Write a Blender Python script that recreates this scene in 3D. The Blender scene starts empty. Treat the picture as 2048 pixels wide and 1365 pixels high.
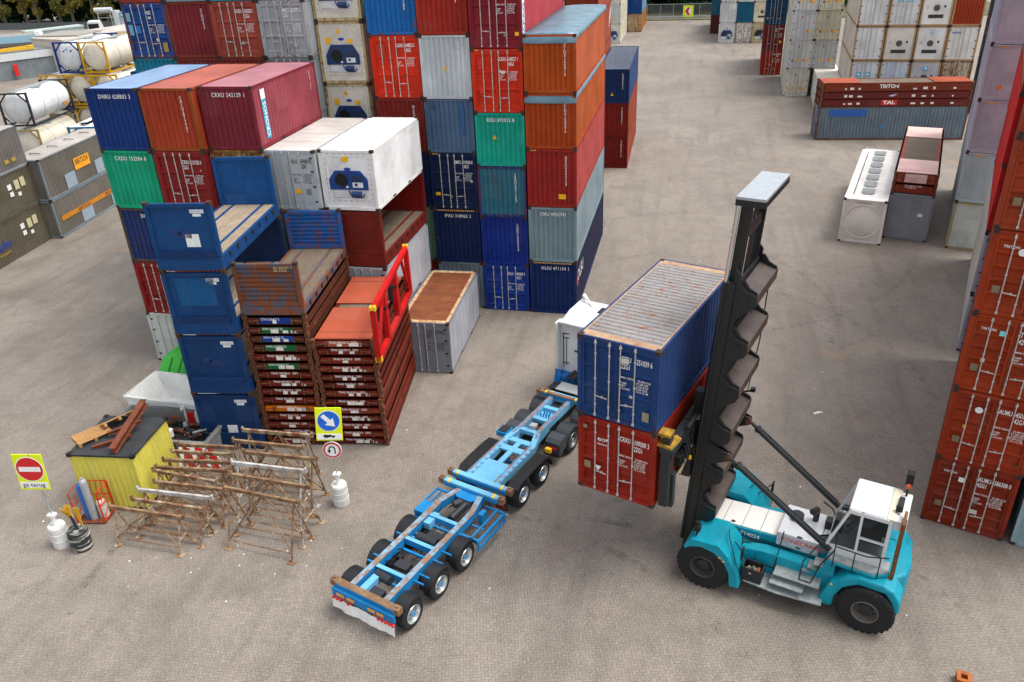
import bpy, bmesh, math, random
from mathutils import Vector, Matrix
random.seed(7)
S = bpy.context.scene
COL = S.collection
rad = math.radians

# ------------------------------------------------------------------ camera
def set_camera():
    cx, cy, cz = 5.374, -37.744, 18.662
    yaw, pitch, roll, f = -0.23257, 0.48630, -0.04405, 1608.67
    fw = Vector((math.sin(yaw)*math.cos(pitch), math.cos(yaw)*math.cos(pitch), -math.sin(pitch)))
    r = Vector((math.cos(yaw), -math.sin(yaw), 0)); u = r.cross(fw)
    r2 = r*math.cos(roll) + u*math.sin(roll); u2 = -r*math.sin(roll) + u*math.cos(roll)
    cam = bpy.data.cameras.new('camera'); o = bpy.data.objects.new('camera', cam); COL.objects.link(o)
    m = Matrix((r2, u2, -fw)).transposed().to_4x4(); m.translation = Vector((cx, cy, cz))
    o.matrix_world = m
    cam.sensor_width = 36; cam.lens = f/2048*36; cam.clip_end = 2000; cam.clip_start = 0.3
    S.camera = o
set_camera()

# ------------------------------------------------------------------ sky and sun
SUN_EL, SUN_ROT = 64, 80      # degrees; rotation measured clockwise from +Y
w = bpy.data.worlds.new('World'); S.world = w; w.use_nodes = True
nt = w.node_tree; bg = nt.nodes['Background']
sky = nt.nodes.new('ShaderNodeTexSky'); sky.sky_type = 'NISHITA'; sky.sun_disc = False
sky.sun_elevation = rad(SUN_EL); sky.sun_rotation = rad(SUN_ROT); sky.dust_density = 4.0; sky.air_density = 1.2
hs = nt.nodes.new('ShaderNodeHueSaturation'); hs.inputs['Saturation'].default_value = 0.30
nt.links.new(sky.outputs[0], hs.inputs['Color']); nt.links.new(hs.outputs[0], bg.inputs[0])
bg.inputs[1].default_value = 0.15
sl = bpy.data.lights.new('sun', 'SUN'); sl.energy = 1.1; sl.angle = rad(28); sl.color = (1, .96, .9)
so = bpy.data.objects.new('sun', sl); COL.objects.link(so)
d = Vector((math.sin(rad(SUN_ROT))*math.cos(rad(SUN_EL)), math.cos(rad(SUN_ROT))*math.cos(rad(SUN_EL)), math.sin(rad(SUN_EL))))
so.rotation_euler = d.to_track_quat('Z', 'Y').to_euler()
S.view_settings.view_transform = 'Standard'; S.view_settings.look = 'None'; S.view_settings.gamma = 1
S.view_settings.use_curve_mapping = False
S.view_settings.exposure = 0.85

# ------------------------------------------------------------------ materials
def lin(h):
    h = h.lstrip('#'); c = [int(h[i:i+2], 16)/255 for i in (0, 2, 4)]
    return tuple((v/12.92 if v <= .04045 else ((v+.055)/1.055)**2.4) for v in c) + (1,)
class NT:
    def __init__(s, name):
        s.m = bpy.data.materials.new(name); s.m.use_nodes = True; s.t = s.m.node_tree
        s.b = s.t.nodes['Principled BSDF']
    def n(s, typ, **kw):
        nd = s.t.nodes.new(typ)
        for k, v in kw.items():
            if k.startswith('i_'):
                key = k[2:]; key = int(key) if key.isdigit() else key
                nd.inputs[key].default_value = v
            else: setattr(nd, k, v)
        return nd
    def l(s, a, b): s.t.links.new(a, b)
    def math(s, op, a, b=None, c=None):
        nd = s.n('ShaderNodeMath', operation=op)
        for i, v in enumerate((a, b, c)):
            if v is None: continue
            if hasattr(v, 'links'): s.l(v, nd.inputs[i])
            else: nd.inputs[i].default_value = v
        return nd.outputs[0]
    def mix(s, f, a, b):
        nd = s.n('ShaderNodeMix', data_type='RGBA')
        for i, v in ((0, f), (6, a), (7, b)):
            if hasattr(v, 'links'): s.l(v, nd.inputs[i])
            else: nd.inputs[i].default_value = v
        return nd.outputs[2]
    def ramp(s, x, a, b, va=0., vb=1.):
        nd = s.n('ShaderNodeMapRange'); nd.inputs[1].default_value = a; nd.inputs[2].default_value = b
        nd.inputs[3].default_value = va; nd.inputs[4].default_value = vb; s.l(x, nd.inputs[0]); return nd.outputs[0]
    def noise(s, co, scale, detail=4, rough=.55):
        nd = s.n('ShaderNodeTexNoise'); nd.inputs['Scale'].default_value = scale; nd.inputs['Detail'].default_value = detail
        nd.inputs['Roughness'].default_value = rough; s.l(co, nd.inputs['Vector']); return nd.outputs[0]
    def coords(s, scl=(1, 1, 1), rnd=True):
        tc = s.n('ShaderNodeTexCoord'); out = tc.outputs['Object']
        mp = s.n('ShaderNodeMapping'); mp.inputs['Scale'].default_value = scl; s.l(out, mp.inputs['Vector'])
        if rnd:
            oi = s.n('ShaderNodeObjectInfo'); r = s.math('MULTIPLY', oi.outputs['Random'], 91.7)
            cb = s.n('ShaderNodeCombineXYZ'); s.l(r, cb.inputs[0]); s.l(r, cb.inputs[1]); s.l(r, cb.inputs[2])
            s.l(cb.outputs[0], mp.inputs['Location'])
        return mp.outputs[0]
MC = {}
RUST = lin('#6e3b1e'); RUST2 = lin('#8f5228')
def paint(hexc, wear=.3, rough=.5, rust=None, dirt=.35):
    """weathered enamel on steel: tone drift, vertical dirt runs, rust spots"""
    k = (hexc, wear, rough, rust, dirt)
    if k in MC: return MC[k]
    m = NT('paint_' + hexc.strip('#')); base = lin(hexc); co = m.coords()
    if min(base[:3]) < .35:      # deep enamel colours keep their strength
        lum = .3*base[0]+.5*base[1]+.2*base[2]; base = tuple(max(.003, (lum+(v-lum)*1.12)*.80) for v in base[:3])+(1,)
    big = m.noise(co, .55, 4); mid = m.noise(co, 4., 5, .65)
    dark = tuple(v*.72 for v in base[:3]) + (1,)
    g = sum(base[:3])/3
    pale = tuple(min(1, v*.9 + (g*.5+.12)*.16) for v in base[:3]) + (1,)
    c = m.mix(m.ramp(big, .35, .65), dark, base)
    c = m.mix(m.ramp(mid, .45, .8, 0, .55), c, pale)
    fl = m.n('ShaderNodeVectorMath', operation='FLOOR'); m.l(m.coords((1.15,.9,1.4)), fl.inputs[0]); wn = m.n('ShaderNodeTexWhiteNoise'); m.l(fl.outputs[0], wn.inputs['Vector'])
    c = m.mix(m.ramp(wn.outputs['Value'], .80, .801, 0, .30), c, dark); c = m.mix(m.ramp(wn.outputs['Value'], .93, .931, 0, .45), c, pale)
    sv = m.coords((5, 5, .35)); st = m.noise(sv, 1.6, 5, .7)
    dcol = tuple(v*.35+.012 for v in base[:3]) + (1,)
    c = m.mix(m.ramp(st, .52, .72, 0, dirt), c, dcol)
    rc = rust or RUST
    fine = m.noise(co, 2.3, 8, .72)
    th = .75 - .17*wear
    rmask = m.ramp(fine, th, th+.06, 0, .9)
    rcol = m.mix(m.noise(co, 9, 4), rc, RUST2)
    c = m.mix(rmask, c, rcol)
    run = m.ramp(m.noise(m.coords((7, 7, .28)), 1.3, 4, .7), .74-.2*wear, .84-.2*wear, 0, .6)
    c = m.mix(run, c, rc)
    m.l(c, m.b.inputs['Base Color'])
    m.l(m.ramp(mid, .3, .8, rough, min(1, rough+.3)), m.b.inputs['Roughness'])
    m.b.inputs['Specular IOR Level'].default_value = .22
    MC[k] = m.m; return m.m
def plain(hexc, rough=.6, metal=0., var=.15, scale=6.):
    k = ('plain', hexc, rough, metal, var, scale)
    if k in MC: return MC[k]
    m = NT('finish_' + hexc.strip('#')); base = lin(hexc); co = m.coords()
    n = m.noise(co, scale, 5, .65)
    c = m.mix(m.ramp(n, .3, .7), tuple(v*(1-var) for v in base[:3])+(1,), tuple(min(1, v*(1+var)) for v in base[:3])+(1,))
    m.l(c, m.b.inputs['Base Color']); m.b.inputs['Roughness'].default_value = rough; m.b.inputs['Metallic'].default_value = metal
    MC[k] = m.m; return m.m
def two_tone(name, a, b, scale, lo, hi, scl=(1, 1, 1), rough=.75, metal=0):
    k = ('tt', name)
    if k in MC: return MC[k]
    m = NT(name); co = m.coords(scl); n = m.noise(co, scale, 8, .7)
    c = m.mix(m.ramp(n, lo, hi), lin(a), lin(b)); c2 = m.noise(m.coords(), 1.1, 3)
    c = m.mix(m.ramp(c2, .3, .7, 0, .35), c, tuple(v*.5 for v in lin(b)[:3])+(1,))
    m.l(c, m.b.inputs['Base Color']); m.b.inputs['Roughness'].default_value = rough; m.b.inputs['Metallic'].default_value = metal
    MC[k] = m.m; return m.m
WHITE = plain('#e8e8e6', .55, var=.06); BLACK = plain('#0b0c0e', .7); DARK = plain('#1b1d20', .6)
RUBBER = plain('#17171a', .85, var=.3); STEELG = plain('#9aa0a2', .45, var=.2, scale=20)
CAST = two_tone('corner_iron', '#5b3320', '#2a2422', 12, .35, .65)
RODM = plain('#b4b3ad', .45, var=.22, scale=12); GLASS = None
YEL = plain('#f0b400', .55, var=.08); RED = plain('#c8161d', .5, var=.06); ORG = plain('#f07a12', .5, var=.1)
WOODM = two_tone('weathered_planks', '#8b7b67', '#4d4238', 3, .3, .7, (14, .8, 1), .9)
WOODL = two_tone('fresh_pallet_wood', '#c99a63', '#8f6536', 5, .35, .7, (3, 3, 3), .85)
def glass_mat():
    m = NT('tinted_glass'); m.b.inputs['Base Color'].default_value = (.30, .33, .34, 1); m.b.inputs['Roughness'].default_value = .03
    m.b.inputs['Transmission Weight'].default_value = .95; m.b.inputs['IOR'].default_value = 1.15
    return m.m
GLASS = glass_mat()
CHROME = plain('#d6dade', .18, metal=1., var=.05)
GALV = two_tone('galvanised_tread', '#a9b0b0', '#6f7573', 9, .35, .75, rough=.45)

# ------------------------------------------------------------------ mesh builder
class MB:
    def __init__(s): s.v = []; s.f = []; s.m = []
    def add(s, vs, fs, m=0):
        o = len(s.v); s.v += [tuple(p) for p in vs]
        for f in fs: s.f.append([o+i for i in f]); s.m.append(m)
    def box(s, x0, x1, y0, y1, z0, z1, m=0):
        s.add([(x0,y0,z0),(x1,y0,z0),(x1,y1,z0),(x0,y1,z0),(x0,y0,z1),(x1,y0,z1),(x1,y1,z1),(x0,y1,z1)],
              [(0,3,2,1),(4,5,6,7),(0,1,5,4),(1,2,6,5),(2,3,7,6),(3,0,4,7)], m); return s
    def beam(s, p0, p1, w, h, m=0, up=(0,0,1)):
        p0, p1 = Vector(p0), Vector(p1); d = (p1-p0).normalized(); u = Vector(up)
        if abs(d.dot(u)) > .98: u = Vector((1,0,0))
        a = d.cross(u).normalized(); b = a.cross(d).normalized(); a *= w/2; b *= h/2
        vs = [p+i*a+j*b for p in (p0, p1) for i, j in ((-1,-1),(1,-1),(1,1),(-1,1))]
        s.add(vs, [(0,1,2,3),(7,6,5,4),(0,4,5,1),(1,5,6,2),(2,6,7,3),(3,7,4,0)], m); return s
    def tube(s, p0, p1, r, n=8, m=0, r1=None):
        p0, p1 = Vector(p0), Vector(p1); d = (p1-p0).normalized(); u = Vector((0,0,1))
        if abs(d.dot(u)) > .95: u = Vector((1,0,0))
        a = d.cross(u).normalized(); b = a.cross(d); r1 = r if r1 is None else r1
        vs = []
        for p, q in ((p0, r), (p1, r1)):
            for i in range(n):
                t = 2*math.pi*i/n; vs.append(p + a*q*math.cos(t) + b*q*math.sin(t))
        fs = [(i, (i+1) % n, n+(i+1) % n, n+i) for i in range(n)] + [tuple(range(n-1,-1,-1)), tuple(range(n,2*n))]
        s.add(vs, fs, m); return s
    def path(s, pts, r, n=6, m=0):
        for a, b in zip(pts, pts[1:]): s.tube(a, b, r, n, m)
        return s
    def lathe(s, prof, c, axis='y', n=28, m=0, a0=0, a1=2*math.pi):
        """prof: list of (radius, offset along axis, mat?)"""
        full = abs(a1-a0-2*math.pi) < 1e-4; k = n if full else n+1; rows = []
        o = len(s.v)
        for p in prof:
            for i in range(k):
                t = a0+(a1-a0)*i/n; x, z = p[0]*math.cos(t), p[0]*math.sin(t)
                q = (x, p[1], z) if axis == 'y' else ((p[1], x, z) if axis == 'x' else (x, z, p[1]))
                s.v.append((c[0]+q[0], c[1]+q[1], c[2]+q[2]))
        for j in range(len(prof)-1):
            mm = prof[j][2] if len(prof[j]) > 2 else m
            for i in range(n):
                i2 = (i+1) % k if full else i+1
                s.f.append([o+j*k+i, o+j*k+i2, o+(j+1)*k+i2, o+(j+1)*k+i]); s.m.append(mm)
        return s
    def prism(s, poly, axis, a0, a1, m=0):
        """poly 2-D list; axis x: (y,z); y: (x,z); z: (x,y)"""
        def q(p, a): return (a,p[0],p[1]) if axis == 'x' else ((p[0],a,p[1]) if axis == 'y' else (p[0],p[1],a))
        n = len(poly); vs = [q(p,a0) for p in poly] + [q(p,a1) for p in poly]
        s.add(vs, [tuple(range(n-1,-1,-1)), tuple(range(n,2*n))] + [(i,(i+1)%n,n+(i+1)%n,n+i) for i in range(n)], m); return s
    def quad(s, a, b, c, d, m=0): s.add([a,b,c,d], [(0,1,2,3)], m); return s
    def mesh(s, name, smooth=False, nslots=None):
        me = bpy.data.meshes.new(name); me.from_pydata(s.v, [], s.f)
        k = nslots or (max(s.m)+1 if s.m else 1)
        for _ in range(k): me.materials.append(None)
        me.polygons.foreach_set('material_index', s.m)
        bm = bmesh.new(); bm.from_mesh(me); bmesh.ops.recalc_face_normals(bm, faces=bm.faces); bm.to_mesh(me); bm.free()
        if smooth: me.polygons.foreach_set('use_smooth', [True]*len(me.polygons)); 
        me.update(); return me

def put(name, me, mats, parent=None, loc=None, rz=None, label=None, bevel=0):
    o = bpy.data.objects.new(name, me); COL.objects.link(o)
    if not isinstance(mats, (list, tuple)): mats = [mats]
    while len(me.materials) < len(mats): me.materials.append(None)
    for i, m in enumerate(o.material_slots):
        m.link = 'OBJECT'; m.material = mats[min(i, len(mats)-1)]
    if parent: o.parent = parent
    if loc is not None: o.location = loc
    if rz is not None: o.rotation_euler = (0,0,rz)
    if label: o['label'] = label
    if bevel:
        b = o.modifiers.new('bevel', 'BEVEL'); b.width = bevel; b.segments = 2; b.limit_method = 'ANGLE'
    return o
def thing(name, label, cat, loc=(0,0,0), rz=0, group=None):
    o = bpy.data.objects.new(name, None); COL.objects.link(o); o.empty_display_size = .5
    o.location = loc; o.rotation_euler = (0,0,rz); o['label'] = label; o['category'] = cat
    if group: o['group'] = group
    return o
def tag(o, label, cat, group=None):
    o['label'] = label; o['category'] = cat
    if group: o['group'] = group
    return o
def struct(o): o['kind'] = 'structure'; return o

TXT = {}
def text_mesh(body, size, align='LEFT', sp=1.0, bold=.0, line=.85, xs=1.):
    k = (body, size, align, sp, bold, line, xs)
    if k in TXT: return TXT[k]
    cu = bpy.data.curves.new('lettering', 'FONT'); cu.body = body; cu.size = size; cu.align_x = align; cu.align_y = 'TOP'
    cu.space_character = sp; cu.space_line = line; cu.resolution_u = 2; cu.offset = bold*size*.6
    ob = bpy.data.objects.new('lettering', cu); COL.objects.link(ob)
    dg = bpy.context.evaluated_depsgraph_get(); me = bpy.data.meshes.new_from_object(ob.evaluated_get(dg))
    COL.objects.unlink(ob); bpy.data.objects.remove(ob); bpy.data.curves.remove(cu)
    if xs != 1.:
        for v in me.vertices: v.co.x *= xs
    me.name = 'lettering'; me.materials.clear(); me.materials.append(None); TXT[k] = me; return me
def face_rot(face):
    # orientation of flat lettering: front (-y), right (+x), left (-x), top
    return {'front': (rad(90),0,0), 'right': (rad(90),0,rad(90)), 'left': (rad(90),0,rad(-90)), 'top': (0,0,0), 'back': (rad(90),0,rad(180))}[face]
def text(body, size, pos, mat, parent, face='front', name='lettering', **kw):
    o = put(name, text_mesh(body, size, **kw), mat, parent, pos); o.rotation_euler = face_rot(face); return o
def vert(sx): return '\n'.join(sx)
# ------------------------------------------------------------------ container kit
def GROOVE(h):  # dark tone for roof grooves: shade in the recess and dirt put into the colour
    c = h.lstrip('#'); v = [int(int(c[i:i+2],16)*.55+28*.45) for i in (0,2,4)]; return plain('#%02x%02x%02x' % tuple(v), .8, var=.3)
W = 2.438; L2 = 6.058; L4 = 12.192; L3 = 9.125; H8 = 2.591; HC = 2.896
MESH = {}
def cached(key, fn):
    if key not in MESH: MESH[key] = fn()
    return MESH[key]
def corr(mb, p0, p1, z0, z1, nrm, pitch=.278, depth=.034, m=0):
    """trapezoid corrugated sheet between plan points; nrm = outward normal; ridges outside, grooves inward"""
    p0, p1, n = Vector(p0), Vector(p1), Vector(nrm); d = p1-p0; ln = d.length; d.normalize()
    k = max(1, round(ln/pitch)); pt = ln/k; prof = [(0,0)]
    for i in range(k):
        s = i*pt; prof += [(s+pt*.26,0), (s+pt*.40,-depth), (s+pt*.62,-depth), (s+pt*.76,0)]
    prof.append((ln,0)); vs = []
    for t, q in prof:
        a = p0+d*t+n*q; vs += [(a.x,a.y,z0), (a.x,a.y,z1)]
    mb.add(vs, [(2*i,2*i+2,2*i+3,2*i+1) for i in range(len(prof)-1)], m)
def side_walls(L, H, kind):
    def f():
        mb = MB(); z0, z1 = .16, H-.09
        if kind == 'dry':
            corr(mb, (.022,.12), (.022,L-.12), z0, z1, (-1,0)); corr(mb, (W-.022,.12), (W-.022,L-.12), z0, z1, (1,0))
            corr(mb, (.15,L-.03), (W-.15,L-.03), z0, z1, (0,1), .25)
        else:
            mb.box(.012, W-.012, .06, L-.05, z0, z1)
            if kind == 'reefer':
                k = int(L/.62)
                for i in range(1, k):
                    y = L*i/k
                    for x in (.0095, W-.0095): mb.box(x-.006, x+.006, y-.012, y+.012, z0+.04, z1-.04)
        mb.box(.1, W-.1, .1, L-.1, .13, .158)
        return mb.mesh('side_walls')
    return cached(('side', L, H, kind), f)
def roof_mesh(L, H, kind):
    def f():
        mb = MB()
        if kind == 'flat':
            mb.box(.04, W-.04, .05, L-.05, H-.06, H-.012)
            for i in range(1, int(L/.75)): mb.box(.1, W-.1, i*.75-.01, i*.75+.01, H-.012, H-.006)
        else:
            zt = H-.018; mb.box(.05, W-.05, .05, .42, zt-.03, zt); mb.box(.05, W-.05, L-.42, L-.05, zt-.03, zt)
            n = int((L-.84)/.209); p = (L-.84)/n; vs = []; prof = []
            for i in range(n):
                s = .42+i*p; prof += [(s,0), (s+p*.16,-.035), (s+p*.30,-.035), (s+p*.46,0)]
            prof.append((L-.42,0))
            # sheet closed to the edge strips
            for y, q in prof: vs += [(.13,y,zt+q), (W-.13,y,zt+q)]
            o_ = len(mb.m); mb.add(vs, [(2*i,2*i+1,2*i+3,2*i+2) for i in range(len(prof)-1)])
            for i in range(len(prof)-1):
                if i % 4 in (0,1): mb.m[o_+i] = 1  # groove faces take the tone with the shade painted in
            for x0, x1 in ((.05,.13), (W-.13,W-.05)):
                mb.box(x0, x1, .42, L-.42, zt-.03, zt)
        return mb.mesh('roof', nslots=2)
    return cached(('roof', L, H, kind), f)
def frame_mesh(L, H, pockets=False, top=True, sill=True):
    def f():
        mb = MB(); e = .10
        for x0, x1 in ((0,e+.03), (W-e-.03,W)):
            for y0, y1 in ((0,.11), (L-.11,L)): mb.box(x0+.003, x1-.003, y0+.003, y1-.003, .118, H-.118)
        for x0, x1 in ((.004,.066), (W-.066,W-.004)):
            if top: mb.box(x0, x1, .11, L-.11, H-.085, H-.006)
            mb.box(x0, x1, .11, L-.11, .02, .165)
        for y0, y1 in ((.004,.07), (L-.07,L-.004)):
            if top: mb.box(.13, W-.13, y0, y1, H-.10, H-.006)
            if sill: mb.box(.13, W-.13, y0, y1, .02, .155)
        if pockets:
            for s in (-1, 1):
                yc = L/2+s*1.03
                for x in (.0015, W-.0015): mb.box(x-.0015, x+.0015, yc-.18, yc+.18, .045, .135, 2)
        # castings with their holes
        for x0 in (-.002, W-.16):
            for y0 in (-.003, L-.175):
                for z0 in (0, H-.118):
                    mb.box(x0, x0+.162, y0, y0+.178, z0, z0+.118, 1)
        for x0 in (.055, W-.105):
            for z0 in (.03, H-.09):
                mb.box(x0, x0+.05, -.006, -.003, z0, z0+.06, 2); mb.box(x0, x0+.05, L+.003, L+.006, z0, z0+.06, 2)
        for y0 in (.05, L-.12):
            for z0 in (.03, H-.09):
                mb.box(-.005, -.002, y0, y0+.07, z0, z0+.06, 2); mb.box(W+.002, W+.005, y0, y0+.07, z0, z0+.06, 2)
            for x0 in (.045, W-.115): mb.box(x0, x0+.07, y0, y0+.09, H-.001, H+.002, 2)
        return mb.mesh('frame')
    return cached(('frame', L, H, pockets, top, sill), f)
def end_wall_mesh(H):
    def f():
        mb = MB(); corr(mb, (.13,.03), (W-.13,.03), .15, H-.09, (0,-1), .25, .045); return mb.mesh('end_wall')
    return cached(('end', H), f)
def door_mesh(H, ribs):
    """one leaf, local x 0..1.07"""
    def f():
        mb = MB(); w = 1.075; z0, z1 = .16, H-.11; yb = .035
        prof = [(z0,0)]
        span = (z1-z0-.24)/max(1, ribs)
        for i in range(ribs):
            a = z0+.12+i*span; prof += [(a+.03,0), (a+.07,.06), (a+span-.10,.06), (a+span-.02,0)]
        prof.append((z1,0))
        vs = []
        for z, dd in prof: vs += [(.07,yb+dd,z), (w-.07,yb+dd,z)]
        mb.add(vs, [(2*i,2*i+1,2*i+3,2*i+2) for i in range(len(prof)-1)])
        mb.box(0, .07, yb-.012, yb+.07, z0, z1); mb.box(w-.07, w, yb-.012, yb+.07, z0, z1)
        mb.box(-.018, 0, yb, yb+.04, z0-.02, z1+.02, 1); mb.box(0, w, yb-.004, yb+.04, z0-.022, z0, 1); mb.box(0, w, yb-.004, yb+.04, z1, z1+.022, 1)
        mb.box(w, w+.012, yb, yb+.04, z0-.02, z1+.02, 1)
        return mb.mesh('door')
    return cached(('door', H, ribs), f)
def flat_door_mesh(H):
    def f():
        mb = MB(); w = 1.075; z0, z1 = .16, H-.11
        mb.box(0, w, .03, .08, z0, z1); mb.box(-.02, 0, .035, .08, z0-.02, z1+.02, 1); mb.box(w, w+.012, .035, .08, z0-.02, z1+.02, 1)
        mb.box(0, w, .033, .08, z0-.022, z0, 1); mb.box(0, w, .033, .08, z1, z1+.022, 1)
        for z in (z0+.2, z0+.85, z0+1.5, z1-.25): mb.box(-.06, .13, .018, .03, z, z+.07, 1)
        return mb.mesh('door')
    return cached(('fdoor', H), f)
def rod_mesh(H, r=.018):
    def f():
        mb = MB(); mb.tube((0,0,.07), (0,0,H-.05), r, 8)
        for z in (.09, H-.17): mb.box(-.035, .035, -.026, .026, z, z+.07)
        for z in (.45, H*.5, H-.5): mb.box(-.032, .032, -.012, .022, z, z+.04)
        return mb.mesh('lock_rod')
    return cached(('rod', H, r), f)
def handle_mesh():
    def f():
        mb = MB(); mb.beam((0,-.02,0), (.38,-.03,-.03), .018, .03); mb.box(.20, .25, -.035, 0, -.04, .02); return mb.mesh('handle')
    return cached('handle', f)
def code_of(txt):  # "GESU 251039 6|22G1"
    return txt.split('|')
def lettering_doors(root, H, txt, mat, extra=True, sz=.235):
    a = txt.split('|'); x = 1.33
    p_ = a[0].split(' ', 1)
    text(p_[0], sz, (x+.01, -.01, H-.34), mat, root, bold=.02, xs=.52)
    if len(p_) > 1: text(p_[1], sz, (x+.45, -.01, H-.34), mat, root, bold=.02, xs=.52)
    if len(a) > 1: text(a[1], sz, (x+(.45 if root.name.endswith(('1','3','5','7','9')) else .01), -.01, H-.56), mat, root, bold=.02, xs=.52)
    if extra:
        b = 'MAX GROSS   30.480 KGS\n                     67.200 LBS\nTARE             2.250 KGS\nNET            28.230 KGS\nCU.CAP.        33.2 CU.M'
        text(b, .088, (x, -.01, H-.98), mat, root, bold=.012, xs=.9, line=.98)
def decal(root, x0, x1, z0, z1, mat, face='front', off=.0, name='placard', d=.006):
    mb = MB()
    if face == 'front': mb.box(x0, x1, -off-d, -off, z0, z1)
    elif face == 'right': mb.box(W+off, W+off+d, x0, x1, z0, z1)
    return put(name, mb.mesh('placard'), mat, root)
TOPLETTER = {}
def container(x, y, z, yaw, L, H, typ, end, col, label, roof=None, wear=.3, group=None, txt=None, tmat=None, ribs=3, doorcol=None,
              framecol=None, side=None, decals=(), cast=CAST, cat=None, name=None, vtxt=None, dark=None, rodm=None, toptxt=None, roofwear=None, parts=None):
    """x,y = front left bottom corner; local +y runs away from the camera"""
    names = {'dry': 'shipping_container', 'reefer': 'refrigerated_container', 'open': 'open_top_container', 'bulk': 'bulk_container'}
    o = thing(name or names[typ], label, cat or {'dry': 'container', 'reefer': 'refrigerated container', 'open': 'container', 'bulk': 'container'}[typ], (x,y,z), -yaw, group)
    pm = paint(col, wear) if typ != 'reefer' else paint(col, wear, .4, dirt=.18)
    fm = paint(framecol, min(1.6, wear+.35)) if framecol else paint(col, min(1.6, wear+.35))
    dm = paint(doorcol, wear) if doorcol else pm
    sm = paint(side, wear) if side else pm  # side tint, in places paler to hold the light falling there
    kind = {'dry': 'dry', 'reefer': 'reefer', 'open': 'dry', 'bulk': 'dry'}[typ]
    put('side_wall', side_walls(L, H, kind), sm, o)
    if typ != 'open':
        put('roof', roof_mesh(L, H, 'flat' if typ == 'reefer' else 'corr'), paint(roof or col, wear*1.1 if roofwear is None else roofwear, .6, rust=lin('#9a5a2a') if roof else None, dirt=.12), o) if typ == 'reefer' else put('roof', roof_mesh(L, H, 'corr'), [paint(roof or col, wear*1.1 if roofwear is None else roofwear, .6, rust=lin('#8a5630') if roof else None, dirt=.12), GROOVE(roof or col)], o)  # paler roof tints: fading, with the sky's sheen also put into the colour
    put('frame', frame_mesh(L, H, L < 7), [fm, cast, BLACK], o)
    tm = tmat or WHITE
    if end == 'wall':
        put('end_wall', end_wall_mesh(H), dm, o)
    elif end in ('door', 'fdoor'):
        me = door_mesh(H, ribs) if end == 'door' else flat_door_mesh(H)
        for i in (0, 1):
            dd = put('door', me, [dm, DARK], o, (.135 if i == 0 else W-.135, 0, 0))
            if i == 1: dd.scale = (-1,1,1)
            for rx in ((.43,.85) if i == 0 else (.56,.99)):
                rd = put('lock_rod', rod_mesh(H), rodm or RODM, dd, (rx, -.012, 0))
                if end == 'door' and rx < .6: 
                    put('handle', handle_mesh(), rodm or RODM, dd, (rx, -.02, .78 if i == 0 else .72))
    elif end == 'unit': reefer_unit(o, H, col, dark or '#17345f')
    elif end == 'unit2': reefer_unit2(o, H, col)
    if txt and end in ('door', 'fdoor'): lettering_doors(o, H, txt, tm)
    elif txt: text(txt.replace('|', '  '), .24, (.6 if len(txt) > 9 else 1.1, -.005, H-.22), tm, o, bold=.02, xs=.82, sp=1.15)
    if vtxt: text(vert(vtxt), .17, (W-.52, -.005, H-.3), tm, o, bold=.02, line=.8, align='CENTER')
    for dcl in decals: decal(o, *dcl)
    return o
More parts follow.
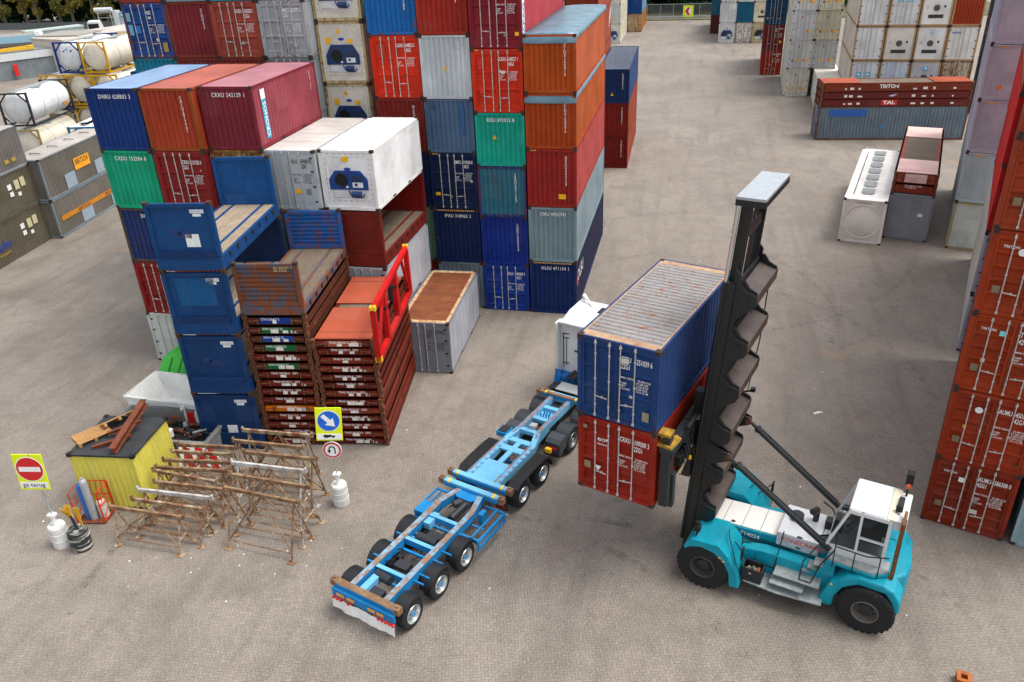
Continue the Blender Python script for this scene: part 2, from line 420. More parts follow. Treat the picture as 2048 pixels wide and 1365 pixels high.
def reefer_unit(o, H, col, dark):
    P = paint(col, .15, .4, dirt=.12); D = plain(dark, .5, var=.25); G = plain('#c9cdd0', .6, var=.1)
    mb = MB(); mb.box(.13, W-.13, .05, .09, .15, H-.09); put('front_panel', mb.mesh('front_panel'), P, o)
    mb = MB()
    for x0, x1, z0, z1 in ((.3,.36,.52,H-.28), (W-.36,W-.3,.52,H-.28), (.3,W-.3,.46,.52), (.3,W-.3,H-.28,H-.22)): mb.box(x0, x1, .036, .05, z0, z1)
    for i in range(9):
        for x in (.24, W-.24): mb.box(x-.02, x+.02, .034, .05, .5+i*(H-.9)/8, .54+i*(H-.9)/8, 1)
    for i in range(7):
        for z in (.40, H-.19): mb.box(.4+i*.27, .44+i*.27, .034, .05, z, z+.04, 1)
    put('gasket_trim', mb.mesh('gasket_trim'), [P, STEELG], o)
    zt = .58+.38*H
    mb = MB(); mb.prism([(.36,.92),(.36,1.36),(.66,zt+.16),(W-.66,zt+.16),(W-.36,1.36),(W-.36,.92)], 'y', -.012, .048); u = put('cooling_unit', mb.mesh('cooling_unit'), D, o)
    mb = MB(); mb.lathe([(.30,-.02,0),(.27,-.03,0),(.25,-.014,0),(.08,-.014,1),(.08,-.035,1),(0.001,-.035,1)], (.92,0,1.33), n=24)
    for k in range(5):
        a = k*2*math.pi/5; mb.beam((.92,-.022,1.33), (.92+.24*math.cos(a),-.022,1.33+.24*math.sin(a)), .012, .07, 0, up=(-math.sin(a),0,math.cos(a)))
    put('condenser_fan', mb.mesh('condenser_fan'), [plain('#0c0e12', .5), DARK], u)
    mb = MB(); mb.box(1.42, 1.83, -.03, -.012, 1.30, 1.52); mb.box(1.5, 1.62, -.026, -.012, 1.08, 1.2); put('control_box', mb.mesh('control_box'), [plain('#24324a', .5)], u)
    mb = MB(); mb.box(1.4, 1.86, -.02, -.012, 1.02, 1.24); mb.box(1.1, 1.2, -.02, -.012, 1.0, 1.08); put('data_plate', mb.mesh('data_plate'), plain('#d9dde2', .6), u)
    mb = MB(); mb.box(.45, W-.45, .02, .049, .55, .94); put('machine_bay', mb.mesh('machine_bay'), G, o)
    mb = MB(); mb.box(.52, .92, -.02, .02, .6, .82, 0); put('battery_box', mb.mesh('battery_box'), G, o)
    mb = MB(); mb.tube((1.35,-.06,.74), (1.75,-.06,.74), .13, 12, 0); mb.path([(1.2,-.02,.9),(1.25,-.05,.75),(1.4,-.08,.62),(1.8,-.05,.6),(1.9,-.03,.75)], .025, 6, 0)
    put('compressor', mb.mesh('compressor'), [plain('#16305c' if dark != '#222' else '#222', .45), G], o)
    mb = MB(); mb.lathe([(.2,.046),(.2,.036),(.18,.036),(.18,.046)], (.78,0,H-.48), n=24); 
    put('vent_cover', mb.mesh('vent_cover'), G, o)
    mb = MB(); mb.lathe([(.001,.03),(.15,.03),(.15,.046)], (0,0,0), n=22); e = put('maker_badge', mb.mesh('maker_badge'), plain('#1f3fa0', .4), o, (1.22,0,H-.80)); e.scale = (1,1,.45)
def warn_tri(o, x, z, s=.2, off=0.0):
    mb = MB(); mb.prism([(x-s/2,z),(x+s/2,z),(x,z+s)], 'y', -.012-off, -.004-off); mb.box(x-.008, x+.008, -.015-off, -.012-off, z+.05, z+.13, 1)
    return put('warning_sticker', mb.mesh('warning_sticker'), [YEL, BLACK], o)
def reefer_unit2(o, H, col):
    P = paint(col, .3, .4, dirt=.2); D = plain('#2a2c2e', .5, var=.3)
    mb = MB(); mb.box(.13, W-.13, .05, .09, .15, H-.09)
    for z in (H-.5, H-.75, H-1.0, .95): mb.box(.25, W-.25, .042, .05, z, z+.02)
    put('front_panel', mb.mesh('front_panel'), P, o)
    mb = MB(); mb.lathe([(.27,.05,0),(.25,.03,0),(.24,.045,0),(.19,.045,0),(.19,.036,0),(.14,.036,0),(.14,.045,0),(.07,.045,0),(.06,.03,1),(.001,.03,1)], (1.2,0,1.48), n=24); put('condenser_fan', mb.mesh('condenser_fan'), [plain('#55524d', .5), D], o)
    mb = MB(); mb.box(.62, W-.62, .03, .052, .66, .95); mb.box(1.75, 1.9, .035, .05, 1.5, 1.7); mb.box(.4, .52, .035, .05, 1.6, 1.64); mb.box(.4, .52, .035, .05, 1.45, 1.49)
    put('machine_bay', mb.mesh('machine_bay'), D, o)
def flat_rack(x, y, z, yaw, L, H, col, label, deck=.55, endtype='panel', group=None, wear=.8, insidecol=None, txt=None, name='flat_rack', nofront=False, back_h=None, txtpos=None, deckm=None):
    o = thing(name, label, 'flat rack', (x,y,z), -yaw, group); P = paint(col, wear); Q = paint(insidecol or col, wear*.72)
    h = H
    mb = MB()   # base
    mb.box(.0, .12, .0, L, .05, deck, 0); mb.box(W-.12, W, 0, L, .05, deck, 0); mb.box(.12, W-.12, 0, .1, .05, deck); mb.box(.12, W-.12, L-.1, L, .05, deck)
    for i in range(1, 8): mb.box(.12, W-.12, L*i/8-.04, L*i/8+.04, .1, deck-.08)
    for i in range(1, 8):
        for xx in (-.03, W): mb.box(xx, xx+.03, L*i/8-.07, L*i/8+.07, deck-.22, deck-.04, 2)
    for xx in (-.015, W-.15):
        for yy in (-.015, L-.16): mb.box(xx, xx+.165, yy, yy+.178, 0, .12, 1)
    for i in range(2): mb.box(.5+i*1.25, .62+i*1.25, .1, L-.1, deck-.04, deck+.004, 0)
    put('base_frame', mb.mesh('base_frame'), [P, CAST, DARK], o)
    mb = MB(); xs = [.13, .5, .62, 1.05, 1.42, 1.75, 1.87, W-.13]
    for a, b in ((.13,.5), (.63,1.18), (1.19,1.74), (1.88,W-.13)): mb.box(a, b, .12, L-.12, deck-.05, deck-.004)
    put('plank_deck', mb.mesh('plank_deck'), deckm or WOODM, o)
    for k, yy in enumerate((.02, L-.17)):
        if k == 0 and nofront: continue
        hh = h if k == 0 or not back_h else back_h
        mb = MB(); s = 1 if k == 0 else -1
        for xx in (0, W-.15): mb.box(xx, xx+.15, yy, yy+.15, deck+.02, hh-.12)
        mb.box(.15, W-.15, yy+.02, yy+.13, hh-.2, hh-.06); mb.box(.15, W-.15, yy+.02, yy+.13, deck+.02, deck+.14)
        for xx in (-.012, W-.153): mb.box(xx, xx+.165, yy-.015, yy+.163, hh-.118, hh, 1)
        for xx in (.05, W-.1): mb.box(xx, xx+.05, yy-.02, yy-.015, hh-.09, hh-.03, 2)
        if endtype == 'panel': mb.box(.15, W-.15, yy+.06, yy+.1, deck+.14, hh-.2)
        else:
            n = 8; pz = (hh-.2-deck-.14)/n; vs = []; pr = []
            for i in range(n):
                zz = deck+.14+i*pz; pr += [(zz,0),(zz+pz*.3,0),(zz+pz*.42,.05),(zz+pz*.88,.05)]
            pr.append((hh-.2,0))
            for zz, q in pr: vs += [(.15,yy+.03+q,zz), (W-.15,yy+.03+q,zz)]
            mb.add(vs, [(2*i,2*i+1,2*i+3,2*i+2) for i in range(len(pr)-1)])
        put('end_wall', mb.mesh('end_wall'), [P if k == 0 else Q, CAST, BLACK], o)
    return o
CAST2 = two_tone('rusty_corner_iron', '#8a4e2a', '#47291a', 7, .35, .65)
def folded_mesh(L, H, key):
    def f():
        mb = MB()
        mb.box(0, .1, .2, L-.2, .03, H-.05); mb.box(W-.1, W, .2, L-.2, .03, H-.05)
        mb.box(.2, W-.2, .06, .12, .05, H-.09); mb.box(.2, W-.2, L-.12, L-.06, .05, H-.09)
        mb.box(-.006, W+.006, .3, L-.3, .02, .055); mb.box(-.006, W+.006, .3, L-.3, H-.085, H-.05)
        for s in (.18, W-.46): mb.box(s, s+.28, .02, .07, .10, H-.13, 0)
        for xx in (.52, W-.60): mb.box(xx, xx+.05, .0, .05, .07, H-.1, 1)
        mb.tube((.16,.03,H*.48), (.6,.02,H*.55), .022, 6, 1); mb.tube((W-.6,.02,H*.55), (W-.16,.03,H*.48), .022, 6, 1)
        for xx in (-.012, W-.153):
            for yy in (-.012, L-.166):
                for zz, hh in ((0, .115), (H-.115, .115)): mb.box(xx, xx+.165, yy, yy+.178, zz, zz+hh, 1)
                mb.box(xx+.02, xx+.145, yy+.02, yy+.15, .115, H-.115, 1)
        for xx in (.045, W-.1):
            for zz in (.03, H-.085): mb.box(xx, xx+.05, -.017, -.012, zz, zz+.05, 2)
        for yy in (L*.49, L*.515): mb.box(-.02, W+.02, yy, yy+.05, .06, H-.06, 1)
        return mb.mesh('base_frame')
    return cached(('fold', L, H), f)
def folded_rack(x, y, z, yaw, L, H, col, label, group, txt=None, wear=.7, topvisible=False, panelcol=None, cat='flat rack', code=None, plates=0, gap=.5):
    o = thing('folded_flat_rack', label, cat, (x,y,z), -yaw, group)
    put('base_frame', folded_mesh(L, H, 0), [paint(col, wear, dirt=.5), CAST2, BLACK], o)
    mb = MB(); mb.box(.62, W-.62, .046, .058, .07, H-.07); put('number_panel', mb.mesh('number_panel'), paint(panelcol or col, wear*.5), o)
    if code:
        text(code, .125, (.68,.044,H-.07), WHITE, o, bold=.02, xs=.9, line=.9)
    if plates:
        rr = random.Random(plates)
        for i in range(1+plates % 3):
            a = 1.02+.34*i+rr.uniform(-.05,.1); decal(o, a, a+rr.uniform(.15,.36), .08, .08+rr.uniform(.10,.16), plain('#d8d4cc', .7, var=.2), 'front', -.046)
    if topvisible:
        wl = (L-gap-.2)/2 if L < 7 else 3.0
        for k in (0, 1):
            mb = MB(); y0 = .12 if k == 0 else L-.12-wl
            mb.box(.12, W-.12, y0, y0+wl, H-.03, H+.015); mb.box(.12, W-.12, y0+(.5 if k == 0 else wl-.52), y0+(.52 if k == 0 else wl-.5), H+.015, H+.02, 1)
            put('end_wall', mb.mesh('end_wall'), [paint(panelcol or '#b8604a', .25, dirt=.15), DARK], o)
        mb = MB(); mb.box(.3, W-.3, .12+wl+.03, L-.15-wl, H-.09, H-.04); put('plank_deck', mb.mesh('plank_deck'), WOODM, o)
    return o
TANKW = paint('#e4e6e6', .1, .3, dirt=.1); TANKC = paint('#ded6c4', .15, .3, dirt=.15)
def tank(x, y, z, yaw, L, col, fcol, label, group='tank containers in the left yard', tm=None, full=True, logo=None, top=True):
    o = thing('tank_container', label, 'tank container', (x,y,z), -yaw, group); H = H8; F = paint(fcol, .35)
    mb = MB(); r = 1.19; c = (W/2, 0, 1.33); n = 12; pr = []
    for i in range(7): t = i/6*math.pi/2; pr.append((max(.001, r*math.sin(t)), .42-.42*math.cos(t)))
    pr += [(r, .43), (r, .6), (r, L*.33), (r, L*.66), (r, L-.6), (r, L-.43)]
    for i in range(7): t = math.pi/2-i/6*math.pi/2; pr.append((max(.001, r*math.sin(t)), L-.42+.42*math.cos(t)))
    mb.lathe(pr, c, 'y', 36); put('tank_shell', mb.mesh('tank_shell', smooth=True), tm or TANKW, o)
    mb = MB(); [mb.lathe([(r-.02,q),(r+.012,q),(r+.012,q+.04),(r-.02,q+.04)], c, 'y', 36) for q in (L*.33,)]; put('band', mb.mesh('band'), plain('#8e8e8a', .6), o)
    mb = MB(); mb.lathe([(r-.02,L*.66),(r+.012,L*.66),(r+.012,L*.66+.04),(r-.02,L*.66+.04)], c, 'y', 36); put('band', mb.mesh('band'), plain('#8e8e8a', .6), o)
    mb = MB()
    for yy in (0, L-.14):
        for xx in (0, W-.14): mb.box(xx, xx+.14, yy, yy+.14, 0, H)
        mb.box(.14, W-.14, yy+.02, yy+.12, H-.14, H-.02); mb.box(.14, W-.14, yy+.02, yy+.12, .03, .17)
        for sx in (0, 1):
            a = .14 if sx == 0 else W-.14; b = .75 if sx == 0 else W-.75
            mb.beam((a,yy+.07,H-.75), (b,yy+.07,H-.1), .08, .1); mb.beam((a,yy+.07,.75), (b,yy+.07,.1), .08, .1)
    for xx in (.02, W-.12): mb.box(xx, xx+.1, .14, L-.14, .03, .15)
    put('frame', mb.mesh('frame'), F, o)
    if top:
        mb = MB(); mb.box(.75, 1.25, .5, L-.5, H-.05, H-.02); mb.box(1.3, 1.6, L*.4, L*.6, H-.08, H-.02); mb.tube((1.5,L/2,H-.2), (1.5,L/2,H-.01), .24, 14); mb.tube((1.0,.9,H-.1), (1.0,.9,H), .1, 10)
        put('walkway', mb.mesh('walkway'), GALV, o)
    mb = MB(); mb.tube((.2,-.02,.42), (W-.2,-.02,.42), .02, 6); mb.tube((.35,-.02,.42), (.35,.1,.1), .02, 6); mb.tube((W-.35,-.02,.42), (W-.35,.1,.1), .02, 6); put('bumper_rail', mb.mesh('bumper_rail'), STEELG, o)
    return o
# ------------------------------------------------------------------ ground
def ground_material():
    m = NT('paving'); g = m.n('ShaderNodeNewGeometry'); P = g.outputs['Position']
    mp = m.n('ShaderNodeMapping'); mp.inputs['Rotation'].default_value = (0,0,rad(-15)); mp.inputs['Scale'].default_value = (10.,10.,10.); m.l(P, mp.inputs['Vector'])
    sx = m.n('ShaderNodeSeparateXYZ'); m.l(mp.outputs[0], sx.inputs[0]); x, y = sx.outputs[0], sx.outputs[1]
    ix, iy = m.math('FLOOR', x), m.math('FLOOR', y); fx, fy = m.math('SUBTRACT', x, ix), m.math('SUBTRACT', y, iy)
    k = m.math('FLOORED_MODULO', m.math('SUBTRACT', ix, iy), 4.0)
    eq = lambda v: m.math('COMPARE', k, float(v), .25)
    dl = m.math('ADD', fx, eq(1)); dr = m.math('ADD', m.math('SUBTRACT', 1., fx), eq(0))
    dt = m.math('ADD', m.math('SUBTRACT', 1., fy), eq(3)); db = m.math('ADD', fy, eq(2))
    dist = m.math('MINIMUM', m.math('MINIMUM', dl, dr), m.math('MINIMUM', dt, db))
    joint = m.ramp(dist, .05, .12, 1, 0)
    bx = m.math('SUBTRACT', ix, eq(1)); by = m.math('SUBTRACT', iy, eq(2))
    cb = m.n('ShaderNodeCombineXYZ'); m.l(bx, cb.inputs[0]); m.l(by, cb.inputs[1])
    wn = m.n('ShaderNodeTexWhiteNoise'); m.l(cb.outputs[0], wn.inputs['Vector']); bid = wn.outputs['Value']
    a, b = lin('#857b71'), lin('#776e65')
    c = m.mix(bid, a, b); c = m.mix(m.math('MULTIPLY', m.math('GREATER_THAN', bid, .93), .5), c, lin('#938a80'))
    big = m.noise(P, .07, 5, .6); c = m.mix(m.ramp(big, .42, .62, 0, .6), c, lin('#8f867c'))
    med = m.noise(P, .35, 6, .62); c = m.mix(m.ramp(med, .47, .70, 0, .7), c, lin('#625a50')); b2 = m.noise(P, .13, 5, .65); c = m.mix(m.ramp(b2, .50, .68, 0, .5), c, lin('#635b52'))
    mp2 = m.n('ShaderNodeMapping'); mp2.inputs['Rotation'].default_value = (0,0,rad(-12)); mp2.inputs['Scale'].default_value = (.9,.09,1); m.l(P, mp2.inputs['Vector'])
    trk = m.noise(mp2.outputs[0], 1.1, 5, .6); c = m.mix(m.ramp(trk, .50, .70, 0, .55), c, lin('#5c544c'))
    rs = m.noise(P, .22, 6, .7); c = m.mix(m.ramp(rs, .60, .74, 0, .55), c, lin('#a0703e'))
    sp = m.noise(P, 3.2, 6, .7); c = m.mix(m.ramp(sp, .60, .72, 0, .6), c, lin('#3a352f')); s2 = m.noise(P, 1.1, 8, .75); c = m.mix(m.ramp(s2, .50, .66, 0, .45), c, lin('#5a5148')); s3 = m.noise(P, 14., 4, .8); c = m.mix(m.ramp(s3, .45, .7, 0, .35), c, lin('#c0b6a8'))
    lt = m.noise(P, 5., 5, .7); c = m.mix(m.ramp(lt, .68, .76, 0, .35), c, lin('#aaa398'))
    # joints fade where they are far smaller than anything visible
    c = m.mix(m.math('MULTIPLY', joint, .42), c, lin('#37322d'))
    m.l(c, m.b.inputs['Base Color']); m.l(m.ramp(med, .4, .75, .8, .5), m.b.inputs['Roughness'])
    bp = m.n('ShaderNodeBump'); bp.inputs['Strength'].default_value = .2; bp.inputs['Distance'].default_value = .01
    m.l(m.math('SUBTRACT', m.math('MULTIPLY', bid, .4), joint), bp.inputs['Height']); m.l(bp.outputs[0], m.b.inputs['Normal'])
    return m.m
mb = MB(); mb.quad((-700,-200,0), (700,-200,0), (700,900,0), (-700,900,0)); struct(put('ground', mb.mesh('ground'), ground_material()))
# ------------------------------------------------------------------ the stacks
UP = ['bottom', 'second up', 'third up', 'fourth up', 'fifth up', 'sixth up', 'seventh up']
def stack(x, y, yaw, items, where, group, z=0., first=0):
    """items: (typ, end, colour, look, extra) bottom to top"""
    for i, it in enumerate(items):
        typ, end, col, look, ex = it; ex = dict(ex); Lh = ex.pop('H', H8); Ln = ex.pop('L', L4)
        if look is None: z += Lh; continue
        dx = ex.pop('dx', random.uniform(-.015,.015)); dy = ex.pop('dy', random.uniform(-.03,.03))
        container(x+dx, y+dy, z, yaw, Ln, Lh, typ, end, col, f'{look}, {UP[i+first]}, {where}', group=group, **ex)
        z += Lh+.006
G1 = 'containers stacked in the tall main block'
V = 'rightmost main block column'
oc = dict(H=HC, side='#d2693c')
stack(-W, 0, 0, [  # most side tints brighter: light on the right faces put into the colour
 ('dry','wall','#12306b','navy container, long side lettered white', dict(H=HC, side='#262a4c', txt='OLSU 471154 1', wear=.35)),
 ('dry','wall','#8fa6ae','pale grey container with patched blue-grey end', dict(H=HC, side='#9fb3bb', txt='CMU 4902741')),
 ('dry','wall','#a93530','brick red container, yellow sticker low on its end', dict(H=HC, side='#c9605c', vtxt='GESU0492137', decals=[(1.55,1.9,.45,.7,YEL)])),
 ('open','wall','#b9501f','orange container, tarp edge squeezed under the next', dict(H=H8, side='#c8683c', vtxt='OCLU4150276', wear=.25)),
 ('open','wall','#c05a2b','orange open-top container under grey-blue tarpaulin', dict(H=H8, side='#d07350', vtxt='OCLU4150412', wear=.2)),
], V, G1)
def tarp(x, y, z, L, H, parentname):
    root = [o for o in COL.objects if o.get('label', '').startswith(parentname)][0]
    n = 44; vs = []; fs = []; rr = random.Random(3)
    ys = [(-.02, -.36)] + [(.02+(L-.04)*i/n, None) for i in range(n+1)] + [(L+.02, -.2)]
    xs = [(-.02,-.22), (0.0,.0), (.5,.03), (W/2,.05), (W-.5,.03), (W,.0), (W+.02,-.22)]
    rows = []
    for j, (yy, dz) in enumerate(ys):
        row = []
        for xx, h in xs:
            zz = H+.03 + h + .02*math.cos(j*math.pi) + rr.uniform(-.012,.012)
            if dz is not None: zz = H+dz+.02*math.sin(xx*9)
            row.append((xx, yy, zz+(rr.uniform(-.03,.03) if h < -.1 else 0)))
        rows.append(row)
    mb = MB(); flat = [p for r in rows for p in r]; k = len(xs)
    mb.add(flat, [(j*k+i, j*k+i+1, (j+1)*k+i+1, (j+1)*k+i) for j in range(len(rows)-1) for i in range(k-1)])
    put('tarpaulin', mb.mesh('tarpaulin', smooth=True), TARP, root)
TARP = two_tone('tarpaulin', '#6f93a2', '#47697a', 2.0, .3, .7, rough=.35)
tarp(0,0,0,L4,H8-.01,'orange open-top container'); tarp(0,0,0,L4,H8-.06,'orange container, tarp edge')
V = 'second main block column from the right'
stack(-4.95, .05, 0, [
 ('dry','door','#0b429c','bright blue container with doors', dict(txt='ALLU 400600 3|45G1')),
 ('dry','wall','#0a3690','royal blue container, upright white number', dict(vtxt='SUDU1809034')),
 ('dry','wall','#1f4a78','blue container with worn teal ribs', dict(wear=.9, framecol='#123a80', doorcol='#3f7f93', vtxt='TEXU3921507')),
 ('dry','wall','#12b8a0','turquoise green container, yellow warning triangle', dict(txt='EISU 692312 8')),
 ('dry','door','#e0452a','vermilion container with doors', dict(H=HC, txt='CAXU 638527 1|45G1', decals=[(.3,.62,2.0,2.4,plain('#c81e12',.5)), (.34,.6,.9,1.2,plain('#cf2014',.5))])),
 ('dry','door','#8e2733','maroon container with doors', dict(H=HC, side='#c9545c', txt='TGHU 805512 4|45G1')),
], V, G1)
V = 'third main block column from the right'
stack(-7.45, .15, 0, [
 ('dry','wall','#8b9aa2','pale grey ribbed container', {}),
 ('dry','wall','#152a58','dark navy container, yellow chevron top rail', dict(H=HC, txt='IPXU 318965 2')),
 ('dry','door','#10264f','navy container with doors and stickers', dict(H=HC, txt='EMCU 915306 8|45G1')),
 ('dry','wall','#5a7391','blue-grey container, blue name strip', dict(decals=[(1.78,1.98,.9,2.3,plain('#1c4f86',.5)), (.35,.65,2.15,2.3,plain('#1e3f6c',.5))])),
 ('dry','wall','#c3ccd0','light grey container with warning triangle', dict(H=HC, vtxt='OOLU702615')),
 ('dry','wall','#a8352a','red-brown ribbed container', dict(H=HC, vtxt='BMOU41257')),
], V, G1)
V = 'fourth main block column from the right'
stack(-9.97, .3, 0, [
 ('dry','wall','#8d2b26','dark red container', dict(txt='TRLU 284112 0')),
 ('dry','wall','#6f9a7e','sage green container with rusty edges', dict(H=HC, wear=.8)),
 ('dry','wall','#152a55','dark navy container', dict(H=HC, txt='HLXU 514300 7')),
 ('dry','wall','#8f3229','brown-red container', dict(vtxt='MSKU4907128')),
 ('dry','door','#e0432c','orange-red container with doors', dict(H=HC, txt='CAXU 648823 5|45G1', decals=[(.35,.75,1.9,2.5,plain('#a32a1c',.6))])),
 ('dry','wall','#1270b8','bright azure ribbed container', dict(H=HC, vtxt='CSQU3054383', wear=.6)),
], V, G1)
V = 'cream refrigerated column of the main block'
rf = dict(H=HC, wear=.9, framecol='#d9c899', cast=CAST)
stack(-12.78, .7, 0, [
 ('reefer','unit','#d8d4c4','cream container with cooling unit', rf), ('reefer','unit','#d8d4c4','cream container with cooling unit', rf), ('reefer','unit','#dcd8c9','cream container with cooling unit', rf),
 ('reefer','unit','#dedacb','cream container with navy cooling unit', rf), ('reefer','unit','#e2decf','clean cream container with navy cooling unit', rf), ('reefer','unit','#e4e0d2','cream container with open silver cooling bay', rf)], V, G1)
stack_tops = [
 (-15.27,-.15,'fifth main block column, past the cream ones','#99a3a3',[('dry','door','#9aa3a6','stained grey container with doors', dict(wear=.75, txt='GESU 674220 1|45G1')), ('dry','door','#a6adb2','pale grey container, two star stickers', dict(wear=.8, txt='MSCU 821777 3|22G1')), ('dry','wall','#6f4a3a','rusty brown container', {})]),
 (-17.75,-.1,'column with pink-red doors','#9c4640',[('dry','wall','#8a3a33','dull red container', {}), ('dry','door','#b05548','pink-red container with rusty doors', dict(wear=.8, txt='SUDU 156328 2|22G1')), ('dry','wall','#1f9fb8','cyan container', {})]),
 (-20.22,0,'second main block column from the left','#8a3a38',[('dry','wall','#8c3a35','dusty red container', {}), ('dry','wall','#873036','maroon ribbed container', dict(framecol='#8a4030', wear=.35, vtxt='CLHU277')), ('dry','wall','#8b9aa0','pale blue-grey container', {})]),
 (-22.72,.05,'leftmost main block column','#2c6d8a',[('dry','wall','#1f8ba6','teal ribbed container', dict(wear=.6)), ('dry','door','#27539c','blue container, patched and rusting doors', dict(wear=1.0, txt='4282', decals=[(.18,.4,1.75,2.15,plain('#79a6b8',.6)), (.18,.42,1.1,1.6,plain('#6aa0c0',.6)), (.5,.85,1.2,1.55,plain('#1f6cb4',.6)), (1.9,2.15,.3,.75,plain('#a5853f',.7))])), ('dry','wall','#a04034','brick container', {})]),
]
for x0, y0, where, base, its in stack_tops:
    low = [('dry','wall',base,'weathered container low down', dict()), ('dry','wall',base,'weathered container low down', dict()), ('dry','wall',base,'weathered container low down', dict()), ('dry','wall',base,'weathered container low down', dict())]
    stack(x0, y0, 0, low+its, where, G1)
# --- front block
G2 = 'containers stacked in the front left block'
def L20(**k): k['L'] = L2; return k
V = 'leftmost front block column'
stack(-19.62, -7.74, 0, [
 ('reefer','fdoor','#c9cfcb','white container with plain doors', L20(wear=.4)),
 ('dry','door','#9c2c2c','red container with doors', L20(txt='CRXU 121770 1|22G1')),
 ('dry','wall','#2c3e74','dull dark blue container', L20(txt='DNAU', framecol='#5a5048', wear=.6)),
 ('dry','wall','#14b088','sea green container', L20(txt='CXDU 152584 8', wear=.15)),
 ('dry','wall','#083c80','deep blue container', L20(txt='DNRU 628803 3', roof='#9fb8d8')),
], V, G2)
V = 'second front block column from the left'
stack(-17.12, -7.7, 0, [
 ('dry','wall','#8a4a3c','plain brown container', L20()), ('dry','wall','#8a4a3c','plain brown container', L20()), ('dry','wall','#7a5a4c','plain brown container', L20()),
 ('dry','door','#97302f','dark red container, white lettered doors', L20(txt='CRXU 121023 0|22G1', wear=.25)),
 ('dry','wall','#b54a34','rust orange container', L20(roof='#c4786c', vtxt='CAIU2817701', wear=.3, framecol='#a0562c')),
], V, G2)
V = 'third front block column from the left'
stack(-14.63, -7.35, 0, [
 ('dry','wall','#8a6a4c','plain brown container', L20()), ('dry','wall','#8a6a4c','plain brown container', L20()), ('dry','wall','#8a6a4c','plain brown container', L20()),
 ('dry','wall','#cdb98a','cream container eaten by rust', L20(wear=1.6, framecol='#a8824a')),
 ('dry','wall','#8a3340','maroon container, white and cyan name strip', L20(txt='CRXU 242129 1', side='#a5525c', roof='#c08a92', wear=.25)),
], V, G2)
V = 'fourth front block column from the left'
stack(-12.38, -7.2, 0, [
 ('dry','wall','#7f8a90','plain grey container', L20()), ('dry','wall','#7f8a90','plain grey container', L20()), ('dry','wall','#7f8a90','plain grey container', L20()),
 ('reefer','fdoor','#b4bdc1','pale grey container with smooth doors', L20(txt='ALLU 674037 8|22R1', tmat=DARK, roof='#c8c2bd', wear=.15, decals=[(1.35,1.6,.75,.95,YEL), (1.85,2.05,.72,.95,plain('#77767a',.6))])),
], V, G2)
V = 'column right of the wooden deck'
stack(-9.86, -7.08, 0, [('reefer','fdoor','#9aa2ac','light grey container', L20(wear=.2)), ('reefer','fdoor','#aab2ba','light grey container with smooth doors', L20(txt='ALLU 674086 2|22R1', tmat=DARK, side='#b9bcc4', wear=.1))], V, G2)
flat_rack(-9.86, -7.05, 2*H8+.01, 0, L2, H8, '#7c2d24', 'dark red upright flat rack carrying the white refrigerated container', deck=.6, wear=.45, insidecol='#8c241c')
container(-9.86, -7.05, 3*H8+.02, 0, L2, H8, 'reefer', 'unit', '#eef0f0', 'bright white refrigerated container standing on the dark red flat rack', roof='#f2f2f0', wear=.02, dark='#123a80', framecol='#f0efea', group=G2)
# name strip on the maroon container and small marks
def find(lbl): return [o for o in COL.objects if o.get('label', '').startswith(lbl)][0]
mar = find('maroon container, white and cyan')
decal(mar, .62, .98, .35, 2.35, plain('#33a0c0', .5), 'right', .0); decal(mar, .62, .98, 1.95, 2.35, plain('#e8ecee', .5), 'right', .006)
t = text('CRONOS', .34, (W+.009, .66, .42), WHITE, mar, 'right', bold=.02); t.rotation_euler = (rad(90), rad(-90), rad(90))
text(vert('CRXU 242'), .13, (W+.004, 5.3, 2.35), WHITE, mar, 'right', line=.8)
for l, dx, dz in (('bright blue container with doors',0,0),): pass
for lbl, x, z in (('turquoise green',.95,1.35), ('light grey container with warning',1.2,1.35)): warn_tri(find(lbl), x, z, .2, .004)
for k, o in enumerate([o for o in COL.objects if 'cooling unit' in o.get('label','') and 'cream' in o.get('label','')]):
    warn_tri(o, 1.1, HC-.52, .24, -.03)
    decal(o, .42, .68, HC-1.0, HC-.72, YEL, 'front', -.03); decal(o, 1.55, 1.8, HC-.98, HC-.8, YEL, 'front', -.03)
wr = find('bright white refrigerated'); decal(wr, 1.02, 1.3, 2.1, 2.32, YEL, 'front', -.03)
text('ALLU 674', .13, (W+.003, 4.6, 2.3), STEELG, wr, 'right')
# chevrons on top rails
def chevrons(o, H, x0=.2, x1=2.2):
    mb = MB(); n = int((x1-x0)/.1)
    for i in range(n):
        x = x0+i*.1; mb.prism([(x,H-.085),(x+.05,H-.085),(x+.08,H-.02),(x+.03,H-.02)], 'y', -.004, .004)
    put('warning_stripe', mb.mesh('warning_stripe'), YEL, o)
chevrons(find('navy container, long side'), HC); chevrons(find('dark navy container, yellow'), HC); chevrons(find('brick red container, yellow'), HC, .2, .6); chevrons(find('navy container with doors'), HC, .2, .55)
chevrons(find('vermilion'), HC, .2, .5)
nv = find('navy container, long side')
t = text('OLSU', .85, (W+.006, .35, 2.4), WHITE, nv, 'right', bold=.02); decal(nv, .15, .55, 1.55, 2.1, plain('#c2402c',.5), 'right', .002)
mr = find('maroon container with doors')
decal(mr, .25, .75, .1, 2.7, plain('#e6ecf4',.5), 'right', .0); t = text('HAPAG', .5, (W+.01, .3, .25), plain('#2b4f9c',.5), mr, 'right', bold=.03); t.rotation_euler = (rad(90), rad(-90), rad(90))
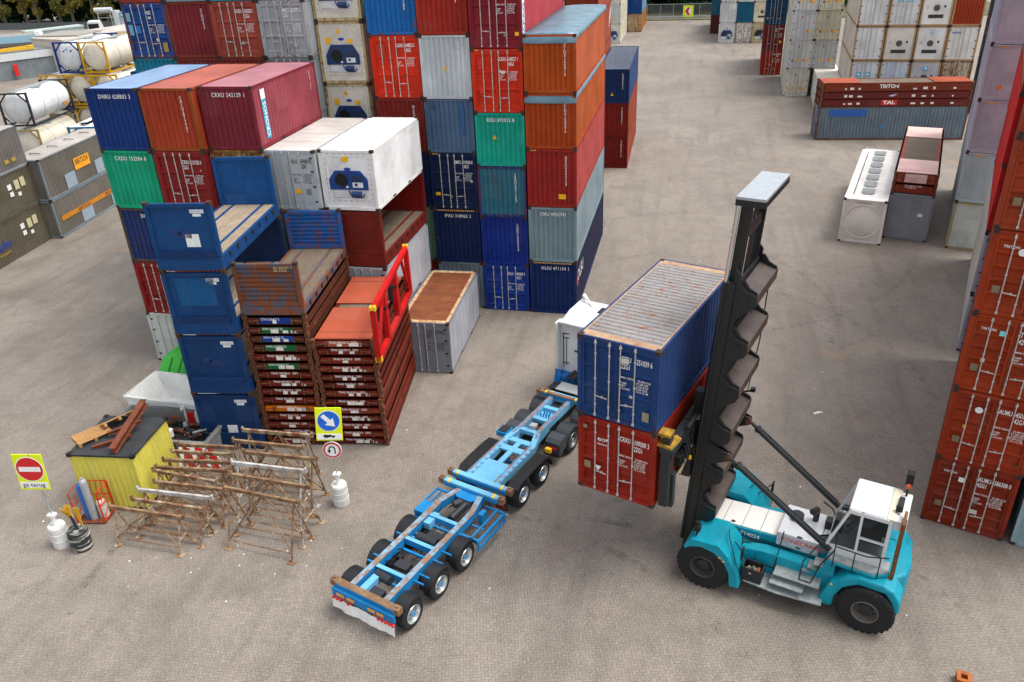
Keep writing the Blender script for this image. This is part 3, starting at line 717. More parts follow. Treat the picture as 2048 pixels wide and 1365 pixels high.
# --- second lane stack
G3 = 'containers stacked beside the lane'
stack(-2.206, 27.44, -.018, [
 ('dry','wall','#7c2018','dark red container', dict(side='#a8523c', vtxt='TTNU483112')),
 ('dry','wall','#86261a','dark red container with pale top rail', dict(side='#a8523c', vtxt='TTNU480921')),
 ('open','wall','#1c3566','navy open-top container, bare roof bows', dict(side='#3c5788', vtxt='CXDU20517')),
], 'short stack beside the lane', G3)
ob = find('navy open-top'); mb = MB()
for i in range(1, 24): mb.tube((.06, L4*i/24, H8-.03), (W-.06, L4*i/24, H8-.03), .025, 6)
put('roof_bows', mb.mesh('roof_bows'), plain('#a8b4c4', .4), ob)
mb = MB(); mb.box(.1, W-.1, .1, L4-.1, .15, .17); put('floor_boards', mb.mesh('floor_boards'), plain('#1b222c', .9), ob)
warn_tri(ob, 1.1, .6, .24, .004)
stack(-4.72, 27.5, -.018, [('dry','wall','#94402f','brick container', dict(side='#b0604c', H=HC))]*5, 'tall column behind the short lane stack', G3)
bk = [o for o in COL.objects if 'tall column behind the short' in o.get('label','')]
for o, zz in ((bk[3], 1.6), (bk[4], 1.2)):
    mb = MB()
    for k in range(3): mb.prism([(L4-2.4,zz-k*.35),(L4-.3,zz+1.1-k*.35),(L4-.3,zz+1.25-k*.35),(L4-2.4,zz+.15-k*.35)], 'x', W, W+.005)
    put('painted_chevron', mb.mesh('painted_chevron'), WHITE, o)
stack(-7.25, 27.5, -.018, [('reefer','fdoor','#d6c6a4','cream container', dict(H=HC, wear=.8))]*5, 'cream column left of the brick one', G3)
# --- far left lane block
G4 = 'far stacks at the end of the lane'
stack(-9.45, 98.1, 0, [
 ('reefer','unit','#d3cfc3','cream container, dark cooling unit', dict(H=HC, side='#d6cfb8')),
 ('reefer','fdoor','#c9ccc8','grey-white container, two triangles', dict(H=HC, side='#cfc8b2', decals=[(1.2,1.45,.7,1.1,YEL)])),
 ('reefer','fdoor','#d5d2c6','cream container', dict(H=HC, side='#d2cbb8'))], 'far column left of the lane', G4)
stack(-7.05, 111.5, 0, [
 ('reefer','wall','#cfc4a4','cream container streaked orange', dict(wear=1.3, side='#d08a3e', H=HC)),
 ('dry','wall','#0f4a8c','blue container', dict(H=HC, side='#7ea2c4'))], 'far stack where the lane ends', G4)
# --- far right of the lane
stack(8.13, 97.5, .05, [
 ('reefer','unit','#cfcfcb','white container, navy cooling unit', dict(H=HC, wear=.6)),
 ('reefer','fdoor','#d0d2d0','white container with doors', dict(H=HC, wear=.5)),
 ('reefer','fdoor','#cfd0ca','white container with doors', dict(H=HC, wear=.8))], 'left column of the far white stack', G4)
stack(10.62, 97.4, .05, [
 ('reefer','fdoor','#d6d4cc','white container, orange rust stains', dict(H=HC, wear=1.3)),
 ('dry','wall','#16637f','teal ribbed container', dict(H=HC)),
 ('reefer','fdoor','#cfd0ca','white container', dict(H=HC, wear=.7))], 'middle column of the far white stack', G4)
stack(13.1, 97.3, .05, [
 ('reefer','unit','#cdbf9a','beige container, black cooling unit', dict(H=HC, wear=.8, dark='#15181c')),
 ('reefer','unit2','#d3c9ae','beige container, round grey fan', dict(H=HC, wear=.8)),
 ('reefer','fdoor','#cfc9b4','beige container', dict(H=HC, wear=.7))], 'right column of the far white stack', G4)
stack(6.9, 108, .05, [('dry','wall','#5b2c28','dark brown container', dict(H=HC)), ('dry','wall','#2f6a86','blue-green container', dict(H=HC))], 'far pair peeking past the white stack', G4)
stack(12.88, 69.87, .06, [
 ('dry','door','#a5382a','red container, white mark on doors', dict(H=HC, txt='UACU 812255 0|45G1')),
 ('dry','door','#7c2a2a','dark red container with doors', dict(H=HC, txt='CAIU 450031 9|45G1', decals=[(1.9,2.15,.8,1.1,YEL)])),
 ('dry','door','#1d4564','dark blue container with doors', dict(H=HC))], 'narrow red column by the lane', G4)
G5 = 'white refrigerated containers right of the lane'
for k, (xx, rows) in enumerate(((14.72, ('#d8d5c6','#c9ccc8','#cdcfcf','#d6d6cf')), (17.2, (None,'#b9bcbb','#d3cfb4','#d3cfb4')))):
    its = []
    for j, cc in enumerate(rows):
        if cc is None: its.append(('reefer','fdoor','#dad6c8','cream container pushed forward', dict(H=HC, wear=.4, roof='#e6e0d6', side='#dedad2', dy=-6.5)))
        else: its.append(('reefer','fdoor',cc,'pale container with black lock rods', dict(H=HC, wear=.35, side='#c9c8be', rodm=STEELG)))
    stack(xx, 56.8, .05, its, ('left' if k == 0 else 'right')+' column of the pale pair', G5)
for o in [o for o in COL.objects if 'of the pale pair' in o.get('label','')]:
    rr = random.Random(o.name); 
    for xx, zz, m_, s in ((.38,.72,plain('#1f4a90',.5),.2), (.72,.74,YEL,.24), (1.5,.8,ORG,.2), (1.85,.72,YEL,.26)):
        if rr.random() < .85: decal(o, xx, xx+s, zz, zz+s, m_, 'front', -.018)
    decal(o, .95, 1.1, 2.1, 2.4, plain('#c83a5a',.5), 'front', -.018)
DS = plain('#3fb0dc', .5)
def star(o, x, z, s=.42):
    decal(o, x, x+s, z, z+s, DS, 'front', -.012)
    mb = MB(); c = (x+s/2, z+s/2); pts = []
    for i in range(14): a = i*math.pi/7; r = s*(.4 if i % 2 == 0 else .2); pts.append((c[0]+r*math.sin(a), c[1]+r*math.cos(a)))
    mb.prism(pts, 'y', -.0, .007); put('star_emblem', mb.mesh('star_emblem'), WHITE, o)
cols5 = [
 [('fdoor','#d3d9dc','white container, two star panels'), ('fdoor','#dcdfdf','white container with doors'), ('fdoor','#d9dcdc','white container, star stickers'), ],
 [('fdoor','#cdd9e6','bluish white container'), ('unit2','#dcd9d0','white container, round brown fan'), ('fdoor','#d9dcdc','white container, two star panels')],
 [('unit2','#c4c6c8','grey-white container, small star'), ('unit2','#dedfdc','white container, round fan and star'), ('unit2','#e2e2de','white container, square black fan')],
 [('fdoor','#c8bfa6','white container, rusting right door'), ('fdoor','#dcdcd6','white container, blue name'), ('wall','#a5412a','red-brown ribbed container')]]
nm5 = ['left', 'second', 'third', 'right']
for k, cc in enumerate(cols5):
    its = [('reefer','fdoor','#d0d0cc',None,dict(H=HC+.006))]
    for j, (e, c_, lb) in enumerate(cc):
        its.append(('dry' if e == 'wall' else 'reefer', e, c_, lb, dict(H=HC, wear=.5 if 'rust' not in lb else 1.4, side='#d6cfc2', framecol='#bfa27a')))
    stack(18.98+k*2.51, 43.4+k*-.16, .066, its, nm5[k]+' white block column', G5)
for o in [o for o in COL.objects if 'white block column' in o.get('label','')]:
    lb = o['label']
    if 'two star panels' in lb: star(o, .55, 1.5 if 'left' in lb else 2.0); star(o, 1.32, 1.5 if 'left' in lb else 2.0)
    elif 'small star' in lb: star(o, 1.05, 2.1, .34)
    elif 'fan and star' in lb: star(o, 1.05, 2.3, .3)
    elif 'star stickers' in lb: star(o, .62, 2.3, .25); star(o, 1.35, 2.3, .25)
    elif 'blue name' in lb: text('MAERSK', .2, (.3,.01,2.45), plain('#2b62a8',.5), o, bold=.03)
# dark stack between the blocks
stack(31.2, 49, .28, [('dry','wall','#2a3136','dark container', dict(H=HC, side='#20262a', wear=.8))]*4, 'dark column behind the lilac reefers', G5)
# crossways grey container and folded racks on it
YW = rad(86.2); ox, oy = 15.95-W*math.cos(YW), 37.6+W*math.sin(YW)
gc = container(ox, oy, 0, YW, L4, HC, 'dry', 'door', '#6b7f92', 'long grey-blue container lying crossways under folded racks, blue patch', wear=.9, txt='CAIU 4|45G1', framecol='#5c5044', side='#73848f', doorcol='#55688c')
decal(gc, .9, 4.0, 2.05, 2.65, plain('#1d56a0',.6), 'right', .002); decal(gc, 5.2,5.6,.9,1.5, plain('#44688a',.6), 'right', .002); decal(gc, 7.6,8.0,.9,1.2, plain('#3f6488',.6), 'right', .002)
G6 = 'folded forty foot flat racks on the crossways container'
z = HC+.01; names6 = ['lowest, red name panel', 'middle, small bird emblem', 'topmost, wooden deck showing']
for i, (cc, hh) in enumerate((('#6f2a24',.62), ('#6d2a28',.62), ('#803824',.72))):
    o = folded_rack(ox, oy, z, YW, L4, hh, cc, 'folded long flat rack, '+names6[i]+', above the grey container', G6, topvisible=(i == 2), wear=.4)
    if i == 2: text('TRITON', .42, (W+.01, 4.7, .62), WHITE, o, 'right', bold=.05)
    if i == 0:
        decal(o, 5.0, 6.3, .1, .52, RED, 'right', .008); text('TAL', .4, (W+.016, 5.15, .5), WHITE, o, 'right', bold=.05, xs=1.4)
    if i == 1:
        mb = MB(); mb.prism([(5.5,.25),(6.2,.45),(6.0,.3),(6.25,.3),(5.8,.18)], 'x', W+.008, W+.013); put('bird_emblem', mb.mesh('bird_emblem'), plain('#c8b8d8',.5), o)
    for yy in (1.9, 2.3, 3.0, 7.4, 8.2, 9.0, 10.6): decal(o, yy, yy+random.uniform(.12,.4), .15, .15+random.uniform(.1,.2), plain('#d8d4cc',.7,var=.2), 'right', .008)
    z += hh
# tunnel shaped white container and its neighbour
o = container(14.545, 12.46, 0, .242, L4, 2.75, 'reefer', 'none', '#f4f2ec', 'white tunnel-shaped bulk container with round domed end and roof hatches', wear=.15, cat='bulk container', name='bulk_container', side='#f0ede4')
mb = MB(); n = 36; cx_, cz_, R_ = W/2, 1.36, 1.02; ring = [(R_*.94,.055), (R_,.012), (R_*1.05,.012), (R_*1.05,.05)]
mb.lathe(ring, (cx_,0,cz_), n=n); mb.lathe([(R_*.94,.05),(R_*.75,.0),(R_*.5,-.04),(R_*.2,-.06),(.001,-.065)], (cx_,0,cz_), n=n); mb.box(.12, W-.12, .045, .09, .14, 2.65)
put('domed_end', mb.mesh('domed_end', smooth=False), paint('#efece4', .1, .35, dirt=.1), o); text('COMU 025 815 3', .12, (.72,-.0,2.6), DARK, o)
mb = MB()
for i in range(7):
    y0 = 1.3+i*1.55; mb.box(.85, 1.6, y0, y0+1.0, 2.738, 2.80, 0); mb.tube((.95,y0-.15,2.78), (1.5,y0-.15,2.78), .04, 8, 1)
mb.box(.42, .47, 1, L4-1, 2.738, 2.765, 2)
put('roof_hatch', mb.mesh('roof_hatch'), [GALV, STEELG, DARK], o)
o = container(17.3, 13.3, 0, .249, L4, HC, 'reefer', 'none', '#9ba0a8', 'plain grey container under two pink folded racks, beside the tunnel container', wear=.1, side='#8f949c')
mb = MB(); mb.box(.13, W-.13, .03, .08, .14, HC-.08); put('end_wall', mb.mesh('end_wall'), paint('#9ba0a8', .1), o); decal(o, 1.7, 1.95, 1.55, 1.75, WHITE, 'front', -.025)
G7 = 'pink-red folded racks on the plain grey container'
folded_rack(17.3, 13.3, HC+.01, .249, L4, .62, '#8e3c2e', 'lower folded red flat rack on the plain grey container', G7, code='TILU 484515 1 40P3\n P  39.000 KG', wear=.4)
o = folded_rack(17.3, 13.3, HC+.635, .249, L4, .66, '#a85444', 'upper folded pink flat rack with grey planks showing, plain grey container below', G7, code='TRLU 921290 0 40P3\n P  39.000 KG', wear=.4, topvisible=True, panelcol='#f2c8c0')
# lilac and white reefers right, and the stacks in front of them
G8 = 'refrigerated containers behind the brown doors'
stack(20.55, 11.9, .27, [
 ('reefer','none','#c9cfca','white smooth-ended container', dict(H=HC, wear=.3, framecol='#b9ad86')), ('reefer','none','#b4c0c6','bluish grey smooth container, rusty corner', dict(H=HC, wear=.5)),
 ('reefer','none','#bcb9c8','lilac grey smooth container', dict(H=HC, wear=.1)), ('reefer','none','#bdbac9','lilac grey container, orange sticker', dict(H=HC, wear=.1)), ('reefer','none','#b4b8ca','lilac grey container, red spot', dict(H=HC, wear=.1))], 'pale stack at the right', G8)
for o in [o for o in COL.objects if 'pale stack at the right' in o.get('label','')]:
    lb = o['label']; cc = '#c9cfca' if 'white' in lb else ('#b4c0c6' if 'bluish' in lb else '#bcb9c8')
    mb = MB(); mb.box(.13, W-.13, .04, .09, .14, HC-.08)
    for zz in (.3, .36, HC-.2): mb.box(.15, W-.15, .034, .04, zz, zz+.015)
    for xx in [i*.14+.2 for i in range(15)]: mb.box(xx, xx+.01, .037, .04, .45, HC-.3)
    put('end_wall', mb.mesh('end_wall'), paint(cc, .1), o); decal(o, .5, .95, HC-.18, HC-.13, YEL, 'front', -.03)
    if 'orange' in lb: decal(o, .75, .98, .6, .8, ORG, 'front', -.03)
    if 'red spot' in lb: decal(o, 1.2, 1.3, 1.9, 2.0, RED, 'front', -.03)
stack(17.95, -1.45, .30, [
 ('reefer','fdoor','#a9adbd','lilac grey container, red letters on doors', dict(H=HC, side='#d2cdc2', wear=.1, L=L4)), ('reefer','fdoor','#a9adbd','lilac grey container, red letters on doors', dict(H=HC, side='#d2cdc2', wear=.1)),
 ('dry','door','#c0261a','bright red container with doors', dict(H=HC, side='#e23a34', wear=.1)), ('dry','door','#c8261a','bright red container with doors', dict(H=HC, side='#e23a34', wear=.1)),
 ('dry','door','#9c3a2a','salmon-sided container with brown doors', dict(H=HC, side='#d07a60')), ('dry','door','#a03c28','salmon-sided container with brown doors', dict(H=HC, side='#d07a60'))],
 'right stack behind the brown doors', G8)
for o in [o for o in COL.objects if 'red letters on doors' in o.get('label','')]:
    text('CAI', .5, (.42,.012,2.25), plain('#b01c34',.5), o, bold=.05)
G9 = 'rust orange containers with doors, nearest right stack'
lb9 = ['white square sticker left, number 586308', 'round white sticker left, number 450', 'cyan sticker, dented lower doors', 'round white sticker, large', 'patched maroon squares', 'plain doors', 'plain doors']
tx9 = ['AUMU 586308 0|42G1', 'AUMU 450117 2|42G1', 'TTNU 811640 3|42G1', 'TTNU 400210 7|42G1', 'TTNU 436211 8|42G1', 'TTNU 8|42G1', 'TTNU 8|42G1']
its = [('dry','door',c_, 'rust orange container, '+l_, dict(ribs=5, wear=.35, txt=t_, side='#8c3a26')) for c_, l_, t_ in zip(('#8d3320','#a23c1e','#a8421f','#a8421f','#a4452c','#9c3d28'), lb9, tx9)]
stack(13.762, -14.076, .334, its, 'right stack', G9)
for o in [o for o in COL.objects if o.get('group') == G9]:
    k = int(round(o.location.z/2.6)); text('TRITON' if k != 1 else '', .11, (.32,.0,2.2), WHITE, o, bold=.02) if k != 1 else None
    if k in (1, 3):
        mb = MB(); mb.lathe([(.11,.0),(.001,.0)], (0,0,0), n=20); put('round_sticker', mb.mesh('round_sticker'), WHITE, o, (.82,.004,2.02))
    if k in (0,): decal(o, .8, .98, 1.85, 2.03, WHITE, 'front', -.0)
    if k == 2: decal(o, .82, .98, 2.0, 2.16, plain('#7fd0dc',.5), 'front', -.0)
    decal(o, .3, .5, .72, .95, plain('#7a6c52',.6), 'front', -.0, name='data_plate')
stack(16.27, -14.9, .334, [('reefer','unit','#9db6bc','pale blue refrigerated container', dict(H=H8, wear=.5, dark='#15181c')), ('dry','door','#a8421f','rust orange container', dict(H=H8)), ('dry','door','#a23c1e','rust orange container', dict(H=H8)), ('dry','door','#9c3d28','rust orange container', dict(H=H8)), ('dry','door','#9c3d28','rust orange container', dict(H=H8)), ('dry','door','#9c3d28','rust orange container', dict(H=H8))], 'column right of the rust orange doors', G9)
# --- held pair
ya = .335
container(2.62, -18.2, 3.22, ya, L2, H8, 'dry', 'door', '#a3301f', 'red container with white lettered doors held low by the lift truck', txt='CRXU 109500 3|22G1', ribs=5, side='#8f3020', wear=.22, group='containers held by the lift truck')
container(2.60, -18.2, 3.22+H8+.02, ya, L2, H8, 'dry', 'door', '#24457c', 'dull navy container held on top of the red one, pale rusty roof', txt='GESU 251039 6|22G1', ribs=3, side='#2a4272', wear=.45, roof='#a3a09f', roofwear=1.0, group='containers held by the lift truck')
hr = find('red container with white lettered doors held'); hb = find('dull navy container held')
mb = MB(); mb.prism([(.66,.75),(.56,.95),(.76,.95)], 'y', .0, .006); put('triangle_mark', mb.mesh('triangle_mark'), WHITE, hr, (0,0,0))
text('CRONOS', .085, (.62,.0,1.78), WHITE, hr, bold=.02)
mb = MB()
for x0 in (.70,.82): mb.lathe([(.055,.0),(.035,.0)], (x0,0,1.9), n=14)
mb.prism([(.62,1.9),(.68,1.97),(.70,1.86)], 'y', 0,.004); mb.prism([(.88,1.95),(.98,1.98),(.92,1.86)], 'y', 0,.004); put('emblem', mb.mesh('emblem'), WHITE, hr)
decal(hr, .22,.42,.78,1.02, plain('#8b7a5c',.6), 'front', -.0, name='data_plate'); decal(hb, 2.0,2.2,.32,.62, plain('#8a8570',.6), 'front', -.0, name='data_plate')
mb = MB()
for x0, x1, y0, y1 in ((.05,W-.05,.05,.36), (.05,W-.05,L2-.36,L2-.05), (.05,.12,.36,L2-.36), (W-.12,W-.05,.36,L2-.36)): mb.box(x0,x1,y0,y1,H8-.017,H8-.011)
put('roof_edge', mb.mesh('roof_edge'), two_tone('tan_roof_edge', '#b59c82', '#94653c', 3, .42, .7, rough=.85), hb)
# --- lone container
lo = container(-7.241, -7.046, 0, -.036, L2, H8, 'reefer', 'fdoor', '#8f959f', 'lone grey container with rusted brown roof beside the folded racks', txt='ALLU 527781 2|22R1', tmat=plain('#33363a',.6), roof='#7a4526', side='#adb1ba', wear=.05, cat='container', roofwear=2.2)  # paler side tint holds the light on the right face
ft = [ch for ch in lo.children if ch.name.startswith('roof')][0]; ft.material_slots[0].material = two_tone('rusted_roof', '#653019', '#93542a', 1.3, .35, .72, (1,1.4,1), rough=.85)
mb = MB()
for x0, x1, y0, y1 in ((.08,W-.08,.06,.3), (.08,W-.08,L2-.3,L2-.06), (.06,.22,.3,L2-.3), (W-.2,W-.07,.3,L2-.3)): mb.box(x0,x1,y0,y1,H8-.011,H8-.006)
put('roof_edge', mb.mesh('roof_edge'), two_tone('flaking_roof_edge', '#d9c7a0', '#b4763a', 5, .42, .6, rough=.85), lo)
# --- blue flat racks
GB = 'upright blue flat racks stacked four high'
yB = -.136; bx, by = -13.167, -14.25
lbB = ['lowest upright blue flat rack, white plate low on its end wall', 'second blue flat rack up, dark lettering patch', 'third blue flat rack up, lighter blue repainted patch', 'topmost blue flat rack, pale planked deck open to the sky']
plan = two_tone('pale_planks', '#b8a58c', '#6f6152', 4, .3, .7, (10,.7,1), .9)
for k in range(4):
    o = flat_rack(bx, by, k*2.591, yB, L2, 2.585, ('#0b3c6e','#0b3f72','#0d4478','#0d4a80')[k], lbB[k], deck=.55, wear=.35, group=GB, insidecol='#0e5592' if k == 3 else '#0a2e58', deckm=plan, back_h=(2.62 if k == 3 else None))
    mb = MB(); mb.box(.16, W-.16, -.012, .02, .5, .78); put('fold_flap', mb.mesh('fold_flap'), paint('#0d3a6c', .5), o)
    mb = MB(); mb.box(1.62, 2.12, .07, .077, 2.17, 2.3); mb.box(1.7, 2.0, .07, .077, 2.05, 2.15); put('number_plate', mb.mesh('number_plate'), plain('#d9dee2', .6), o)
    text('ALLU 672127', .10, (1.64,.068,2.28), DARK, o, xs=.8)
    if k in (3,): mb = MB(); mb.box(1.25,1.75,.07,.078,.92,1.4); put('data_plate', mb.mesh('data_plate'), plain('#dfe2e2', .6), o)
    if k in (0,): mb = MB(); mb.box(1.1,1.5,.07,.078,.5,1.1); put('data_plate', mb.mesh('data_plate'), plain('#dfe2e2', .6), o)
    if k in (1,3): mb = MB(); mb.box(.75,1.15,.07,.076,1.35,1.6); mb.box(1.0,1.5,.07,.076,1.25,1.5); put('dark_patch', mb.mesh('dark_patch'), plain('#0c2f66', .5), o)
    if k == 2: mb = MB(); mb.box(.45,1.9,.07,.076,1.2,2.3); put('repainted_patch', mb.mesh('repainted_patch'), paint('#175a8e', .5), o)
# --- coloured pile with the rusty open rack on top
def colpos(k): return bx+math.cos(yB)*k*2.505, by+.06-math.sin(yB)*k*2.505+0.28
px, py = colpos(1); GF = 'folded flat racks in the coloured pile'
cs = ['#6b2018','#6b2218','#74261b','#7a2a1c','#dd7a12','#70241a','#6e2219','#70241a','#74261b','#1c6a3c','#70241a','#1f6a40','#1750a8','#1d6238','#173f92']
cn = {'#dd7a12': 'orange', '#1c6a3c': 'green', '#1f6a40': 'green', '#1d6238': 'green', '#1750a8': 'blue', '#173f92': 'blue'}
ORD = ['lowest','second','third','fourth','fifth','sixth','seventh','eighth','ninth','tenth','eleventh','twelfth','thirteenth','fourteenth','topmost']
hF = .386
for i, c_ in enumerate(cs):
    nm = cn.get(c_, 'rust-brown')
    o = folded_rack(px+random.uniform(-.03,.03), py+random.uniform(-.06,.04), i*hF+.001*i, yB, L2, hF-.002, c_ if nm == 'rust-brown' else '#5a3426' if nm != 'orange' else c_, f'folded {nm} flat rack, {ORD[i]} of the pile beside the blue end walls', GF, panelcol=c_,
        code=('TRAD 941%03d 0   22P3' % (i*37 % 999)) if nm == 'rust-brown' else ('CTIU 226417 2' if i == 14 else 'KWU 413026 22'), plates=i+1, wear=.9)
flat_rack(px, py, 15*hF+.03, yB, L2, 2.13, '#3a6f8c', 'upright flat rack with rusted blue ribbed end walls and wooden deck, on top of pile', deck=.36, endtype='ribs', wear=1.7, insidecol='#1b66b0')
rk = find('upright flat rack with rusted blue'); text('AU 225101 2\nAR 22G4', .13, (1.55,.0,2.0), plain('#c9b48a',.6), rk, bold=.01)
# --- brown pile
px, py = colpos(2); GH = 'folded rust-brown flat racks in the pile by the red frame'; n = 13; hG = .372
for i in range(n):
    nm = ORD[i] if i < n-1 else 'topmost'
    folded_rack(px+random.uniform(-.03,.03), py+random.uniform(-.07,.04), i*hG+.001*i, yB, L2, hG-.002, random.choice(['#6b2018','#843020','#8c3824','#68241a','#7a2a1c']), f'folded rust-brown flat rack, {nm} of the pile carrying the red frame', GH,
        code=('TRAD 941%03d 0   22P3' % (i*53 % 999)), plates=20+i, wear=.8, topvisible=(i == n-1), panelcol='#b8604a' if i == n-1 else None, gap=.45)
# --- red side frame
fr = thing('red_side_frame', 'bright red lattice side frame with yellow corners hung on the pile edge', 'steel frame', (px+math.cos(yB)*(W+.12)-math.sin(yB)*0, py-math.sin(yB)*(W+.12)-.15, 3.95), -yB)
mb = MB(); LL = 6.35; Ht = 2.15
mb.beam((0,0,.1),(0,LL,.1),.2,.2); mb.beam((0,0,Ht),(0,LL,Ht),.2,.2)
for yy in (.1, LL-.1): mb.beam((0,yy,0),(0,yy,Ht+.02),.2,.24,up=(0,1,0))
for yy in (1.75, 3.75): mb.beam((0,yy,0),(0,yy,Ht),.2,.34,up=(0,1,0))
put('lattice_beams', mb.mesh('lattice_beams'), paint('#d01c1c', .05, dirt=.08), fr, bevel=.01)
mb = MB(); mb.beam((0,.2,.2),(0,1.6,Ht-.1),.1,.12); mb.beam((0,5.2,Ht-.1),(0,LL-.25,.2),.1,.12); put('brace', mb.mesh('brace'), paint('#d01c1c', .05, dirt=.08), fr)
for yy, zz in ((0,0),(0,Ht-.05),(LL-.16,Ht-.05)):
    mb = MB(); mb.box(-.12,.12,-.02,.18,0,.2) if zz < 1 else mb.box(-.11,.11,-.02,.18,.02,.2); mb.tube((0,.08,.2),(0,.08,.206),.045,10,1); put('yellow_corner', mb.mesh('yellow_corner'), [plain('#f0b818',.5), BLACK], fr, (0,yy,zz))
mb = MB()
for yy in (1.75, 3.75): mb.box(-.3,-.1,yy-.2,yy-.1,.3,1.5); mb.box(-.3,.1,yy-.22,yy+.2,1.45,1.55,0)
put('mounting_bracket', mb.mesh('mounting_bracket'), DARK, fr)
# --- left yard bulk containers
G10 = 'bulk containers along the left lane'
def long_marks(o, kind):
    if kind == 'kuhn':
        text('kuhn', .8, (W+.006, 3.7, 1.6), plain('#24409c',.5), o, 'right', bold=.03); text('transport', .28, (W+.006, 3.9, .85), plain('#c89a20',.5), o, 'right')
        for yy, zz, a, b, m_ in ((6.5,1.6,.38,.35,WHITE),(6.55,1.15,.35,.3,WHITE),(7.2,1.45,.45,.6,plain('#c8bf98',.6)),(7.8,1.5,.45,.6,plain('#c8bf98',.6)),(7.3,1.0,.3,.25,WHITE)): decal(o, yy, yy+a, zz, zz+b, m_, 'right', .003)
    if kind == 'band':
        decal(o, .6, L3-.3, 1.05, 1.4, plain('#c07a14',.6), 'right', .002); text('BERTSCHI', .34, (W+.009, 2.6, 1.38), DARK, o, 'right', bold=.02); text('BERTSCHI', .34, (W+.009, 6.2, 1.38), DARK, o, 'right', bold=.02)
        decal(o, 2.9, 4.3, .2, 1.03, plain('#8fa0ac',.6), 'right', .002); decal(o, 6.9, 8.3, .2, 1.03, plain('#8fa0ac',.6), 'right', .002)
    if kind == 'panel':
        decal(o, 3.6, 5.5, 1.15, 1.95, plain('#f0a010',.5), 'right', .002); text('BERTSCHI', .5, (W+.01, 3.75, 1.9), BLACK, o, 'right', bold=.03, xs=.72); decal(o, 2.2, 3.4, .2, 1.2, plain('#8fa0ac',.6), 'right', .002); decal(o, 6.0, 7.0, .2, 1.2, plain('#8fa0ac',.6), 'right', .002)
    if kind == 'small':
        for yy in (7.0, 7.7): decal(o, yy, yy+.4, .55, .8, plain('#b0923c',.6), 'right', .003)
y2 = -.12; c2 = math.cos(y2); lx, ly = -37.1-W*c2, 7.2+W*math.sin(y2)
long_marks(container(lx, ly, 0, y2, L3, 2.65, 'bulk', 'wall', '#827c74', 'grey ribbed bulk container with long orange name band, bottom of left lane stack', framecol='#8e9aa2', wear=.12, group=G10), 'band')
long_marks(container(lx, ly, 2.66, y2, L3, 2.85, 'bulk', 'wall', '#7c766e', 'grey bulk container with orange name panel, on the banded one', framecol='#8e9aa2', roof='#b7b0a9', wear=.12, group=G10), 'panel')
o = find('grey bulk container with orange name panel'); mb = MB()
for i in range(4): mb.path([(W*.35,1.6+i*2,2.84),(W*.4,1.4+i*2,2.95),(W*.6,1.4+i*2,2.95),(W*.62,1.7+i*2,2.84)], .025, 6)
put('roof_loop', mb.mesh('roof_loop'), DARK, o)
lx, ly = -38.0-W*c2+.05, 6.95-L3; 
for k, (c_, kd, lb) in enumerate((('#6f6858','kuhn','taupe bulk container with blue and yellow name, bottom left'), ('#6f6858','kuhn','taupe bulk container with blue name, middle of the left stack'), ('#827c78','small','grey ribbed bulk container topping the taupe pair'))):
    long_marks(container(lx+math.sin(y2)*-.0+1.15, ly, k*2.62, y2, L3, 2.61, 'bulk', 'wall', c_, lb, framecol='#6a6456' if k < 2 else '#98a0a6', roof='#b5afa8' if k == 2 else None, wear=.12, group=G10), kd)

# odd stickers and plates on the doors
rr_ = random.Random(21)
for o in [o for o in COL.objects if o.name.startswith('shipping_container') and any(c_.name.startswith('door') for c_ in o.children)]:
    for k in range(rr_.randint(1, 3)):
        a, zz = rr_.choice([.2,.5,.95,1.35,1.6,2.1])+rr_.uniform(-.04,.04), rr_.uniform(.3,2.3); s_ = rr_.uniform(.06,.17)
        decal(o, a, a+s_*rr_.uniform(.7,1.6), zz, zz+s_, rr_.choice([plain('#c9c4b8',.7,var=.2), plain('#8a8168',.7,var=.3), plain('#b9b9b4',.7), plain('#5a3a2a',.8,var=.3), YEL]), 'front', -.012, name='sticker')
# ------------------------------------------------------------------ wheels
def arr(r, w, n=40, blocks=True):
    key = ('tyre', r, w)
    def f():
        mb = MB(); ri = .60 if r < .7 else .47; pr = [(r*ri,-w/2+.02), (r*(ri+.06),-w/2-.0), (r*.9,-w/2), (r*.975,-w/2+.04), (r,-w/2+.08), (r,-w*.16), (r*.975,-w*.15), (r*.975,-w*.09), (r,-w*.08), (r,w*.08), (r*.975,w*.09), (r*.975,w*.15), (r,w*.16), (r,w/2-.08), (r*.975,w/2-.04), (r*.9,w/2), (r*(ri+.06),w/2), (r*ri,w/2-.02)]
        mb.lathe(pr, (0,0,0), 'y', n)
        if r > .7:
            for i in range(26):
                a = 2*math.pi*i/26; c_, s_ = math.cos(a), math.sin(a)
                for sg in (-1, 1):
                    mb.beam((r*.992*c_, sg*w*.2, r*.992*s_), (r*.985*math.cos(a+.07), sg*w*.47, r*.985*math.sin(a+.07)), .085, .03, 0, up=(c_,0,s_))
        return mb.mesh('tyre', smooth=False)
    return cached(key, f)
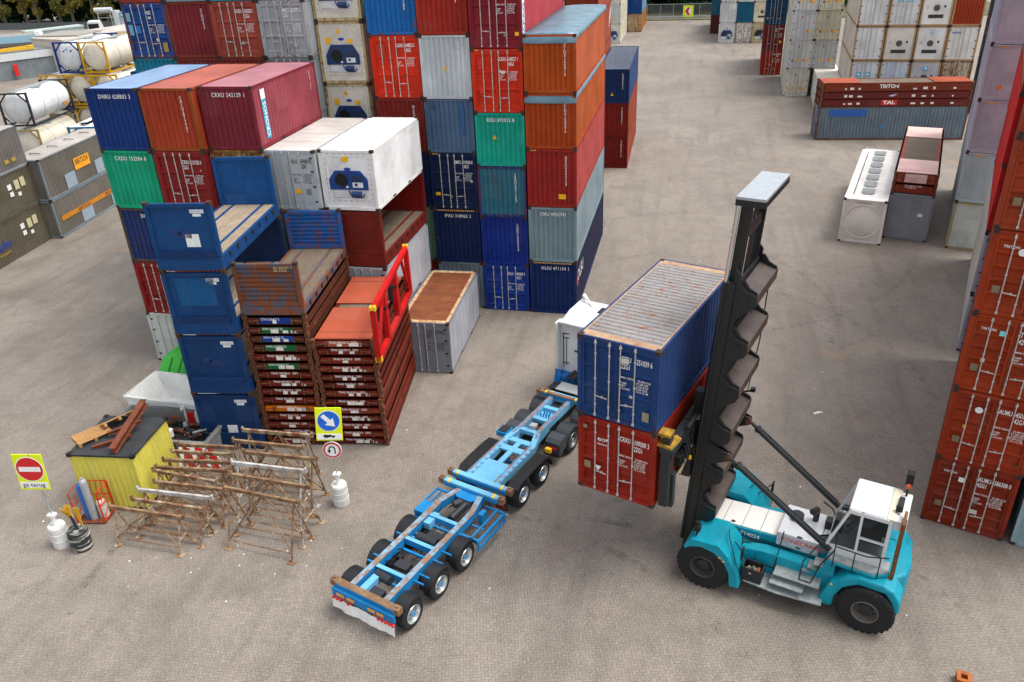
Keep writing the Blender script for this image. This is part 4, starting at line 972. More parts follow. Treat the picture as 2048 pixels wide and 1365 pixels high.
def rim_mesh(r, w, kind):
    def f():
        mb = MB(); o = w/2; pr = [(r*.62,o-.01), (r*.60,o+.012), (r*.56,o), (r*.52,o-.06), (r*.47,o-.14), (r*.2,o-.10), (r*.19,o-.02), (.001,o-.01)]
        if kind == 'lift': pr = [(r*.49,o-.01), (r*.47,o+.02), (r*.43,o), (r*.39,o-.12), (r*.35,o-.22), (r*.24,o-.22), (r*.23,o-.12), (.001,o-.1)]
        mb.lathe([(a, b, 0) for a, b in pr[:-2]] + [(pr[-2][0], pr[-2][1], 1), (pr[-1][0], pr[-1][1], 1)], (0,0,0), 'y', 26)
        n = 10
        for i in range(n):
            a = 2*math.pi*i/n; rr_ = r*(.33 if kind != 'lift' else .29); yy = (o-.12 if kind != 'lift' else o-.22)
            mb.tube((rr_*math.cos(a), yy, rr_*math.sin(a)), (rr_*math.cos(a), yy+.035, rr_*math.sin(a)), .018 if kind != 'lift' else .03, 6, 2 if kind != 'lift' else 0)
        return mb.mesh('rim')
    return cached(('rim', r, w, kind), f)
def wheel(parent, x, y, r, w, axis, side, kind, mats, z=None):
    """axis 'x': axle along local x; side +1 outer face +"""
    o = put('wheel', arr(r, w), RUBBER, parent, (x, y, z or r)); rz = (-90 if side > 0 else 90) if axis == 'x' else (0 if side > 0 else 180)
    o.rotation_euler = (0, 0, rad(rz)); put('rim', rim_mesh(r, w, kind), mats, o); return o
# ------------------------------------------------------------------ trailer
BLU = paint('#86c8ee', .5, .45, rust=lin('#7c4a28'), dirt=.15); BLUS = paint('#3a94d4', .15, .45, dirt=.2)
RAILTOP = two_tone('worn_rail_top', '#78b0d0', '#8b6a50', 3.2, .40, .56, (1,1,1), .7)
RB = two_tone('rusted_bolster', '#9a7a5c', '#64452f', 3, .3, .7, rough=.85); MUD = plain('#17191c', .5, var=.2)
T = thing('container_trailer', 'light blue extendable container trailer without load, five axles, rusty bolsters', 'trailer', (-3.164,-21.78,0), -rad(19.5))
mb = MB()
for s in (-1, 1):
    mb.box(s*.65-.08, s*.65+.08, -.02, 4.6, .86, 1.17); mb.beam((s*.65,4.6,1.02), (s*.42,5.45,1.02), .16, .31)
for yy in (1.17, 2.6, 3.9): mb.box(-.57, .57, yy-.07, yy+.07, .92, 1.15)
mb.box(-.5, .5, 5.3, 5.75, .86, 1.17); mb.prism([(-.5,5.3),(-.3,5.05),(.3,5.05),(.5,5.3)], 'z', 1.13, 1.172)
for yy in (.6, 1.98, 3.35): mb.box(-.9, .9, yy+.35, yy+.43, .8, .88)
for yy in (.25, 1.3, 1.6, 2.3, 2.75, 3.65): mb.box(.7, 1.1, yy, yy+.05, .95, 1.0); mb.box(-1.1, -.7, yy, yy+.05, .95, 1.0)
put('rear_chassis', mb.mesh('rear_chassis'), BLUS, T)
mb = MB()
for s in (-1, 1):
    mb.box(s*.65-.10, s*.65+.10, -.02, 4.6, 1.17, 1.185); mb.beam((s*.65,4.6,1.178), (s*.42,5.5,1.178), .2, .015)
for yy in (1.17, 2.6, 3.9): mb.box(-.55, .55, yy-.07, yy+.07, 1.15, 1.158, 1)
put('rail_caps', mb.mesh('rail_caps'), [RAILTOP, BLU], T)
mb = MB()
for yy in (.6, 1.98, 3.35, 6.95, 8.35):
    mb = MB(); mb.tube((-.95,yy,.5), (.95,yy,.5), .07, 10, 0)
    for s in (-1, 1): mb.tube((s*.45,yy+.15,.45), (s*.45,yy+.15,.8), .11, 10, 1); mb.box(s*.62-.06, s*.62+.06, yy-.3, yy+.3, .58, .7, 1); mb.tube((s*.8,yy+.2,.52), (s*.8,yy+.42,.55), .09, 8, 1)
    put('axle', mb.mesh('axle'), [paint('#2f88cc', .3), DARK], T)
mb = MB(); mb.tube((-.42,1.0,1.0), (.15,.93,1.0), .15, 14); mb.tube((-.35,2.95,1.0), (.42,2.95,1.0), .17, 14); mb.tube((.1,4.15,1.0), (.1,5.0,.98), .13, 14); mb.tube((-.25,4.8,1.0),(-.1,5.1,1.0),.14,12)
mb.box(-.2,.25,.25,.6,.8,.95); mb.box(-.3,.2,1.6,1.95,.75,.9); mb.box(-.25,.3,3.2,3.5,.7,.9)
mb.path([(-.5,.1,.9),(-.2,1.2,.82),(.1,2.4,.8),(-.2,3.6,.82),(0,5,.9)], .025, 6); mb.path([(.4,.2,.85),(.2,1.4,.8),(-.1,2.6,.85),(.3,3.9,.8)], .02, 6)
put('air_tank', mb.mesh('air_tank'), [plain('#2b2d31', .4)], T)
mb = MB()
for yy in (2.85, 3.05): mb.box(-.52, -.28, yy-.02, yy+.02, .8, 1.0)
for yy in (.45,): mb.box(-.45, -.22, yy-.3, yy+.5, .82, 1.08)
mb.box(-.55,-.3,3.5,4.1,.85,1.1)
put('bracket', mb.mesh('bracket'), BLU, T)
def bolster(y, half=1.22, z=1.14, w=.2, h=.17):
    mb = MB(); mb.box(-half+.1, half-.1, y-w/2, y+w/2, z, z+h, 0); mb.box(-half+.12, half-.12, y-w*.55, y-w*.5, z-.06, z+h*.6, 2)
    for s in (-1, 1):
        mb.box(s*half-.11, s*half+.11, y-.1, y+.1, z-.03, z+h+.03, 1); mb.tube((s*half,y,z+h+.03), (s*half,y,z+h+.1), .045, 8, 1); mb.box(s*(half-.3)-.04, s*(half-.3)+.04, y-w/2-.004, y+w/2+.004, z+.01, z+h+.004, 3)
    return put('bolster', mb.mesh('bolster'), [BLU, RB, BLUS, YEL], T)
bolster(0.0, 1.2, 1.1); bolster(5.55); bolster(6.08); 
mb = MB(); mb.box(-1.2, 1.2, -.12, .1, 1.27, 1.277); put('bolster_cap', mb.mesh('bolster_cap'), RB, T)
mb = MB(); mb.box(-1.18, 1.18, -.2, -.1, .80, 1.08, 0)
for a, b in ((-1.0,-.72), (-.6,-.32), (.22,.48), (.55,.8)): mb.box(a, b, -.215, -.2, .87, .97, 1)
put('rear_bumper', mb.mesh('rear_bumper'), [BLUS, plain('#e8a020', .4)], T)
mb = MB()
for xx in (-1.12,-.98,-.84,-.55,.62,.76,.9,1.04,1.16): mb.tube((xx,-.26,.76), (xx,-.19,.76), .052, 10, 0)
for xx in (-.7,-.4,.5): mb.tube((xx,-.24,.84), (xx,-.19,.84), .03, 8, 0)
put('tail_light', mb.mesh('tail_light'), plain('#d4281c', .25), T)
vs = []; n = 24; mb = MB()
for i in range(n+1):
    x = -1.22+2.44*i/n; e = .025*math.sin(i*.7)+.01*math.cos(i*1.9); vs += [(x,-.21+e*.6,.74), (x,-.25+e,.34+.02*math.sin(i*.9))]
mb.add(vs, [(2*i,2*i+1,2*i+3,2*i+2) for i in range(n)]); put('mud_flap', mb.mesh('mud_flap'), WHITE, T)
HUB = [plain('#b9bdbd', .3, metal=.7, var=.15), plain('#2a8ac8', .4), plain('#8d9090', .3, metal=.6)]
def guard(yc, x0, x1, a0=12, a1=168, r=.60, m=None, name='mudguard'):
    mb = MB(); mb.lathe([(r,x0),(r,x1)], (0,yc,.5), 'x', 14, a0=rad(a0), a1=rad(a1)); mb.lathe([(r-.03,x0),(r-.03,x1)], (0,yc,.5), 'x', 14, a0=rad(a0), a1=rad(a1))
    xo = x1 if abs(x1) > abs(x0) else x0; mb.lathe([(r,xo),(r-.07,xo)], (0,yc,.5), 'x', 14, a0=rad(a0), a1=rad(a1)); xi = x0+x1-xo; mb.lathe([(r,xi),(r-.05,xi)], (0,yc,.5), 'x', 14, a0=rad(a0), a1=rad(a1))
    return put(name, mb.mesh('mudguard', smooth=False), m or MUD, T)
for s in (-1, 1):
    for yy in (.6, 1.98, 3.35): wheel(T, s*1.06, yy, .5, .37, 'x', s, 'truck', HUB); guard(yy, s*.84, s*1.28)
    for yy in (6.95, 8.35): wheel(T, s*1.06, yy, .5, .37, 'x', s, 'truck', HUB)
    mb = MB(); pts = [(6.32,.42),(6.36,.72),(6.5,.98),(6.72,1.12),(7.3,1.16),(8.0,1.16),(8.6,1.12),(8.82,.96),(8.95,.7),(8.98,.5)]
    for k, rr_ in ((0, 0), (1, -.03)):
        vs = []
        for (yy, zz) in pts: vs += [(s*.82, yy, zz+rr_), (s*1.28, yy, zz+rr_)]
        mb.add(vs, [(2*i,2*i+1,2*i+3,2*i+2) for i in range(len(pts)-1)])
    for xx in (.9, 1.0, 1.1, 1.2):
        for i in range(3, 6): mb.beam((s*xx,pts[i][0],pts[i][1]+.008), (s*xx,pts[i+1][0],pts[i+1][1]+.008), .03, .02)
    vs = []
    for (yy, zz) in pts: vs += [(s*1.28,yy,zz), (s*1.28,yy,zz-.08)]
    mb.add(vs, [(2*i,2*i+1,2*i+3,2*i+2) for i in range(len(pts)-1)])
    put('mudguard', mb.mesh('mudguard'), MUD, T)
mb = MB()
for s in (-1, 1):
    mb.box(s*.58-.12, s*.58+.12, 6.1, 8.75, 1.0, 1.26); mb.beam((s*.58,8.75,1.13), (s*.40,9.4,1.25), .22, .26); mb.box(s*.40-.09, s*.40+.09, 9.3, 12.1, 1.13, 1.38)
    mb.beam((s*.4,9.0,1.0),(s*.4,10.2,1.13),.16,.2)
mb.box(-.46, .46, 6.1, 7.35, 1.16, 1.235); mb.box(-.46, .46, 8.1, 8.4, 1.16, 1.235); mb.box(-.46, .46, 8.7, 8.95, 1.1, 1.235); mb.box(-.1,.1,7.35,8.7,1.16,1.23)
for yy in (9.45, 10.35, 11.2): mb.box(-.31, .31, yy-.1, yy+.1, 1.2, 1.36)
mb.box(-.31,.31,11.95,12.15,1.2,1.385)
mb.box(-.3,.3,10.5,11.1,1.14,1.2)
put('front_chassis', mb.mesh('front_chassis'), BLU, T)
mb = MB()
for s in (-1, 1):
    mb.box(s*.58-.12, s*.58-.04, 6.2, 8.75, 1.26, 1.268); mb.box(s*.40-.09, s*.40+.09, 9.45, 12.1, 1.38, 1.39)
    for i in range(8): mb.box(s*.58+.02, s*.58+.12, 6.3+i*.3, 6.42+i*.3, 1.26, 1.27)
    mb.beam((s*.58,8.85,1.265),(s*.42,9.4,1.385),.1,.012)
put('worn_strip', mb.mesh('worn_strip'), two_tone('worn_strip', '#8a5f40', '#4d94bf', 5, .45, .6, rough=.8), T)
mb = MB()
for s in (-1, 1):
    for q in range(7): mb.path([(s*.56,.3+q*.62,.98),(s*.5,.5+q*.62,.9),(s*.56,.8+q*.62,.97)], .014, 5)
    mb.path([(s*.3,4.6,1.0),(s*.2,5.4,.9),(s*.25,6.2,1.0)], .02, 5)
put('air_line', mb.mesh('air_line'), BLACK, T)
b_ = bolster(12.0, .98, 1.39, .16, .12); b_.material_slots[0].material = RB; bolster(12.35, .92, 1.2, .12, .12)
mb = MB()
for k in range(4): mb.tube((-.2+.12*k,10.7,1.2), (-.2+.12*k,10.7,1.36), .03, 8)
for k in range(3): mb.tube((-.14+.12*k,10.9,1.2), (-.14+.12*k,10.9,1.34), .03, 8)
mb.box(-.05,.2,9.55,9.8,1.36,1.5,1); put('air_coupling', mb.mesh('air_coupling'), [BLUS, STEELG], T)
mb = MB()   # side rack, both sides
mb.beam((1.42,3.75,.85),(1.42,5.4,.85),.07,.09); mb.beam((1.42,3.75,.55),(1.42,5.4,.55),.07,.09); mb.beam((1.2,3.75,.98),(1.2,5.3,.98),.05,.05)
for yy in (3.8, 5.35): mb.beam((.7,yy,.9),(1.42,yy,.9),.06,.06); mb.beam((1.42,yy,.5),(1.42,yy,.92),.06,.06)
mb.box(.78,.95,4.75,5.05,.6,1.05); mb.beam((.85,4.3,.95),(1.3,4.3,.95),.05,.04)
put('side_rack', mb.mesh('side_rack'), BLUS, T)
mb = MB(); mb.box(-1.3,-.8,3.95,4.55,.7,1.0); mb.beam((-1.3,4.5,.95),(-1.3,5.3,.95),.06,.06); mb.beam((-.8,5.3,.95),(-1.3,5.3,.95),.06,.06); mb.beam((-1.05,4.5,.98),(-1.05,5.3,.98),.05,.05); put('tool_tray', mb.mesh('tool_tray'), BLUS, T)
mb = MB(); mb.box(.75,1.22,5.86,5.95,.52,.78); mb.box(.7,1.27,5.8,5.86,.28,.42,1); put('reflector_board', mb.mesh('reflector_board'), [DARK, STEELG], T)
mb = MB(); [mb.box(xx,xx+.12,5.84,5.858,.6,.7) for xx in (.85,1.05)]; put('tail_light', mb.mesh('tail_light'), plain('#b01c18', .3), T)
mb = MB(); mb.box(.95,1.18,8.98,9.12,.95,1.12); mb.box(-1.2,-.75,9.0,9.5,1.0,1.2,1); mb.box(-1.15,-.8,9.05,9.45,1.2,1.24,2); put('valve_box', mb.mesh('valve_box'), [YEL, BLUS, DARK], T)
# ------------------------------------------------------------------ tractor truck
K = thing('tractor_truck', 'white and blue tractor truck half hidden behind the held containers', 'truck', (-3.164,-21.78,0), -rad(19.5))
WP = paint('#e9ebea', .02, .3, dirt=.06)
def hull(secs, name, mat, parent, smooth=True, caps=True):
    """secs: list of closed rings (same count)"""
    k = len(secs[0]); mb = MB(); mb.add([p for s_ in secs for p in s_], [(j*k+i, j*k+(i+1)%k, (j+1)*k+(i+1)%k, (j+1)*k+i) for j in range(len(secs)-1) for i in range(k)])
    if caps: mb.f.append(list(range(k))); mb.m.append(0); mb.f.append([len(mb.v)-k+i for i in range(k)]); mb.m.append(0)
    me = mb.mesh(name); o = put(name, me, mat, parent)
    if smooth:
        b = o.modifiers.new('bevel', 'BEVEL'); b.width = .04; b.segments = 3; b.limit_method = 'ANGLE'; me.polygons.foreach_set('use_smooth', [True]*len(me.polygons))
        me.set_sharp_from_angle(angle=rad(35)) if hasattr(me, 'set_sharp_from_angle') else None
    return o
def ring(y, hw, z0, z1, top=None):
    t = top or hw; return [(-hw,y,z0),(hw,y,z0),(hw,y,(z0+z1)*.55),(t,y,z1-.12),(t-.12,y,z1),(-t+.12,y,z1),(-t,y,z1-.12),(-hw,y,(z0+z1)*.55)]
cab = hull([ring(14.15,1.22,1.15,3.72,1.18), ring(14.9,1.25,.9,3.9,1.2), ring(15.8,1.25,.6,3.98,1.16), ring(16.35,1.2,.55,3.6,1.05), ring(16.55,1.1,.6,2.9,.95)], 'cab', WP, K)
mb = MB(); mb.box(-1.24,-1.14,13.75,14.2,1.3,3.72); mb.box(1.14,1.24,13.75,14.2,1.3,3.72); mb.box(-1.15,1.15,13.85,14.2,3.66,3.76); put('side_fairing', mb.mesh('side_fairing'), WP, K, bevel=.03)
mb = MB()
for yy, zz in ((14.13,3.1),(14.13,2.9),(14.13,1.7)): mb.beam((-1.05,yy,zz),(-.75,yy,zz+.03),.03,.03)
mb.beam((-1.02,14.12,1.5),(-1.02,14.12,3.1),.03,.03); mb.beam((-.88,14.12,1.6),(-.88,14.12,2.9),.02,.02); mb.box(-.5,-.32,14.1,14.14,2.35,2.42)
put('exhaust_pipe', mb.mesh('exhaust_pipe'), DARK, K)
mb = MB(); mb.tube((-.2,15.3,3.9),(-.75,15.7,4.16),.05,8); mb.tube((-.72,15.65,4.1),(-.9,15.75,4.24),.09,8); mb.box(.1,.75,15.0,15.5,3.88,3.96,1); put('roof_horn', mb.mesh('roof_horn'), [WP, DARK], K)
mb = MB(); mb.prism([(15.1,2.0),(16.2,2.0),(16.1,2.9),(15.1,2.9)], 'x', -1.262, -1.243); mb.prism([(15.1,2.0),(16.2,2.0),(16.1,2.9),(15.1,2.9)], 'x', 1.243, 1.262); mb.box(-1.0,1.0,16.5,16.58,2.0,2.8); put('window', mb.mesh('window'), GLASS, K)
mb = MB(); 
for s in (-1, 1): mb.box(s*.40-.05, s*.40+.05, 9.85, 16.2, .78, 1.0)
mb.box(-.95,.95,12.9,13.5,.85,1.12); mb.box(-1.2,-.5,12.75,13.6,.5,1.0); mb.box(.5,1.2,12.75,13.6,.45,1.0); mb.tube((-.6,13.75,1.2),(-.3,13.9,1.5),.14,10); mb.tube((-.35,13.7,1.3),(-.05,13.85,1.55),.12,10)
mb.box(-.5,.5,10.9,11.9,.95,1.12); mb.box(-.42,.42,9.8,9.95,.6,1.0); mb.box(.55,1.22,9.7,9.9,.42,.72); mb.box(-1.22,-.55,9.75,9.92,.42,.72)
put('truck_chassis', mb.mesh('truck_chassis'), plain('#222529', .55, var=.25), K)
mb = MB(); mb.box(-.75,.75,12.85,13.5,1.12,1.15); put('catwalk', mb.mesh('catwalk'), STEELG, K)
mb = MB(); mb.box(-1.22,-.3,13.7,14.3,1.02,1.3); mb.box(.3,1.22,13.7,14.3,1.02,1.3); mb.box(-1.2,1.2,14.2,16.3,.9,1.1); mb.prism([(13.6,1.0),(13.75,1.55),(14.15,1.2),(14.15,1.0)],'x',-1.22,-.95); put('blue_skirt', mb.mesh('blue_skirt'), paint('#1f7fd0', .05), K)
for s in (-1, 1):
    for yy, r_ in ((10.72,.52), (12.05,.52), (15.45,.52)): wheel(K, s*.98, yy, r_, .5 if yy < 15 else .35, 'x', s, 'truck', [plain('#75797c',.4,metal=.6), plain('#8f9496',.4), DARK])
    for yy in (10.72, 12.05):
        mb = MB(); 
        for q in (0,-.03): mb.lathe([(.62+q,s*.66),(.62+q,s*1.24)], (0,yy,.52), 'x', 10, a0=rad(5 if yy < 11 else 20), a1=rad(160 if yy < 11 else 175))
        for j in range(6): mb.lathe([(.632,s*(.70+j*.09)),(.632,s*(.74+j*.09))], (0,yy,.52), 'x', 10, a0=rad(50), a1=rad(130))
        mb.lathe([(.62,s*1.24),(.54,s*1.24)], (0,yy,.52), 'x', 10, a0=rad(5 if yy < 11 else 20), a1=rad(160 if yy < 11 else 175))
        put('mudguard', mb.mesh('mudguard'), plain('#33373c', .5), K)
    mb = MB(); mb.box(min(s*.75,s*1.12), max(s*.75,s*1.12), 9.575, 9.6, .70, .80); put('tail_light', mb.mesh('tail_light'), plain('#e0201c', .25), K)
mb = MB(); mb.prism([(9.6,.42),(9.6,.95),(9.75,1.08),(10.12,1.12),(10.12,.6)],'x',.62,1.24); mb.prism([(9.6,.42),(9.6,.95),(9.75,1.08),(10.12,1.12),(10.12,.6)],'x',-1.24,-.62); mb.box(.55,1.2,9.55,9.66,.4,.5,1); put('rear_splash_guard', mb.mesh('rear_splash_guard'), [plain('#3a3f45', .5), DARK], K)
# ------------------------------------------------------------------ container lift truck
F = thing('lift_truck', 'turquoise container lift truck with tall black mast holding two containers', 'lift truck', (7.1,-16.67,0), rad(162))
TQ = paint('#0ba6bc', .12, .38, rust=lin('#3a3a34'), dirt=.35); MASTM = two_tone('mast_steel', '#1c2225', '#0e1113', 1.2, .3, .7, rough=.45); GRIME = two_tone('greasy_crossbeam', '#54453e', '#2a211d', 1.5, .3, .7, rough=.5)
LW = paint('#dfe0de', .02, .35, dirt=.1)
mb = MB()
mb.prism([(-5.15,.75),(-5.3,1.2),(-5.2,1.55),(-3.9,1.55),(-3.5,1.25),(-1.2,1.25),(.2,1.45),(.45,1.2),(.45,.5),(-3.6,.42),(-4.0,.6)], 'y', -.75, .75)
mb.prism([(-3.65,.40),(-1.25,.62),(-.9,.62),(-.9,1.3),(-1.6,1.42),(-3.2,1.42),(-3.9,1.3)], 'y', .75, 1.12)
mb.prism([(-3.65,.40),(-1.25,.62),(-.9,.62),(-.9,1.3),(-1.6,1.42),(-3.2,1.42),(-3.9,1.3)], 'y', -1.12, -.75)
put('chassis', mb.mesh('chassis'), TQ, F, bevel=.03)
# engine hood
mb = MB(); mb.prism([(.15,1.05),(.15,1.58),(-1.8,1.68),(-3.3,1.7),(-3.3,1.05)], 'y', -.62, .62); put('hood', mb.mesh('hood'), TQ, F, bevel=.02)
mb = MB()
for a, b in ((.12,-.12), (-.14,-.72), (-.74,-1.28), (-1.30,-1.78)):
    z0 = 1.58+(.15-a)*.0513; z1 = 1.58+(.15-b)*.0513; mb.add([(a,-.56,z0+.004),(a,.56,z0+.004),(b,.56,z1+.004),(b,-.56,z1+.004),(a,-.56,z0+.03),(a,.56,z0+.03),(b,.56,z1+.03),(b,-.56,z1+.03)], [(0,3,2,1),(4,5,6,7),(0,1,5,4),(1,2,6,5),(2,3,7,6),(3,0,4,7)])
mb.box(-.5,-.38,.4,.5,1.63,1.65,1)
put('hood_panel', mb.mesh('hood_panel'), [plain('#dcd8d2', .4, var=.05), DARK], F)
mb = MB()
for i in range(5): mb.box(-2.1+i*.0, -.55, .75+i*.075, .79+i*.075, 1.355-i*.035, 1.375-i*.035)
for i in range(4): mb.box(-2.3, -.5, .628, .634, 1.2+i*.07, 1.225+i*.07)
put('louvre', mb.mesh('louvre'), BLACK, F)
text('714024', .2, (-.72,.64,1.56), WHITE, F, bold=.02).rotation_euler = (rad(90),0,rad(180))
mb = MB(); mb.box(-3.05,-1.82,-.72,.72,1.5,2.0); put('engine_cover', mb.mesh('engine_cover'), plain('#c9cbce', .3, metal=.25, var=.05), F, bevel=.03)
mb = MB(); mb.box(-3.0,-1.88,.722,.73,1.56,1.92); mb.box(-2.55,-2.4,.73,.75,1.6,1.64,1); mb.box(-2.55,-2.4,.66,.75,2.0,2.01,1); put('cover_door', mb.mesh('cover_door'), [plain('#b9bdc2', .35, metal=.2), DARK], F, bevel=.004)
text('KONECRANES', .205, (-1.95,.736,1.90), plain('#d8382c', .5), F, bold=.02, sp=.95).rotation_euler = (rad(90),0,rad(180))
mb = MB(); mb.tube((-2.2,-.15,2.0),(-2.2,-.15,2.16),.2,18); mb.tube((-2.72,-.3,2.0),(-2.72,-.3,2.42),.09,12); mb.tube((-2.72,-.3,2.42),(-2.62,-.05,2.46),.1,12); put('exhaust', mb.mesh('exhaust'), plain('#2b2c2e', .35, metal=.3), F)
mb = MB(); mb.box(-3.2,-3.02,-.3,-.02,2.0,2.3); mb.box(-3.45,-3.06,-.55,.3,1.7,2.02,1); put('heater_box', mb.mesh('heater_box'), [DARK, LW], F)
# fenders
for s in (1, -1):
    mb = MB(); a, b = (.72, 1.98) if s > 0 else (-1.98, -.72)
    top = [(.62,1.45),(.42,1.78),(-.42,1.82),(-.75,1.5),(-1.02,1.05),(-1.14,.45)]; inn = [(-.86,.42),(-.80,.9),(-.62,1.25),(-.3,1.5),(.1,1.58),(.45,1.45),(.6,1.3)]
    mb.prism(top+inn, 'y', a, b); put('front_fender', mb.mesh('front_fender'), TQ, F, bevel=.02)
    mb = MB(); y_ = s*1.99; mb.tube((.32,s*1.75,1.78),(.32,s*1.75,2.0),.03,8); mb.box(.22,.40,s*1.75-.1,s*1.75+.1,1.98,2.2); mb.tube((.32,s*1.75,2.2),(.32,s*1.75,2.32),.07,10); put('work_lamp', mb.mesh('work_lamp'), BLACK, F)
    mb = MB(); mb.tube((-.75,s*1.3,1.6),(-1.05,s*1.75,1.75),.02,6); mb.box(-1.12,-1.07,s*1.75-.11,s*1.75+.11,1.45,1.85); mb.path([(-.5,s*1.15,1.86),(-.62,s*1.5,1.86),(-1.02,s*1.95,1.25),(-1.12,s*1.85,.9)],.014,5); put('mirror', mb.mesh('mirror'), BLACK, F)
    mb = MB(); mb.box(-1.145,-1.115,s*1.5,s*1.5+.15,.62,.84); put('side_marker', mb.mesh('side_marker'), plain('#f0521a', .4), F)
    wheel(F, 0, s*1.72, .81, .52, 'y', s, 'lift', [plain('#3c3834', .6), plain('#25292e', .5)]); wheel(F, 0, s*1.12, .81, .5, 'y', s, 'lift', [plain('#3c3834', .6), DARK])
    wheel(F, -4.60, s*1.30, .78, .50, 'y', s, 'lift', [plain('#5b5650', .55), plain('#26282a', .5)])
    # rear fender / counterweight shell over the rear wheels
    mb = MB(); prf = [(-3.42,.45),(-3.3,.62),(-3.55,1.35),(-3.95,1.74),(-4.3,1.84),(-4.95,1.84),(-5.2,1.72),(-5.42,1.4),(-5.45,1.0),(-5.3,.95),(-5.2,1.3),(-5.0,1.56),(-4.3,1.58),(-3.92,1.3),(-3.74,.9),(-3.72,.5)]
    mb.prism(prf, 'y', *((.72, 1.45) if s > 0 else (-1.45, -.72))); put('rear_fender', mb.mesh('rear_fender'), TQ, F, bevel=.07)
mb = MB(); pl = [(-3.95,-.78),(-3.95,.78),(-5.1,.95),(-5.42,.6),(-5.5,0),(-5.42,-.6),(-5.1,-.95)]; mb.prism(pl, 'z', .55, 1.78); put('counterweight', mb.mesh('counterweight'), TQ, F, bevel=.08)
mb = MB(); mb.tube((0,-1.4,.86),(0,1.4,.86),.22,14); put('axle', mb.mesh('axle'), DARK, F); mb = MB(); mb.tube((-4.62,-1.2,.84),(-4.62,1.2,.84),.16,14); put('axle', mb.mesh('axle'), DARK, F)
mb = MB(); mb.box(-3.45,-1.2,1.12,1.62,.60,.64); mb.box(-3.3,-2.0,1.12,1.55,1.05,1.09); mb.box(-2.9,-1.95,1.14,1.72,.84,.88); mb.prism([(-3.45,1.62),(-3.45,1.7),(-2.2,1.82),(-1.2,1.75),(-1.2,1.62)],'z',.60,.64); put('step_plate', mb.mesh('step_plate'), GALV, F)
mb = MB(); mb.box(-1.72,-1.12,1.3,1.72,.64,.66); 
for q in ((-1.72,-1.69,1.3,1.72),(-1.15,-1.12,1.3,1.72),(-1.69,-1.15,1.3,1.33),(-1.69,-1.15,1.69,1.72)): mb.box(q[0],q[1],q[2],q[3],.66,1.12)
put('twistlock_box', mb.mesh('twistlock_box'), plain('#1c2024', .5), F)
mb = MB(); rr_ = random.Random(4)
for i in range(16):
    x_, y_ = rr_.uniform(-1.6,-1.24), rr_.uniform(1.38,1.64); mb.beam((x_,y_,rr_.uniform(.82,.98)), (x_+rr_.uniform(-.1,.1),y_+rr_.uniform(-.1,.1),rr_.uniform(.84,1.02)), .07, .07, 1 if x_ < -1.45 and i % 2 else 0)
put('twistlocks', mb.mesh('twistlocks'), [plain('#8a8578', .5, var=.4), plain('#f0601c', .5)], F)
# small decals, seams and grips on the body
mb = MB(); mb.box(-.62,-.42,.621,.628,1.5,1.54); put('sticker', mb.mesh('sticker'), YEL, F)
for x_, y_, z_ in ((-.5,1.985,1.38), (-.62,1.985,1.28), (-3.6,1.455,1.3)):
    mb = MB(); mb.prism([(x_-.05,z_),(x_+.05,z_),(x_,z_+.08)], 'y', y_, y_+.006); put('sticker', mb.mesh('sticker'), YEL, F)
mb = MB(); mb.box(-3.3,-3.18,1.122,1.13,.66,.74); put('side_marker', mb.mesh('side_marker'), plain('#f0521a', .4), F)
mb = MB(); mb.path([(-3.1,1.13,.6),(-3.15,1.13,1.1),(-3.5,.9,1.44)], .008, 4); mb.path([(-1.35,1.13,.7),(-1.35,1.13,1.25),(-1.6,1.0,1.42)], .008, 4); put('panel_seam', mb.mesh('panel_seam'), BLACK, F)
mb = MB(); mb.box(-2.9,-1.4,1.122,1.128,.90,.94); put('vent_slot', mb.mesh('vent_slot'), BLACK, F)
mb = MB(); mb.path([(-3.2,.2,2.0),(-3.05,.45,2.12),(-2.85,.5,2.05)], .03, 6); mb.path([(-3.3,-.5,2.1),(-3.1,-.7,2.3),(-2.8,-.85,2.35)], .025, 6); put('hydraulic_hose', mb.mesh('hydraulic_hose'), BLACK, F)
# railings
mb = MB()
mb.path([(-1.95,1.25,.9),(-2.0,1.0,1.7),(-2.02,.76,2.1)], .018, 6)
mb.path([(-3.25,.78,2.5),(-2.75,1.35,1.75),(-2.72,1.45,1.1),(-3.05,1.45,1.1),(-3.2,1.35,1.75),(-3.5,1.15,2.3)], .02, 6)
put('hand_rail', mb.mesh('hand_rail'), BLACK, F); mb = MB(); mb.path([(-3.45,.8,2.65),(-3.52,1.32,2.6),(-4.35,1.36,2.6),(-4.9,1.15,2.6)], .02, 6)
for x_, y_ in ((-3.52,1.32),(-4.05,1.36),(-4.7,1.24)): mb.tube((x_,y_,1.85),(x_,y_,2.6),.018,6)
put('hand_rail', mb.mesh('hand_rail'), BLACK, F)
mb = MB(); mb.prism([(-3.3,.6),(-3.35,1.22),(-4.6,1.28),(-4.95,1.02),(-4.95,.6)], 'z', 1.96, 2.02); put('cab_platform', mb.mesh('cab_platform'), GALV, F)
mb = MB(); mb.prism([(-3.28,.6),(-3.33,1.25),(-4.6,1.31),(-4.98,1.05),(-4.98,.6)], 'z', 1.88, 1.96); mb.prism([(-3.1,1.35),(-3.4,1.9),(-3.6,1.9),(-3.6,1.35)],'y',.7,1.2); put('platform_edge', mb.mesh('platform_edge'), TQ, F)
mb = MB()
for i, (x_, z_) in enumerate(((-2.85,1.28),(-3.0,1.46),(-3.15,1.64))): mb.box(x_-.13,x_+.13,.9,1.25,z_,z_+.03)
put('stair_tread', mb.mesh('stair_tread'), GALV, F)
